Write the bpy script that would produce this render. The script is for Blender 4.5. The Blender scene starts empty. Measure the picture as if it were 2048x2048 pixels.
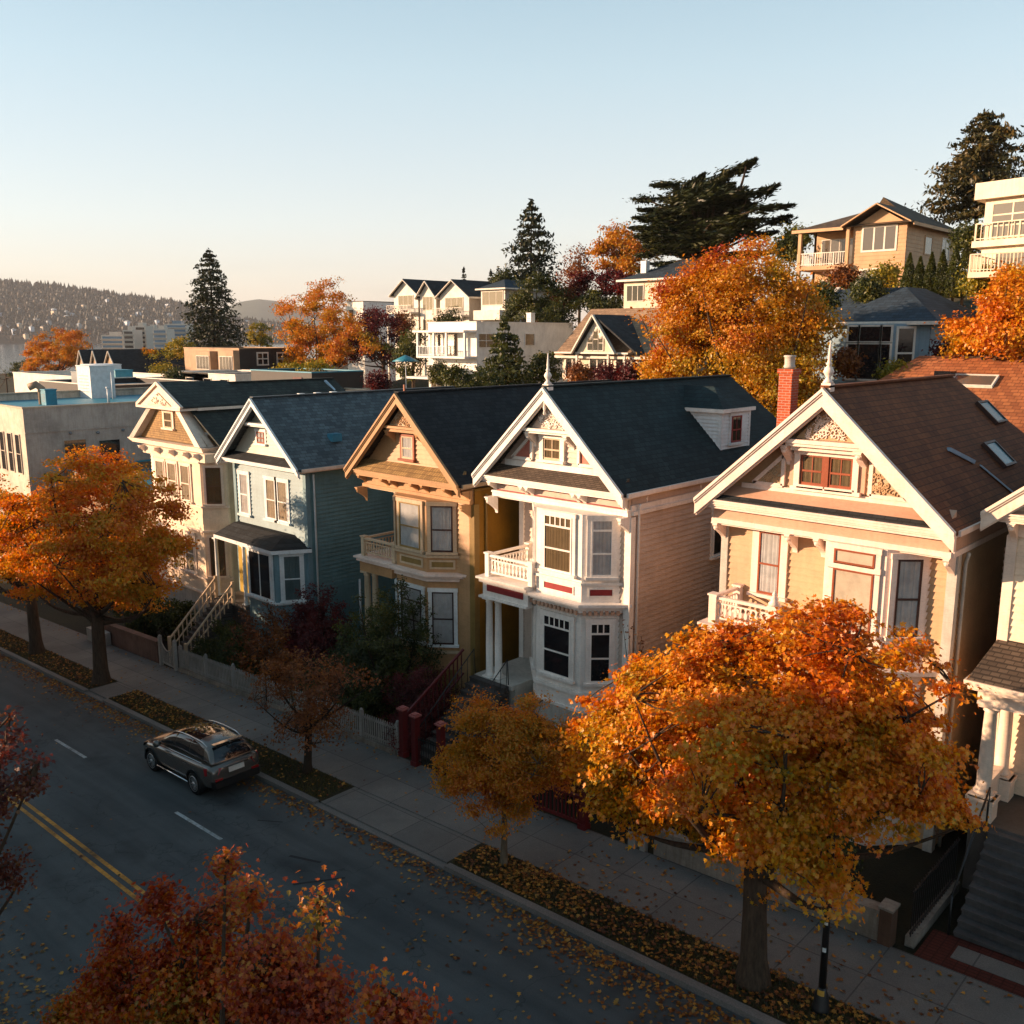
import bpy, math, random
import numpy as np
from mathutils import Vector, Matrix

random.seed(7)
RNG = np.random.default_rng(11)
SC = bpy.context.scene
COL = SC.collection
PI = math.pi
G = 0.0566                      # street grade, rising towards +X

# ------------------------------------------------------------------ camera
F_PX = 1850.0
CAM = Vector((0, 0, 12.5))
RR = Vector((0.73211473, 0.68118134, 0.0))
DN = Vector((0.1273243, -0.13684461, -0.98237573))
FW = Vector((-0.66917602, 0.71921174, -0.1869169))
cam_d = bpy.data.cameras.new("camera")
cam = bpy.data.objects.new("camera", cam_d)
COL.objects.link(cam)
cam_d.sensor_width = 36.0
cam_d.lens = 36.0 * F_PX / 2048.0
cam_d.clip_start = 0.1
cam_d.clip_end = 30000
mw = Matrix(((RR.x, -DN.x, -FW.x, CAM.x), (RR.y, -DN.y, -FW.y, CAM.y), (RR.z, -DN.z, -FW.z, CAM.z), (0, 0, 0, 1)))
cam.matrix_world = mw
SC.camera = cam


def at(px, py, Y):
    """survey helper: the point of the photograph (px, py) on the vertical plane Y"""
    r = FW + RR * ((px - 1024) / F_PX) + DN * ((py - 1024) / F_PX)
    t = (Y - CAM.y) / r.y
    return CAM + r * t


def mpp(px, py, Y):
    r = FW + RR * ((px - 1024) / F_PX) + DN * ((py - 1024) / F_PX)
    return (Y / r.y) / F_PX


def gz(x):
    return G * x


# ------------------------------------------------------------------ tagging
def tag(o, label=None, cat=None, group=None, kind=None):
    if label: o["label"] = label
    if cat: o["category"] = cat
    if group: o["group"] = group
    if kind: o["kind"] = kind
    return o


def thing(name, loc, label, cat, group=None, rz=0.0):
    o = bpy.data.objects.new(name, None)
    o.empty_display_size = 0.3
    COL.objects.link(o)
    o.location = loc
    o.rotation_euler.z = rz
    o["origin"] = list(loc)
    return tag(o, label, cat, group)


def root_of(o):
    while o.parent is not None:
        o = o.parent
    return o


# ------------------------------------------------------------------ mesh builder (world coordinates)
class MB:
    def __init__(s):
        s.v = []; s.f = []; s.sm = []; s.M = None; s.cuts = []

    def add(s, vs, fs, smooth=False):
        b = len(s.v)
        if s.M is not None:
            vs = [s.M @ Vector(p) for p in vs]
        s.v.extend([tuple(p) for p in vs])
        for f in fs:
            s.f.append(tuple(i + b for i in f)); s.sm.append(smooth)
        return s

    def cut(s):
        """what follows becomes an object of its own"""
        if not s.cuts or s.cuts[-1] != (len(s.v), len(s.f)): s.cuts.append((len(s.v), len(s.f)))
        return s

    def quad(s, a, b, c, d): return s.add([a, b, c, d], [(0, 1, 2, 3)])
    def poly(s, pts): return s.add(pts, [tuple(range(len(pts)))])

    def box(s, x0, x1, y0, y1, z0, z1):
        v = [(x0, y0, z0), (x1, y0, z0), (x1, y1, z0), (x0, y1, z0), (x0, y0, z1), (x1, y0, z1), (x1, y1, z1), (x0, y1, z1)]
        return s.add(v, [(3, 2, 1, 0), (4, 5, 6, 7), (0, 1, 5, 4), (1, 2, 6, 5), (2, 3, 7, 6), (3, 0, 4, 7)])

    def hexa(s, lo, hi):
        """solid between two rings of equal length"""
        n = len(lo)
        return s.add(list(lo) + list(hi), [tuple(reversed(range(n))), tuple(range(n, 2 * n))] + [(i, (i + 1) % n, n + (i + 1) % n, n + i) for i in range(n)])

    def slab(s, poly, z0, z1): return s.hexa([(x, y, z0) for x, y in poly], [(x, y, z1) for x, y in poly])
    def ext_y(s, poly, y0, y1): return s.hexa([(x, y1, z) for x, z in poly], [(x, y0, z) for x, z in poly])
    def ext_x(s, poly, x0, x1): return s.hexa([(x0, y, z) for y, z in poly], [(x1, y, z) for y, z in poly])

    def bar(s, p, q, w, h, up=(0, 0, 1)):
        p = Vector(p); q = Vector(q); d = (q - p).normalized(); u = Vector(up)
        a = d.cross(u)
        if a.length < 1e-4: a = d.cross(Vector((1, 0, 0)))
        a.normalize(); b = a.cross(d).normalized()
        a *= w / 2; b *= h / 2
        return s.hexa([p - a - b, p + a - b, p + a + b, p - a + b], [q - a - b, q + a - b, q + a + b, q - a + b])

    def tube(s, pts, rad, n=8, cap=True):
        pts = [Vector(p) for p in pts]
        if not hasattr(rad, "__len__"): rad = [rad] * len(pts)
        vs = []; fs = []; ref = None
        for i, p in enumerate(pts):
            d = (pts[min(i + 1, len(pts) - 1)] - pts[max(i - 1, 0)]).normalized()
            if ref is None:
                ref = d.orthogonal().normalized()
            a = (ref - d * ref.dot(d))
            a = a.normalized() if a.length > 1e-5 else d.orthogonal().normalized()
            ref = a; b = d.cross(a)
            for k in range(n):
                t = 2 * PI * k / n
                vs.append(p + (a * math.cos(t) + b * math.sin(t)) * rad[i])
        for i in range(len(pts) - 1):
            for k in range(n):
                k2 = (k + 1) % n
                fs.append((i * n + k, i * n + k2, (i + 1) * n + k2, (i + 1) * n + k))
        if cap:
            fs.append(tuple(reversed(range(n)))); fs.append(tuple(range((len(pts) - 1) * n, len(pts) * n)))
        return s.add(vs, fs, True)

    def lathe(s, prof, c, n=14, ax=None, cap=True):
        """profile of (radius, height) about a vertical axis at c, or about axis ax"""
        c = Vector(c); vs = []; fs = []
        if ax is None: e1, e2, e3 = Vector((1, 0, 0)), Vector((0, 1, 0)), Vector((0, 0, 1))
        else:
            e3 = Vector(ax).normalized(); e1 = e3.orthogonal().normalized(); e2 = e3.cross(e1)
        for r, h in prof:
            for k in range(n):
                t = 2 * PI * k / n
                vs.append(c + e1 * (r * math.cos(t)) + e2 * (r * math.sin(t)) + e3 * h)
        m = len(prof)
        for i in range(m - 1):
            for k in range(n):
                k2 = (k + 1) % n
                fs.append((i * n + k, i * n + k2, (i + 1) * n + k2, (i + 1) * n + k))
        if cap: fs.append(tuple(reversed(range(n)))); fs.append(tuple(range((m - 1) * n, m * n)))
        return s.add(vs, fs, True)

    def build(s, name, mat, parent=None):
        if s.cuts:
            ends = [(0, 0)] + s.cuts + [(len(s.v), len(s.f))]; o = None
            for (v0, f0), (v1, f1) in zip(ends, ends[1:]):
                if f1 == f0: continue
                m = MB(); m.v = s.v[v0:v1]; m.f = [tuple(i - v0 for i in f) for f in s.f[f0:f1]]; m.sm = s.sm[f0:f1]; o = m.build(name, mat, parent)
            return o
        me = bpy.data.meshes.new(name)
        off = Vector(root_of(parent)["origin"]) if parent is not None else Vector((0, 0, 0))
        vs = [(v[0] - off.x, v[1] - off.y, v[2] - off.z) for v in s.v]
        me.from_pydata(vs, [], s.f)
        me.polygons.foreach_set("use_smooth", s.sm)
        me.materials.append(mat)
        me.update()
        o = bpy.data.objects.new(name, me)
        COL.objects.link(o)
        if parent is not None: o.parent = parent
        return o


def np_mesh(name, V, F, mat, parent=None, smooth=False):
    """V (n,3) world, F (m,k) constant polygon size"""
    me = bpy.data.meshes.new(name)
    V = np.asarray(V, dtype=np.float64)
    if parent is not None:
        V = V - np.array(root_of(parent)["origin"])
    m, k = F.shape
    me.vertices.add(len(V)); me.vertices.foreach_set("co", V.astype(np.float32).ravel())
    me.loops.add(m * k); me.loops.foreach_set("vertex_index", F.astype(np.int32).ravel())
    me.polygons.add(m); me.polygons.foreach_set("loop_start", np.arange(0, m * k, k, dtype=np.int32))
    me.polygons.foreach_set("use_smooth", np.full(m, smooth))
    me.update(calc_edges=True)
    me.materials.append(mat)
    o = bpy.data.objects.new(name, me); COL.objects.link(o)
    if parent is not None: o.parent = parent
    return o


# ------------------------------------------------------------------ materials
def S(h):
    h = h.lstrip("#")
    c = [int(h[i:i + 2], 16) / 255 for i in (0, 2, 4)]
    return tuple((x / 12.92 if x <= 0.04045 else ((x + 0.055) / 1.055) ** 2.4) for x in c) + (1.0,)


class NT:
    def __init__(s, name):
        s.m = bpy.data.materials.new(name); s.m.use_nodes = True
        s.t = s.m.node_tree; s.t.nodes.clear()
        s.out = s.n("ShaderNodeOutputMaterial")

    def n(s, typ, **kw):
        nd = s.t.nodes.new(typ)
        for k, v in kw.items(): setattr(nd, k, v)
        return nd

    def l(s, a, b): s.t.links.new(a, b)

    def obj(s, scale=(1, 1, 1), rot=(0, 0, 0)):
        tc = s.n("ShaderNodeTexCoord"); mp = s.n("ShaderNodeMapping")
        mp.inputs["Scale"].default_value = scale; mp.inputs["Rotation"].default_value = rot
        s.l(tc.outputs["Object"], mp.inputs[0]); return mp.outputs[0]

    def noise(s, vec, scale, detail=4, rough=0.6):
        nz = s.n("ShaderNodeTexNoise"); nz.inputs["Scale"].default_value = scale
        nz.inputs["Detail"].default_value = detail; nz.inputs["Roughness"].default_value = rough
        if vec is not None: s.l(vec, nz.inputs["Vector"])
        return nz.outputs["Fac"]

    def ramp(s, fac, stops, interp="LINEAR"):
        r = s.n("ShaderNodeValToRGB"); cr = r.color_ramp; cr.interpolation = interp
        while len(cr.elements) < len(stops): cr.elements.new(0.5)
        for e, (p, c) in zip(cr.elements, stops):
            e.position = p; e.color = c if len(c) == 4 else tuple(c) + (1,)
        s.l(fac, r.inputs[0]); return r.outputs[0]

    def mix(s, fac, a, b, typ="MIX"):
        m = s.n("ShaderNodeMix", data_type="RGBA", blend_type=typ)
        for sock, v in ((m.inputs["Factor"], fac), (m.inputs["A"], a), (m.inputs["B"], b)):
            pass
        ins = [i for i in m.inputs if i.enabled]
        f_, a_, b_ = m.inputs[0], m.inputs[6], m.inputs[7]
        for sock, v in ((f_, fac), (a_, a), (b_, b)):
            if hasattr(v, "is_output") or hasattr(v, "links"): s.l(v, sock)
            else: sock.default_value = v
        return m.outputs[2]

    def math(s, op, a, b=0.0, c=None):
        m = s.n("ShaderNodeMath", operation=op)
        for i, v in enumerate((a, b) if c is None else (a, b, c)):
            if hasattr(v, "links"): s.l(v, m.inputs[i])
            else: m.inputs[i].default_value = v
        return m.outputs[0]

    def pbsdf(s, col, rough=0.6, spec=0.4, bump=None, bstr=0.3, bdist=0.02, metal=0.0):
        p = s.n("ShaderNodeBsdfPrincipled")
        if hasattr(col, "links"): s.l(col, p.inputs["Base Color"])
        else: p.inputs["Base Color"].default_value = col
        if hasattr(rough, "links"): s.l(rough, p.inputs["Roughness"])
        else: p.inputs["Roughness"].default_value = rough
        p.inputs["Specular IOR Level"].default_value = spec
        p.inputs["Metallic"].default_value = metal
        if bump is not None:
            b = s.n("ShaderNodeBump"); b.inputs["Strength"].default_value = bstr; b.inputs["Distance"].default_value = bdist
            s.l(bump, b.inputs["Height"]); s.l(b.outputs[0], p.inputs["Normal"])
        s.l(p.outputs[0], s.out.inputs[0]); s.p = p
        return p


def vary(c, k):
    return (min(1, c[0] * k), min(1, c[1] * k), min(1, c[2] * k), 1)


_paint = {}


def paint(hexc, rough=0.5, dirt=0.28, name=None):
    key = (hexc, rough, dirt)
    if key in _paint: return _paint[key]
    t = NT(name or "paint_" + hexc.strip("#")); c = S(hexc)
    v = t.obj()
    n1 = t.noise(v, 0.9, 5, 0.65); n2 = t.noise(t.obj((6, 6, 0.7)), 1.6, 4, 0.6)
    a = t.ramp(n1, [(0.3, vary(c, 1 - dirt)), (0.62, vary(c, 1.06))])
    n3 = t.noise(t.obj((1, 1, 3.5)), 9.0, 5, 0.75)
    a = t.mix(0.35 + dirt * 0.6, a, t.mix(1.0, a, t.ramp(n3, [(0.34, (0.74, 0.72, 0.69, 1)), (0.5, (1, 1, 1, 1)), (0.68, (1.08, 1.07, 1.06, 1))]), "MULTIPLY"))
    d = t.ramp(n2, [(0.36, (0.62, 0.57, 0.5, 1)), (0.56, (1, 1, 1, 1))])
    col = t.mix(dirt, a, t.mix(1.0, a, d, "MULTIPLY"))
    t.pbsdf(col, rough, 0.35, t.noise(v, 28, 3), 0.12, 0.01)
    _paint[key] = t.m
    return t.m


def plain(name, hexc, rough=0.5, spec=0.4, metal=0.0):
    t = NT(name); t.pbsdf(S(hexc), rough, spec, None, metal=metal)
    n = t.noise(t.obj(), 3, 4)
    c = S(hexc)
    t.l(t.ramp(n, [(0.3, vary(c, 0.8)), (0.7, vary(c, 1.1))]), t.p.inputs["Base Color"])
    return t.m


def shingles(name, hexc, hex2, course=0.17, width=0.3, rough=0.8, spec=0.3, k=1.0):
    """roof shingles: rows follow height, columns follow both horizontal axes"""
    t = NT(name)
    tc = t.n("ShaderNodeTexCoord"); sp = t.n("ShaderNodeSeparateXYZ"); t.l(tc.outputs["Object"], sp.inputs[0])
    geo = t.n("ShaderNodeNewGeometry"); sn = t.n("ShaderNodeSeparateXYZ"); t.l(geo.outputs["Normal"], sn.inputs[0])
    ax = t.math("GREATER_THAN", t.math("ABSOLUTE", sn.outputs[0]), t.math("ABSOLUTE", sn.outputs[1]))
    along = t.math("ADD", t.math("MULTIPLY", sp.outputs[1], ax), t.math("MULTIPLY", sp.outputs[0], t.math("SUBTRACT", 1.0, ax)))
    cb = t.n("ShaderNodeCombineXYZ"); t.l(along, cb.inputs[0]); t.l(t.math("MULTIPLY", sp.outputs[2], 1.4 * k), cb.inputs[1])
    br = t.n("ShaderNodeTexBrick"); t.l(cb.outputs[0], br.inputs["Vector"])
    br.inputs["Scale"].default_value = 1.0
    br.inputs["Brick Width"].default_value = width; br.inputs["Row Height"].default_value = course
    br.inputs["Mortar Size"].default_value = 0.012; br.inputs["Mortar Smooth"].default_value = 0.3
    br.inputs["Bias"].default_value = 0.0
    c1, c2 = S(hexc), S(hex2)
    br.inputs["Color1"].default_value = c1; br.inputs["Color2"].default_value = c2
    br.inputs["Mortar"].default_value = vary(c1, 0.5)
    n = t.noise(t.obj(), 0.7, 5, 0.7)
    col = t.mix(0.75, br.outputs["Color"], t.ramp(n, [(0.3, (0.55, 0.55, 0.55, 1)), (0.7, (1.25, 1.25, 1.25, 1))]), "MULTIPLY")
    h = t.math("ADD", t.math("MULTIPLY", br.outputs["Fac"], -1.0), t.math("MULTIPLY", t.noise(t.obj(), 14, 3), 0.6))
    t.pbsdf(col, rough, spec, h, 0.55, 0.03)
    return t.m


def glass_mat(name, tint=(0.9, 0.95, 1, 1), refl=0.07):
    t = NT(name)
    tr = t.n("ShaderNodeBsdfTransparent"); tr.inputs[0].default_value = tint
    gl = t.n("ShaderNodeBsdfGlossy"); gl.inputs["Roughness"].default_value = 0.03
    lw = t.n("ShaderNodeLayerWeight"); lw.inputs[0].default_value = 0.5
    mx = t.n("ShaderNodeMixShader")
    t.l(t.math("ADD", t.math("MULTIPLY", t.math("POWER", lw.outputs["Facing"], 4.0), 0.85), refl), mx.inputs[0])
    t.l(tr.outputs[0], mx.inputs[1]); t.l(gl.outputs[0], mx.inputs[2]); t.l(mx.outputs[0], t.out.inputs[0])
    nz = t.noise(t.obj(), 1.3, 2); b = t.n("ShaderNodeBump"); b.inputs["Strength"].default_value = 0.06; b.inputs["Distance"].default_value = 0.05
    t.l(nz, b.inputs["Height"]); t.l(b.outputs[0], gl.inputs["Normal"])
    return t.m


def leaf_mat(name, stops, trans=0.42, zmix=0.0, z0=0, z1=1, nscale=0.5, rnd=0.5):
    """leaf colours: random per leaf, drifting in patches and (zmix) with height in the crown"""
    t = NT(name)
    geo = t.n("ShaderNodeNewGeometry")
    v = t.obj()
    n = t.noise(v, nscale, 3, 0.55)
    n = t.math("MULTIPLY", t.math("SUBTRACT", n, 0.5), 1.7)
    f = t.math("ADD", t.math("ADD", 0.5, n), t.math("MULTIPLY", t.math("SUBTRACT", geo.outputs["Random Per Island"], 0.5), rnd))
    if zmix:
        tc = t.n("ShaderNodeTexCoord"); sp = t.n("ShaderNodeSeparateXYZ"); t.l(tc.outputs["Object"], sp.inputs[0])
        zz = t.math("DIVIDE", t.math("SUBTRACT", sp.outputs[2], z0), max(z1 - z0, 0.1))
        f = t.math("ADD", f, t.math("MULTIPLY", t.math("SUBTRACT", zz, 0.5), zmix))
    col = t.ramp(f, [(p, S(c)) for p, c in stops])
    d = t.n("ShaderNodeBsdfDiffuse"); t.l(col, d.inputs[0])
    tl = t.n("ShaderNodeBsdfTranslucent"); t.l(t.mix(1.0, col, (1.1, 0.9, 0.55, 1), "MULTIPLY"), tl.inputs[0])
    gl = t.n("ShaderNodeBsdfGlossy"); gl.inputs["Roughness"].default_value = 0.45; gl.inputs[0].default_value = (0.8, 0.8, 0.8, 1)
    m1 = t.n("ShaderNodeMixShader"); m1.inputs[0].default_value = trans
    m2 = t.n("ShaderNodeMixShader"); m2.inputs[0].default_value = 0.035
    t.l(d.outputs[0], m1.inputs[1]); t.l(tl.outputs[0], m1.inputs[2])
    t.l(m1.outputs[0], m2.inputs[1]); t.l(gl.outputs[0], m2.inputs[2]); t.l(m2.outputs[0], t.out.inputs[0])
    return t.m


def ground_mat(name, c1, c2, scale=1.0, rough=0.9, fine=40, bstr=0.4, bdist=0.02, joints=None, spec=0.25, wear=False):
    t = NT(name); v = t.obj()
    n1 = t.noise(v, 0.35 * scale, 6, 0.65); n2 = t.noise(v, fine, 3, 0.7)
    col = t.ramp(n1, [(0.32, S(c1)), (0.68, S(c2))])
    col = t.mix(0.55, col, t.ramp(n2, [(0.3, (0.45, 0.45, 0.45, 1)), (0.7, (1.35, 1.35, 1.35, 1))]), "MULTIPLY")
    h = n2
    if joints:
        br = t.n("ShaderNodeTexBrick"); t.l(v, br.inputs["Vector"]); br.offset = 0.0
        br.inputs["Scale"].default_value = 1.0; br.inputs["Brick Width"].default_value = joints[0]; br.inputs["Row Height"].default_value = joints[1]
        br.inputs["Mortar Size"].default_value = 0.016; br.inputs["Mortar Smooth"].default_value = 0.1
        br.inputs["Color1"].default_value = (0.86, 0.86, 0.86, 1); br.inputs["Color2"].default_value = (1.08, 1.07, 1.05, 1); br.inputs["Mortar"].default_value = (0.55, 0.55, 0.55, 1)
        col = t.mix(1.0, col, br.outputs["Color"], "MULTIPLY")
        h = t.math("SUBTRACT", n2, t.math("MULTIPLY", br.outputs["Fac"], 2.0))
    if wear:
        # long traffic streaks, oily blotches and fine cracks
        st = t.ramp(t.noise(t.obj((0.05, 1.1, 1)), 1.3, 4, 0.6), [(0.35, (0.72, 0.73, 0.75, 1)), (0.62, (1.15, 1.14, 1.12, 1))])
        bl = t.ramp(t.noise(v, 0.55, 3, 0.5), [(0.28, (0.55, 0.55, 0.57, 1)), (0.42, (1, 1, 1, 1))])
        vo = t.n("ShaderNodeTexVoronoi", feature="DISTANCE_TO_EDGE"); vo.inputs["Scale"].default_value = 0.28
        wv = t.n("ShaderNodeVectorMath", operation="ADD"); sc = t.n("ShaderNodeVectorMath", operation="SCALE"); nzv = t.n("ShaderNodeTexNoise"); nzv.inputs["Scale"].default_value = 1.2; nzv.inputs["Detail"].default_value = 5
        t.l(v, nzv.inputs["Vector"]); t.l(nzv.outputs["Color"], sc.inputs[0]); sc.inputs["Scale"].default_value = 1.6; t.l(v, wv.inputs[0]); t.l(sc.outputs[0], wv.inputs[1]); t.l(wv.outputs[0], vo.inputs["Vector"])
        ck = t.ramp(vo.outputs["Distance"], [(0.0, (0.62, 0.62, 0.63, 1)), (0.007, (1, 1, 1, 1))])
        col = t.mix(1.0, t.mix(0.85, t.mix(0.8, col, st, "MULTIPLY"), bl, "MULTIPLY"), ck, "MULTIPLY")
    t.pbsdf(col, rough, spec, h, bstr, bdist)
    return t.m


def bark_mat(name, hexc):
    t = NT(name); v = t.obj((9, 9, 1.6)); c = S(hexc)
    n = t.noise(v, 1.6, 6, 0.7)
    t.pbsdf(t.ramp(n, [(0.3, vary(c, 0.45)), (0.7, vary(c, 1.3))]), 0.9, 0.2, n, 0.9, 0.04)
    return t.m


GLASS = glass_mat("window_glass")
DARKG = NT("dark_glass"); DARKG.pbsdf((0.012, 0.012, 0.014, 1), 0.05, 0.6); DARKG = DARKG.m
WARMG = NT("reflecting_glass"); WARMG.pbsdf((0.10, 0.085, 0.07, 1), 0.08, 0.9); WARMG = WARMG.m
CURT = plain("curtain_fabric", "#a08c72", 0.9, 0.1)
CURTD = plain("dark_curtain_fabric", "#6b563b", 0.9, 0.1)
CURTW = plain("pale_curtain_fabric", "#b9b0a6", 0.9, 0.1)
BLIND = plain("roller_blind", "#cbb497", 0.8, 0.2)
ROOM = plain("dark_room", "#14110f", 0.9, 0.1)
# ------------------------------------------------------------------ building kit
class Fr:
    """wall frame: a point on the wall, a horizontal direction along it and the outward normal"""
    def __init__(s, p, q):
        s.o = Vector((p[0], p[1], 0)); d = Vector((q[0] - p[0], q[1] - p[1], 0)); s.w = d.length
        s.u = d.normalized(); s.n = Vector((s.u.y, -s.u.x, 0))
        s.M = Matrix(((s.u.x, -s.n.x, 0, s.o.x), (s.u.y, -s.n.y, 0, s.o.y), (0, 0, 1, 0), (0, 0, 0, 1)))  # local y<0 is outward


def siding(mb, p, q, z0, z1, step=0.17, out=0.044):
    """lapped boards on the wall from p to q (walls run left to right seen from outside)"""
    fr = Fr(p, q); z = z0; mb.M = fr.M
    while z < z1 - 0.01:
        t = min(z + step, z1)
        mb.quad((0, -out, z), (fr.w, -out, z), (fr.w, -0.002, t), (0, -0.002, t))
        mb.quad((0, 0, z), (fr.w, 0, z), (fr.w, -out, z), (0, -out, z))
        z = t
    mb.M = None


def siding_gable(mb, fa, fb, y, z0, z1, step=0.17, out=0.044):
    """lapped boards between the sloping edges x=fa(z) and x=fb(z) on the plane y"""
    z = z0
    while z < z1 - 0.01:
        t = min(z + step, z1)
        mb.quad((fa(z), y - out, z), (fb(z), y - out, z), (fb(t), y - 0.002, t), (fa(t), y - 0.002, t))
        mb.quad((fa(z), y, z), (fb(z), y, z), (fb(z), y - out, z), (fa(z), y - out, z))
        z = t


def window(root, fr, u0, u1, z0, z1, casem, sashm, back="curtain", case=0.12, depth=0.10, style="double", sill=True, hood=False, glass=None, name="window", top=0.0, ncol=1, curt=None):
    """cased window on a wall frame: casing (window) > sash, pane, curtain"""
    mb = MB(); mb.M = fr.M
    mb.box(u0 - case, u0, -depth, -0.003, z0, z1); mb.box(u1, u1 + case, -depth, -0.003, z0, z1)
    mb.box(u0 - case - 0.02, u1 + case + 0.02, -depth - 0.02, -0.003, z1, z1 + case)
    if sill: mb.box(u0 - case - 0.05, u1 + case + 0.05, -depth - 0.09, -0.003, z0 - 0.09, z0)
    else: mb.box(u0 - case, u1 + case, -depth, -0.003, z0 - case, z0)
    if hood: mb.box(u0 - case - 0.07, u1 + case + 0.07, -depth - 0.12, -0.003, z1 + case, z1 + case + 0.07)
    w = mb.build(name, casem, root)
    s = MB(); s.M = fr.M; b = 0.05; d0, d1 = -0.09, -0.055
    s.box(u0, u0 + b, d0, d1, z0, z1); s.box(u1 - b, u1, d0, d1, z0, z1)
    s.box(u0 + b, u1 - b, d0, d1, z0, z0 + b * 1.3); s.box(u0 + b, u1 - b, d0, d1, z1 - b, z1)
    a, c = u0 + b, u1 - b; h = z1 - z0
    e0, e1 = d0 + 0.004, d1 - 0.004
    zt = z1 - b
    if top:
        zt = z1 - top * h
        s.box(a, c, e0, e1, zt - 0.03, zt + 0.03)
    if style in ("double", "grid", "strip"):
        zm = z0 + (zt - z0) * 0.5
        s.box(a, c, e0 - 0.012, e1, zm - 0.025, zm + 0.025)
    if style == "grid":
        for i in range(1, 2):
            u = a + (c - a) * i / 2; s.box(u - 0.014, u + 0.014, e0 + 0.006, e1 - 0.004, z0 + b, z1 - b)
    if style == "strip":
        for i in range(1, ncol):
            u = a + (c - a) * i / ncol; s.box(u - 0.02, u + 0.02, e0 + 0.006, e1 - 0.004, zt + 0.03, z1 - b)
    if style == "cols":
        for i in range(1, ncol):
            u = u0 + (u1 - u0) * i / ncol; s.box(u - 0.028, u + 0.028, e0, e1, z0 + b * 1.3, (zt - 0.03) if top else z1 - b)
    s.build("sash", sashm, w)
    if back == "dark":
        MB_q(fr, u0 + 0.01, u1 - 0.01, z0 + 0.01, z1 - 0.01, -0.07).build("pane", glass or DARKG, w)
        return w
    MB_q(fr, u0 + 0.01, u1 - 0.01, z0 + 0.01, z1 - 0.01, -0.074).build("pane", glass or GLASS, w)
    k = MB(); k.M = fr.M
    if back == "blind":
        k.box(u0 + 0.005, u1 - 0.005, -0.061, -0.056, z0 + 0.004, z1 - 0.004)
        k.build("blind", curt or BLIND, w)
    else:
        n = max(10, int((u1 - u0) / 0.035)); vs = []; fs = []
        ph = random.random() * 6
        for i in range(n + 1):
            u = u0 + 0.004 + (u1 - u0 - 0.008) * i / n
            y = -0.062 - 0.006 * math.sin(i * 1.9 + ph + math.sin(i * 0.7 + ph))
            vs += [(u, y, z0 + 0.004), (u, y, z1 - 0.004)]
        for i in range(n): fs.append((2 * i, 2 * i + 2, 2 * i + 3, 2 * i + 1))
        k.add(vs, fs); k.build("curtain", curt or CURT, w)
    return w


def MB_q(fr, u0, u1, z0, z1, y):
    mb = MB(); mb.M = fr.M
    return mb.quad((u0, y, z0), (u1, y, z0), (u1, y, z1), (u0, y, z1))


_brk = {}


def bracket(root, x, y, zt, d, h, w, mat, name="bracket"):
    """scrolled bracket with a turned drop, shared mesh, its back at (x, y), its top at zt"""
    key = (round(d, 3), round(h, 3), round(w, 3), mat.name)
    if key not in _brk:
        mb = MB()
        pr = [(0, 0), (-d, 0), (-d, -0.12 * h)]
        for i in range(9):
            t = i / 8
            pr.append((-d * (0.95 - 0.95 * t ** 0.8) - 0.10 * d * math.sin(t * PI * 2.0) - 0.08 * d * (1 - t), -h * (0.14 + 0.86 * t)))
        pr.append((0, -h))
        mb.ext_x(pr, -w / 2, w / 2)
        mb.lathe([(0.0, -0.40 * h), (w * 0.35, -0.36 * h), (w * 0.5, -0.28 * h), (w * 0.25, -0.2 * h), (w * 0.4, -0.12 * h)], (0, -d * 0.86, 0), 8)
        mb.box(-w * 0.7, w * 0.7, -d * 1.06, 0, -0.06 * h, 0.0)
        me = bpy.data.meshes.new(name); me.from_pydata(mb.v, [], mb.f); me.materials.append(mat); me.update()
        _brk[key] = me
    o = bpy.data.objects.new(name, _brk[key]); COL.objects.link(o); o.parent = root
    o.location = Vector((x, y, zt)) - Vector(root["origin"])
    return o


def offset_poly(pts, d):
    """push an open outline (left to right, seen from the street) outward by d; ends stay on their wall plane"""
    res = []
    for i, p in enumerate(pts):
        ns = []
        for a, b in ((i - 1, i), (i, i + 1)):
            if a < 0 or b >= len(pts): continue
            dx, dy = pts[b][0] - pts[a][0], pts[b][1] - pts[a][1]; l = math.hypot(dx, dy); ns.append((dy / l, -dx / l))
        if len(ns) == 1:
            n = ns[0]
            if abs(n[0]) > 0.05: res.append((p[0] + d / n[0], p[1]))
            else: res.append((p[0] + n[0] * d, p[1] + n[1] * d))
        else:
            mx, my = ns[0][0] + ns[1][0], ns[0][1] + ns[1][1]; l = math.hypot(mx, my); mx, my = mx / l, my / l
            c = mx * ns[0][0] + my * ns[0][1]; res.append((p[0] + mx * d / c, p[1] + my * d / c))
    return res


def bay_body(root, pts, z0, z1, mat, name="bay", back=0.25):
    mb = MB(); yb = max(p[1] for p in pts) + back
    mb.slab([(pts[0][0], yb)] + list(pts) + [(pts[-1][0], yb)], z0, z1)
    return mb.build(name, mat, root)


def bay_ring(mb, pts, d, z0, z1, back=0.05):
    q = offset_poly(pts, d); yb = max(p[1] for p in pts) + back
    mb.slab([(q[0][0], yb)] + q + [(q[-1][0], yb)], z0, z1)


def panel(mb, fr, u0, u1, z0, z1, d=0.012):
    mb.M = fr.M; mb.box(u0, u1, -d, 0.01, z0, z1); mb.M = None


def border(mb, fr, u0, u1, z0, z1, w=0.04, d=0.03):
    mb.M = fr.M
    mb.box(u0 - w, u0, -d, 0.004, z0 - w, z1 + w); mb.box(u1, u1 + w, -d, 0.004, z0 - w, z1 + w)
    mb.box(u0, u1, -d, 0.004, z0 - w, z0); mb.box(u0, u1, -d, 0.004, z1, z1 + w); mb.M = None


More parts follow.
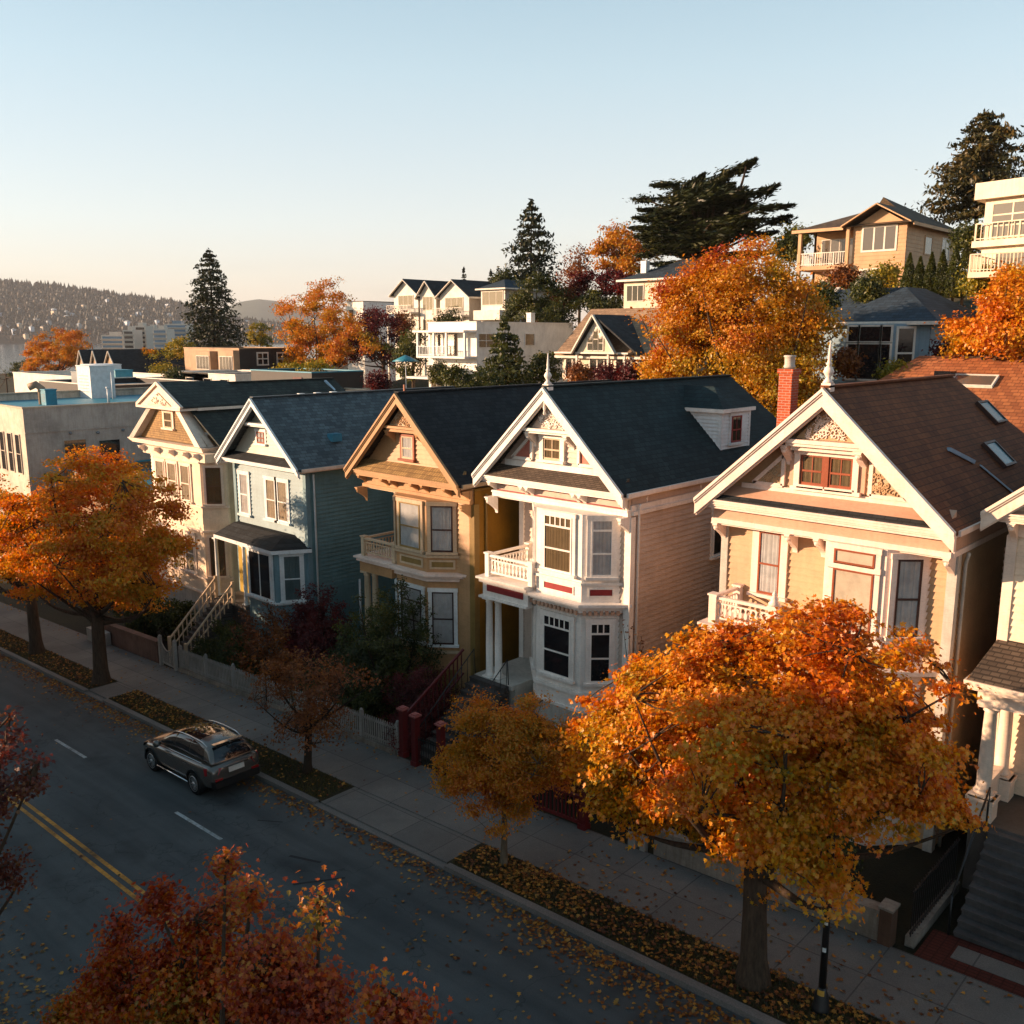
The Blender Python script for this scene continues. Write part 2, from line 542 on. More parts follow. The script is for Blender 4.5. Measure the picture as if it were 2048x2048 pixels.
def turned_column(root, x, y, z0, z1, r, mat, sq=True):
    h = z1 - z0; mb = MB()
    mb.lathe([(r * 1.25, 0.02), (r * 1.35, 0.06), (r * 1.05, 0.12), (r, 0.16), (r * 0.98, h * 0.4), (r * 0.82, h - 0.2), (r * 1.05, h - 0.17), (r * 0.85, h - 0.14), (r * 1.2, h - 0.06)], (x, y, z0), 18)
    if sq:
        mb.box(x - r * 1.5, x + r * 1.5, y - r * 1.5, y + r * 1.5, z0 - 0.02, z0 + 0.03)
        mb.box(x - r * 1.4, x + r * 1.4, y - r * 1.4, y + r * 1.4, z1 - 0.065, z1)
    return mb.build("column", mat, root)


def balcony_rail(root, pts, z, h, mat, post=0.17, gap=0.15, name="balcony_railing"):
    """handrail, bottom rail, fretwork balusters and posts along the outline"""
    mb = MB()
    for i, p in enumerate(pts):
        s = post / 2
        mb.box(p[0] - s, p[0] + s, p[1] - s, p[1] + s, z, z + h)
        mb.box(p[0] - s - 0.03, p[0] + s + 0.03, p[1] - s - 0.03, p[1] + s + 0.03, z + h, z + h + 0.05)
    for p, q in zip(pts, pts[1:]):
        P, Q = Vector((p[0], p[1], 0)), Vector((q[0], q[1], 0)); d = (Q - P); L = d.length; d.normalize()
        P = P + d * post / 2; Q = Q - d * post / 2; L = (Q - P).length
        up = Vector((0, 0, 1))
        mb.bar(P + up * (z + h - 0.05), Q + up * (z + h - 0.05), 0.11, 0.08)
        mb.bar(P + up * (z + 0.16), Q + up * (z + 0.16), 0.06, 0.06)
        mb.bar(P + up * (z + h - 0.2), Q + up * (z + h - 0.2), 0.03, 0.04)
        n = max(2, int(L / gap))
        for i in range(n):
            a = P + d * (L * (i + 0.5) / n)
            # a flat sawn baluster: narrow, wide, narrow
            for za, zb, w in ((0.19, 0.28, 0.04), (0.28, 0.42, 0.085), (0.42, 0.5, 0.04), (0.5, h - 0.22, 0.07)):
                if z + zb > z + h - 0.2: zb = h - 0.22
                if zb > za: mb.bar(a - d * w / 2 + up * (z + (za + zb) / 2), a + d * w / 2 + up * (z + (za + zb) / 2), 0.025, zb - za)
    return mb.build(name, mat, root)


def steps(root, x0, x1, y0, z0, y1, z1, n, mat, stringer=None):
    """flight rising from (y0, z0) at the foot to (y1, z1) at the head"""
    mb = MB()
    dy = (y1 - y0) / n; dz = (z1 - z0) / n
    for i in range(n):
        mb.box(x0, x1, y0 + i * dy - 0.03, y0 + (i + 1) * dy + (0.0 if i < n - 1 else 0), z0 + (i + 1) * dz - 0.05, z0 + (i + 1) * dz)
        mb.box(x0 + 0.01, x1 - 0.01, y0 + i * dy, y1, z0 + i * dz - (0.3 if i == 0 else 0.0), z0 + (i + 1) * dz - 0.05)
    return mb.build("steps", mat, root)


def fret_triangle(root, pts, y, mat, backmat, n=70, name="gable_ornament"):
    """carved ornament: a board with curling raised scrollwork"""
    (xa, za), (xb, zb), (xc, zc) = pts
    mb = MB(); mb.ext_y([(xa, za), (xb, zb), (xc, zc)], y - 0.03, y + 0.02)
    o = mb.build(name, backmat, root)
    m2 = MB(); rnd = random.Random(n)
    k = 0
    while k < n:
        a, b = rnd.random(), rnd.random()
        if a + b > 1: a, b = 1 - a, 1 - b
        c = 1 - a - b
        if min(a, b, c) < 0.05: continue
        x = a * xa + b * xb + c * xc; z = a * za + b * zb + c * zc
        r = rnd.uniform(0.05, 0.085); t0 = rnd.random() * 6.3; pt = []
        for i in range(9):
            t = t0 + i * 0.62; rr = r * (1 - i * 0.085)
            pt.append((x + rr * math.cos(t), y - 0.05, z + rr * math.sin(t)))
        m2.tube(pt, 0.017, 5); k += 1
    m2.build("carving", mat, o)
    return o


def finial(root, x, y, z, h, mat):
    mb = MB()
    pr = [(0.10, 0), (0.13, 0.03), (0.07, 0.10), (0.05, 0.14), (0.10, 0.22), (0.125, 0.28), (0.09, 0.36), (0.04, 0.42), (0.075, 0.45), (0.05, 0.49), (0.035, 0.55), (0.045, 0.6), (0.012, 0.97), (0.002, 1.0)]
    mb.lathe([(r * h, a * h) for r, a in pr], (x, y, z), 16)
    mb.box(x - 0.12, x + 0.12, y - 0.12, y + 0.12, z - 0.22, z + 0.01)
    return mb.build("finial", mat, root)


def gable_roof(root, xl, xr, xm, ze, za, y0, y1, mat, edge, th=0.10, hip=0.0, name="roof"):
    """two shingled slopes with a thickness; hip > 0 slopes the rear end"""
    mb = MB()
    for side, xe in ((-1, xl), (1, xr)):
        a = (xe, ze); b = (xm, za)
        top = [(xe, y0, ze), (xe, y1, ze), (xm, y1 - hip, za), (xm, y0, za)]
        bot = [(x, y, z - th) for x, y, z in top]
        if side < 0: top, bot = top[::-1], bot[::-1]
        mb.hexa(bot, top)
    if hip:
        top = [(xr, y1, ze), (xl, y1, ze), (xm, y1 - hip, za)]
        mb.hexa([(x, y, z - th) for x, y, z in top], top)
    r = mb.build(name, mat, root)
    # ridge cap
    mb = MB(); mb.bar((xm, y0, za + 0.015), (xm, y1 - hip, za + 0.015), 0.24, 0.05); mb.build("ridge_cap", mat, r)
    return r


def rake_boards(root, xl, xr, xm, ze, za, y, mat, w=0.3, d=0.10, yw=None, name="bargeboard"):
    """sloping fascia boards with a crown mould and an inner fillet"""
    for xe in (xl, xr):
        mb = MB()
        sx = 1 if xe < xm else -1
        L = math.hypot(xm - xe, za - ze); nx, nz = (za - ze) / L * sx, -abs(xm - xe) / L   # inward normal of the slope
        vd = w / (abs(nz) + 1e-6)
        def strip(o0, o1, ya, yb):
            # band between vertical offsets o0..o1 below the roof top line
            mb.ext_y([(xe, ze - o0), (xm, za - o0), (xm, za - o1), (xe, ze - o1)] if sx > 0 else [(xm, za - o0), (xe, ze - o0), (xe, ze - o1), (xm, za - o1)], ya, yb)
        strip(0.0, 0.09, y - d - 0.07, y + 0.02)
        strip(0.09, 0.15, y - d - 0.035, y + 0.015)
        strip(0.15, vd, y - d, y + 0.01)
        strip(vd, vd + 0.05, y - d * 0.4, y + 0.04)
        mb.build(name, mat, root)


def gutter_fascia(root, x, y0, y1, z, mat, side=1):
    mb = MB()
    mb.box(min(x, x + 0.10 * side), max(x, x + 0.10 * side), y0, y1, z - 0.16, z - 0.03)
    mb.box(min(x - 0.02 * side, x - 0.30 * side), max(x - 0.02 * side, x - 0.30 * side), y0, y1, z - 0.22, z - 0.14)
    return mb.build("gutter", mat, root)


def downpipe(root, x, y, z0, z1, mat):
    mb = MB(); mb.tube([(x, y, z0), (x, y, z1 - 0.3), (x + 0.05, y - 0.05, z1 - 0.1), (x + 0.08, y - 0.06, z1)], 0.045, 8)
    return mb.build("downpipe", mat, root)


def corner_board(mb, x, y, z0, z1, w=0.16, sx=1):
    mb.box(min(x, x - sx * w), max(x, x - sx * w), y - 0.075, y + 0.02, z0, z1)
    mb.box(min(x - 0.0 * sx, x + 0.07 * sx), max(x, x + 0.07 * sx), y - 0.075, y + w, z0, z1)


def skylight(root, c, ux, uy, w, h, frame, glass):
    """roof window lying on a slope: centre c, unit vectors along and up the slope"""
    ux = Vector(ux).normalized(); uy = Vector(uy).normalized(); n = ux.cross(uy).normalized(); c = Vector(c)
    if n.z < 0: n = -n
    mb = MB()
    def bx(a0, a1, b0, b1, k0, k1):
        lo = [c + ux * a + uy * b + n * k0 for a, b in ((a0, b0), (a1, b0), (a1, b1), (a0, b1))]
        mb.hexa(lo, [p + n * (k1 - k0) for p in lo])
    t = 0.07
    bx(-w / 2, w / 2, -h / 2, -h / 2 + t, 0, 0.12); bx(-w / 2, w / 2, h / 2 - t, h / 2, 0, 0.12)
    bx(-w / 2, -w / 2 + t, -h / 2 + t, h / 2 - t, 0, 0.12); bx(w / 2 - t, w / 2, -h / 2 + t, h / 2 - t, 0, 0.12)
    o = mb.build("skylight", frame, root)
    mb = MB(); bx(-w / 2 + t, w / 2 - t, -h / 2 + t, h / 2 - t, 0.02, 0.09); mb.build("pane", glass, o)
    return o
# ------------------------------------------------------------------ the row of Victorian houses
M_ = dict(
    white=paint("#ece3d9", 0.45, 0.18, "cream_white_trim"), red=paint("#8c2b2b", 0.5, 0.2, "dark_red_panel"),
    pink=paint("#c2ae9e", 0.55, 0.2, "pinkish_cream_siding"), rose=paint("#b9705f", 0.55, 0.2, "rose_panel"),
    tan=paint("#ba9670", 0.55, 0.2, "tan_siding"), tantrim=paint("#ead3c4", 0.45, 0.2, "warm_cream_trim"),
    frieze=paint("#c39a80", 0.55, 0.15, "peach_frieze"), rust=paint("#8b4527", 0.45, 0.2, "rust_sash"), dkbrown=paint("#3c2620", 0.45, 0.2, "dark_brown_sash"),
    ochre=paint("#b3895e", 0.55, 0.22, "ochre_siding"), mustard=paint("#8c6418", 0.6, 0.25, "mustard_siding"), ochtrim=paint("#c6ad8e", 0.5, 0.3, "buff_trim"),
    olive=paint("#8a6f3c", 0.55, 0.3, "olive_panel"),
    blue=paint("#718f97", 0.55, 0.25, "grey_blue_siding"), bluetrim=paint("#dfe3e2", 0.45, 0.2, "pale_blue_white_trim"), bluegab=paint("#b4b5a6", 0.55, 0.2, "sunlit_blue_siding"),
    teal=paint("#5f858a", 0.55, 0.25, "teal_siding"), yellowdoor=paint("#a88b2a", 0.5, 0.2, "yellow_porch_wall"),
    cream=paint("#ead2b6", 0.5, 0.2, "cream_siding"), creamtrim=paint("#ecd6c2", 0.45, 0.2, "cream_trim"),
    brick=None, step=paint("#4c4744", 0.8, 0.4, "dark_grey_step"), iron=plain("black_iron", "#17181a", 0.4, 0.5), wood=paint("#6d4a30", 0.6, 0.3, "brown_door_wood"),
    porchfloor=paint("#55504c", 0.7, 0.3, "grey_porch_floor"), foundation=paint("#bcb5aa", 0.8, 0.3, "pale_foundation"),
)
R1 = shingles("charcoal_green_shingles", "#2b302d", "#3a403b")
R2 = shingles("slate_grey_shingles", "#3b4347", "#5a6468", rough=0.6, spec=0.5)
R3 = shingles("near_black_shingles", "#1f2123", "#2d3033")
R4 = shingles("blue_black_shingles", "#18272a", "#233538")
R5 = shingles("brown_shingles", "#633418", "#784523")
R7 = shingles("orange_brown_shingles", "#8a5030", "#a8683f")
R8 = shingles("weathered_grey_brown_shingles", "#54473c", "#6b5c4e", 0.06, 0.2)
SCALE = shingles("weathered_fish_scale_shingles", "#8f7048", "#a98856", 0.16, 0.13)


def house_shell(root, xl, xr, yw, yb, zb, zt, front, right, left=None, notch=None, yrec=None, step=0.18, zfront0=None):
    """siding walls; a notch (x, z) leaves the left part of the front recessed to yrec"""
    w = MB()
    if notch:
        xn = notch
        siding(w, (xn, yw), (xr, yw), zb, zt, step)
        siding(w, (xl, yrec), (xn, yrec), zb, zt, step)
        w.quad((xn, yrec, zb), (xn, yw, zb), (xn, yw, zt), (xn, yrec, zt))
    else:
        siding(w, (xl, yw), (xr, yw), zb, zt, step)
    w.quad((xr, yb, zb), (xl, yb, zb), (xl, yb, zt), (xr, yb, zt))
    siding(w, (xl, yb), (xl, yrec if notch else yw), zb, zt, step)
    f = w.build("wall", front, root)
    m = MB(); siding(m, (xr, yw), (xr, yb), zb, zt, step)
    tag(m.build("side_wall", right, root))
    return f


def roofline(xl, xr, xm, ze, za):
    return (lambda z: xl + (xm - xl) * (z - ze) / (za - ze)), (lambda z: xr + (xm - xr) * (z - ze) / (za - ze))


def cornice(root, xl, xr, yf, yw, z0, z1, mat, name="cornice"):
    """boxed moulding along the front with short returns on both sides"""
    mb = MB(); h = z1 - z0
    for k, (a, b, o) in enumerate(((0.0, 0.28, -0.10), (0.28, 0.5, -0.05), (0.5, 0.82, 0.0), (0.82, 1.0, 0.05))):
        mb.box(xl - o, xr + o, yf - o, yw, z0 + a * h, z0 + b * h - (0.0 if b < 1 else 0.0))
    return mb.build(name, mat, root)


# ---------------------------------------------------------------- house with dark red panels (pinkish cream)
def pink_house():
    xl, xr, xm, yw, yf, yb = -21.75, -16.10, -19.05, 22.6, 22.0, 34.5
    zb, ze, za = -1.3, 7.9, 10.95
    r = thing("victorian_house", (xm, yw, gz(xm)), "pinkish cream Victorian house with dark red panels, blue-black roof and side dormer", "house", "Victorian row houses")
    W, T = M_["pink"], M_["white"]
    xn = -19.95
    house_shell(r, xl, xr, yw, yb, zb, ze - 0.2, W, W, notch=xn, yrec=23.9)
    gable_roof(r, -22.2, -15.92, xm, ze, za, yf - 0.06, yb + 0.3, R4, T, hip=1.6)
    rake_boards(r, -22.2, -15.92, xm, ze, za - 0.02, yf, T, 0.30)
    fa, fb = roofline(-22.0, -16.1, xm, ze - 0.12, za - 0.12)
    g = MB(); siding_gable(g, fa, fb, yw, 8.2, za - 0.15); g.build("gable_wall", W, r)
    # skirt roof under the gable
    m = MB(); m.ext_x([(yf - 0.02, 7.93), (yw + 0.02, 8.28), (yw + 0.02, 7.9), (yf - 0.02, 7.9)], -21.95, -16.2); m.build("skirt_roof", R8, r)
    cornice(r, -22.1, -16.0, yf, yw + 0.3, 7.66, 7.9, T)
    fz = MB(); fz.box(xl, xr, yw - 0.14, yw + 0.04, 7.32, 7.66); fz.build("frieze", W, r)
    ar = MB(); ar.box(xl - 0.02, xr + 0.02, yw - 0.2, yw + 0.04, 7.14, 7.3); ar.box(xl - 0.03, xr + 0.03, yw - 0.24, yw + 0.03, 7.27, 7.34); ar.build("architrave", T, r)
    rd = MB(); rd.box(xl + 0.2, xr - 0.2, yw - 0.17, yw - 0.1, 7.56, 7.63); rd.cut(); rd.box(xl + 0.2, xr - 0.2, yw - 0.17, yw - 0.1, 7.35, 7.38); rd.build("red_fillet", M_["red"], r)
    for x in (-21.65, -20.2, -19.95, -18.0, -17.75, -16.2): bracket(r, x, yw - 0.14, 7.66, 0.36, 0.36, 0.13, T)
    for x in (-21.7, -16.14): bracket(r, x, yw - 0.05, 7.14, 0.5, 0.62, 0.12, T, "corner_bracket")
    rc = MB(); rc.box(xl, xn, yw - 0.1, 23.95, 7.08, 7.14); rc.build("porch_ceiling", T, r)
    # gable dress: upper fretwork field, hood, window, rose panels
    hz = 9.58
    x0, x1 = fa(hz) + 0.3, fb(hz) - 0.3
    h = MB(); h.box(x0 - 0.12, x1 + 0.12, yf + 0.04, yw, hz - 0.07, hz + 0.02); h.box(x0 - 0.05, x1 + 0.05, yf + 0.12, yw, hz - 0.14, hz - 0.07); h.build("gable_hood", T, r)
    fret_triangle(r, [(x0 + 0.1, hz + 0.03), (x1 - 0.1, hz + 0.03), (xm, za - 0.42)], yf + 0.3, T, W, 60)
    for x in (-19.98, -18.38): bracket(r, x, yw - 0.03, hz - 0.13, 0.42, 0.5, 0.14, T, "hood_bracket")
    pd = MB(); pd.lathe([(0.01, -0.55), (0.05, -0.5), (0.03, -0.4), (0.055, -0.3), (0.03, -0.2), (0.05, -0.1), (0.05, 0.1)], (xm, yf - 0.03, za - 0.35), 10); pd.build("pendant", T, r)
    F = Fr((xl, yw), (xr, yw))
    window(r, F, -19.56 - xl, -18.84 - xl, 8.58, 9.28, T, M_["ochtrim"], "curtain", 0.16, 0.12, "grid", curt=CURTD)
    for sx, xa, xb in ((1, -20.95, -20.08), (-1, -17.2, -18.1)):
        m = MB(); q = 0.045
        P = [(xa, 8.52), (xb, 8.52), (xb, 8.52 + abs(xb - xa) * 0.93)]
        m.ext_y(P if sx > 0 else [P[1], P[0], P[2]], yw - 0.045, yw); m.build("gable_panel", M_["rose"], r)
        t = MB()
        for a, b in ((0, 1), (1, 2), (2, 0)): t.bar((P[a][0], yw - 0.05, P[a][1]), (P[b][0], yw - 0.05, P[b][1]), 0.10, 0.12, (0, 1, 0))
        t.build("panel_moulding", T, r)
    sb = MB(); sb.box(-21.3, -16.9, yw - 0.06, yw, 8.24, 8.44); sb.build("sill_band", T, r)
    # bay window over two storeys
    pts = [(-20.0, yw), (-19.15, 21.75), (-17.3, 21.75), (-16.42, yw)]
    bay_body(r, pts, 4.36, 7.14, T, "upper_bay", 1.3)
    bay_body(r, [(p[0], p[1]) for p in pts], 0.75, 4.05, T, "lower_bay", 1.3)
    b = MB(); b.cut(); bay_ring(b, pts, 0.02, -1.3, 0.75, 1.3); b.build("bay_base", M_["foundation"], r)
    b = MB(); b.cut(); bay_ring(b, pts, 0.10, 1.3, 1.42); b.cut(); bay_ring(b, pts, 0.05, 0.72, 0.82); b.cut(); bay_ring(b, pts, 0.07, 4.92, 5.0); b.build("bay_sill", T, r)
    b = MB(); b.cut(); bay_ring(b, pts, 0.30, 4.27, 4.36); bay_ring(b, pts, 0.22, 4.2, 4.27); bay_ring(b, pts, 0.12, 4.05, 4.2); b.build("belt_cornice", T, r)
    b = MB()
    for i in range(3):
        f = Fr(pts[i], pts[i + 1]); n = int(f.w / 0.16); b.M = f.M
        for k in range(n): u = (k + 0.5) * f.w / n; b.box(u - 0.05, u + 0.05, -0.21, -0.1, 4.0, 4.12)
    b.M = None; bay_ring(b, pts, 0.14, 4.03, 4.055); b.build("dentils", M_["frieze"], r)
    for i in range(3):
        f = Fr(pts[i], pts[i + 1]); m = f.w / 2; hw = 0.57 if i == 1 else 0.33
        window(r, f, m - hw, m + hw, 5.2, 7.0, T, T, "curtain", 0.13, 0.07, "strip" if i == 1 else "double", top=0.19, ncol=5, name="bay_window", curt=CURTD if i == 1 else CURTW)
        window(r, f, m - hw, m + hw, 1.75, 3.72, T, T, "dark", 0.13, 0.07, "strip", top=0.18, ncol=5 if i == 1 else 3, name="bay_window")
        q = MB(); panel(q, f, m - hw - 0.02, m + hw + 0.02, 4.58, 4.78); q.build("bay_panel", M_["red"], r)
        q = MB(); border(q, f, m - hw - 0.02, m + hw + 0.02, 4.58, 4.78); q.build("panel_moulding", T, r)
    # balcony over the porch
    bx0, bx1, by = -21.5, -19.35, 21.55
    m = MB(); m.box(bx0, bx1, by - 0.1, 23.9, 4.34, 4.46); m.box(bx0 - 0.08, bx1, by - 0.18, 23.9, 4.46, 4.53); m.build("balcony_floor", T, r)
    m = MB(); m.box(bx0 + 0.1, bx1, by, by + 0.2, 3.85, 4.34); m.box(bx0 + 0.1, bx0 + 0.3, by + 0.2, 23.8, 3.85, 4.34); m.build("porch_beam", T, r)
    m = MB(); m.box(bx0 + 0.3, bx1 - 0.2, by - 0.02, by + 0.02, 4.05, 4.27); m.build("porch_panel", M_["red"], r)
    m = MB(); m.box(bx0 - 0.04, bx1, by - 0.08, by + 0.25, 3.78, 3.85); m.build("porch_moulding", T, r)
    balcony_rail(r, [(bx0 + 0.25, 23.7), (bx0 + 0.25, by + 0.12), (-19.3, by + 0.12)], 4.53, 0.78, T)
    for x, y in ((-21.22, 21.68), (-20.92, 21.8)): turned_column(r, x, y, 0.98, 3.8, 0.13, T)
    pf = MB(); pf.box(-21.75, xn, 21.45, 23.9, 0.82, 0.97); pf.box(-21.7, xn, 21.6, 23.9, -1.3, 0.82); pf.build("porch_floor", M_["foundation"], r)
    F2 = Fr((xl, 23.9), (xn, 23.9))
    window(r, F2, 1.05, 1.6, 5.2, 6.9, T, T, "curtain", 0.1, 0.06, "double", curt=CURTW)
    d = MB(); d.M = F2.M; d.box(0.55, 0.66, -0.08, 0, 0.97, 3.4); d.box(1.5, 1.61, -0.08, 0, 0.97, 3.4); d.box(0.55, 1.61, -0.09, 0, 3.4, 3.55); d.box(0.66, 1.5, -0.05, -0.02, 0.97, 3.4); dr = d.build("door", M_["white"], r)
    d = MB(); d.M = F2.M; d.box(0.8, 1.36, -0.06, -0.05, 1.7, 3.1); d.build("door_glass", DARKG, dr)
    d = MB(); d.M = F2.M; d.lathe([(0.02, -0.03), (0.045, 0.0), (0.02, 0.04)], (0.74, -0.09, 1.95), 10, (0, -1, 0)); d.build("handle", M_["iron"], dr)
    steps(r, -21.75, -20.1, 18.75, -1.2, 21.45, 0.95, 12, M_["step"])
    m = MB()
    for x in (-21.7, -20.12):
        m.cut()
        m.tube([(x, 18.8, -0.2), (x, 20.2, 0.95), (x, 21.4, 1.9), (x, 21.45, 1.0)], 0.022, 6)
        for k in range(10):
            t = k / 9; y = 18.85 + 2.5 * t; m.tube([(x, y, -1.1 + 2.05 * t), (x, y, -0.15 + 2.02 * t)], 0.012, 5)
    m.build("stair_railing", M_["iron"], r)
    # dormer on the right slope
    dm = MB(); dx1 = -16.64; dz0, dz1 = 8.45, 9.95
    xt = xm + (za - dz1) * (3.13 / 3.05)
    siding(dm, (xt, 28.6), (dx1, 28.6), dz0, dz1, 0.13); siding(dm, (dx1, 28.6), (dx1, 30.5), dz0, dz1, 0.13); siding(dm, (dx1, 30.5), (xt, 30.5), dz0, dz1, 0.13)
    for (a, b) in ((dx1, 28.6), (dx1, 30.5)): dm.box(a - 0.1, a + 0.035, b - 0.035, b + 0.1, dz0, dz1)
    dm.box(dx1 - 0.05, dx1 + 0.05, 28.6, 30.5, dz0 - 0.02, dz0 + 0.1)
    D = dm.build("dormer", M_["bluetrim"], r)
    window(D, Fr((dx1, 28.6), (dx1, 30.5)), 0.62, 1.28, 8.78, 9.72, M_["bluetrim"], M_["red"], "dark", 0.12, 0.06, "grid", name="dormer_window")
    m = MB(); e = 0.16
    xr_, zr = -18.9, 10.72
    c = [(xt - 0.2, 28.6 - e, dz1 + 0.06), (dx1 + e, 28.6 - e, dz1 + 0.06), (dx1 + e, 30.5 + e, dz1 + 0.06), (xt - 0.2, 30.5 + e, dz1 + 0.06)]
    ap = (-17.55, 29.55, zr); bp = (-18.85, 29.55, zr)
    m.add(c + [ap, bp], [(0, 1, 4, 5), (1, 2, 4), (2, 3, 5, 4), (3, 2, 1, 0), (3, 0, 5)])
    m.build("dormer_roof", R4, D)
    m = MB(); m.box(xt, dx1 + e + 0.03, 28.6 - e - 0.03, 28.6, dz1 - 0.08, dz1 + 0.05); m.box(dx1, dx1 + e + 0.03, 28.6, 30.5, dz1 - 0.08, dz1 + 0.05); m.box(xt, dx1 + e + 0.03, 30.5, 30.5 + e, dz1 - 0.08, dz1 + 0.05); m.build("dormer_fascia", T, D)
    gutter_fascia(r, -15.95, yf + 0.1, yb + 0.3, 7.93, T, 1)
    m = MB(); m.box(xr - 0.03, xr + 0.06, yw - 0.05, yb, 7.28, 7.46); m.box(xr - 0.04, xr + 0.12, yw - 0.03, yb, 7.16, 7.28); m.build("side_band", T, r)
    m = MB(); corner_board(m, xr, yw, -1.2, 7.1, 0.16, 1); m.cut(); corner_board(m, xl, 23.9, -1.2, 7.1, 0.14, -1); m.build("corner_board", T, r)
    for y in (23.4, 26.5, 30.0): bracket(r, xr + 0.0, y, 7.66, 0.05, 0.3, 0.1, T)
    downpipe(r, xr + 0.12, yw + 0.25, -1.0, 7.5, T)
    window(r, Fr((xr, yw), (xr, yb)), 4.75, 5.5, 5.05, 7.0, T, T, "dark", 0.11, 0.07)
    finial(r, xm, yf + 0.12, za + 0.06, 0.98, T)
    sk = MB(); sk.box(-20.35, -20.2, 26, 26.45, 9.82, 9.9); sk.build("roof_vent", plain("blue_metal", "#4d7f96", 0.4), r)
    return r


# ---------------------------------------------------------------- ochre house
def ochre_house():
    xl, xr, xm, yw, yf, yb = -28.9, -22.85, -26.17, 22.6, 22.0, 34.5
    zb, ze, za = -1.7, 7.4, 10.48
    r = thing("victorian_house", (xm, yw, gz(xm)), "ochre Victorian house with mustard side wall and near-black roof", "house", "Victorian row houses")
    W, T = M_["ochre"], M_["ochtrim"]; xn = -26.9
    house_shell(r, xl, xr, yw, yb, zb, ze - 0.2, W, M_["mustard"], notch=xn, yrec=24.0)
    gable_roof(r, -29.35, -22.95, xm, ze, za, yf - 0.06, yb + 0.3, R3, T, hip=0)
    rake_boards(r, -29.35, -22.95, xm, ze, za - 0.02, yf, M_["ochre"], 0.28)
    fa, fb = roofline(-29.15, -23.1, xm, ze - 0.12, za - 0.12)
    g = MB(); siding_gable(g, fa, fb, yw, 7.7, za - 0.15); g.build("gable_wall", W, r)
    m = MB(); m.ext_x([(yf - 0.02, 7.43), (yw + 0.02, 7.8), (yw + 0.02, 7.4), (yf - 0.02, 7.4)], -29.1, -23.25); m.build("skirt_roof", SCALE, r)
    cornice(r, -29.25, -23.03, yf, yw + 0.3, 7.16, 7.4, W)
    fz = MB(); fz.box(xl, xr - 0.05, yw - 0.14, yw + 0.04, 6.8, 7.16); fz.box(xl - 0.02, xr - 0.03, yw - 0.2, yw + 0.04, 6.68, 6.8); fz.build("frieze", W, r)
    for x in (-28.8, -27.4, -26.9, -25.7, -25.1, -23.9, -23.0): bracket(r, x, yw - 0.14, 7.16, 0.36, 0.34, 0.13, W)
    for x in (-28.85, -22.98): bracket(r, x, yw - 0.05, 6.68, 0.5, 0.6, 0.12, W, "corner_bracket")
    rc = MB(); rc.box(xl, xn, yw - 0.1, 24.0, 6.62, 6.68); rc.build("porch_ceiling", T, r)
    hz = 9.2; x0, x1 = fa(hz) + 0.2, fb(hz) - 0.2
    h = MB(); h.box(x0 - 0.1, x1 + 0.1, yf + 0.06, yw, hz - 0.07, hz + 0.02); h.box(x0, x1, yf + 0.16, yw, hz - 0.2, hz - 0.07); h.build("gable_hood", W, r)
    fret_triangle(r, [(x0 + 0.08, hz + 0.03), (x1 - 0.08, hz + 0.03), (xm, za - 0.4)], yf + 0.3, W, M_["ochtrim"], 50)
    for x in (-27.1, -25.4): bracket(r, x, yw - 0.03, hz - 0.18, 0.4, 0.5, 0.16, W, "hood_bracket")
    F = Fr((xl, yw), (xr, yw))
    window(r, F, -26.62 - xl, -26.0 - xl, 7.98, 8.82, M_["rust"], T, "curtain", 0.09, 0.09, "double", curt=CURTW)
    pts = [(-27.0, yw), (-26.33, 21.9), (-24.6, 21.9), (-23.72, yw)]
    bay_body(r, pts, 4.0, 6.68, W, "upper_bay", 1.35); bay_body(r, pts, 0.3, 3.76, W, "lower_bay", 1.35)
    b = MB(); b.cut(); bay_ring(b, pts, 0.02, -1.7, 0.3, 1.35); b.build("bay_base", M_["olive"], r)
    b = MB(); b.cut(); bay_ring(b, pts, 0.10, 4.58, 4.68); b.cut(); bay_ring(b, pts, 0.10, 0.95, 1.05); b.build("bay_sill", T, r)
    b = MB(); b.cut(); bay_ring(b, pts, 0.30, 3.93, 4.02); bay_ring(b, pts, 0.2, 3.84, 3.93); bay_ring(b, pts, 0.1, 3.7, 3.84); b.build("belt_cornice", M_["tantrim"], r)
    for i in range(3):
        f = Fr(pts[i], pts[i + 1]); m = f.w / 2; hw = 0.57 if i == 1 else 0.4
        window(r, f, m - hw, m + hw, 4.8, 6.5, T, M_["dkbrown"] if i != 1 else M_["olive"], "blind" if i == 1 else "curtain", 0.14, 0.07, "double", name="bay_window", curt=CURTW)
        window(r, f, m - hw, m + hw, 1.3, 3.3, M_["bluetrim"], M_["dkbrown"], "curtain", 0.14, 0.07, "double", top=0.25 if i == 1 else 0, name="bay_window", curt=CURTW)
        q = MB(); panel(q, f, m - hw, m + hw, 4.22, 4.42); q.build("bay_panel", M_["olive"], r)
        q = MB(); border(q, f, m - hw, m + hw, 4.22, 4.42, 0.07); q.build("panel_moulding", T, r)
    bx0, bx1, by = -28.55, -26.5, 21.8
    m = MB(); m.box(bx0, bx1, by - 0.1, 24.0, 3.86, 3.98); m.box(bx0 - 0.08, bx1, by - 0.18, 24.0, 3.98, 4.05); m.build("balcony_floor", M_["tantrim"], r)
    m = MB(); m.box(bx0 + 0.1, bx1, by, by + 0.2, 3.45, 3.86); m.box(bx0 + 0.1, bx0 + 0.3, by + 0.2, 23.9, 3.45, 3.86); m.build("porch_beam", W, r)
    balcony_rail(r, [(bx0 + 0.25, 23.8), (bx0 + 0.25, by + 0.12), (-26.45, by + 0.12)], 4.05, 0.75, T)
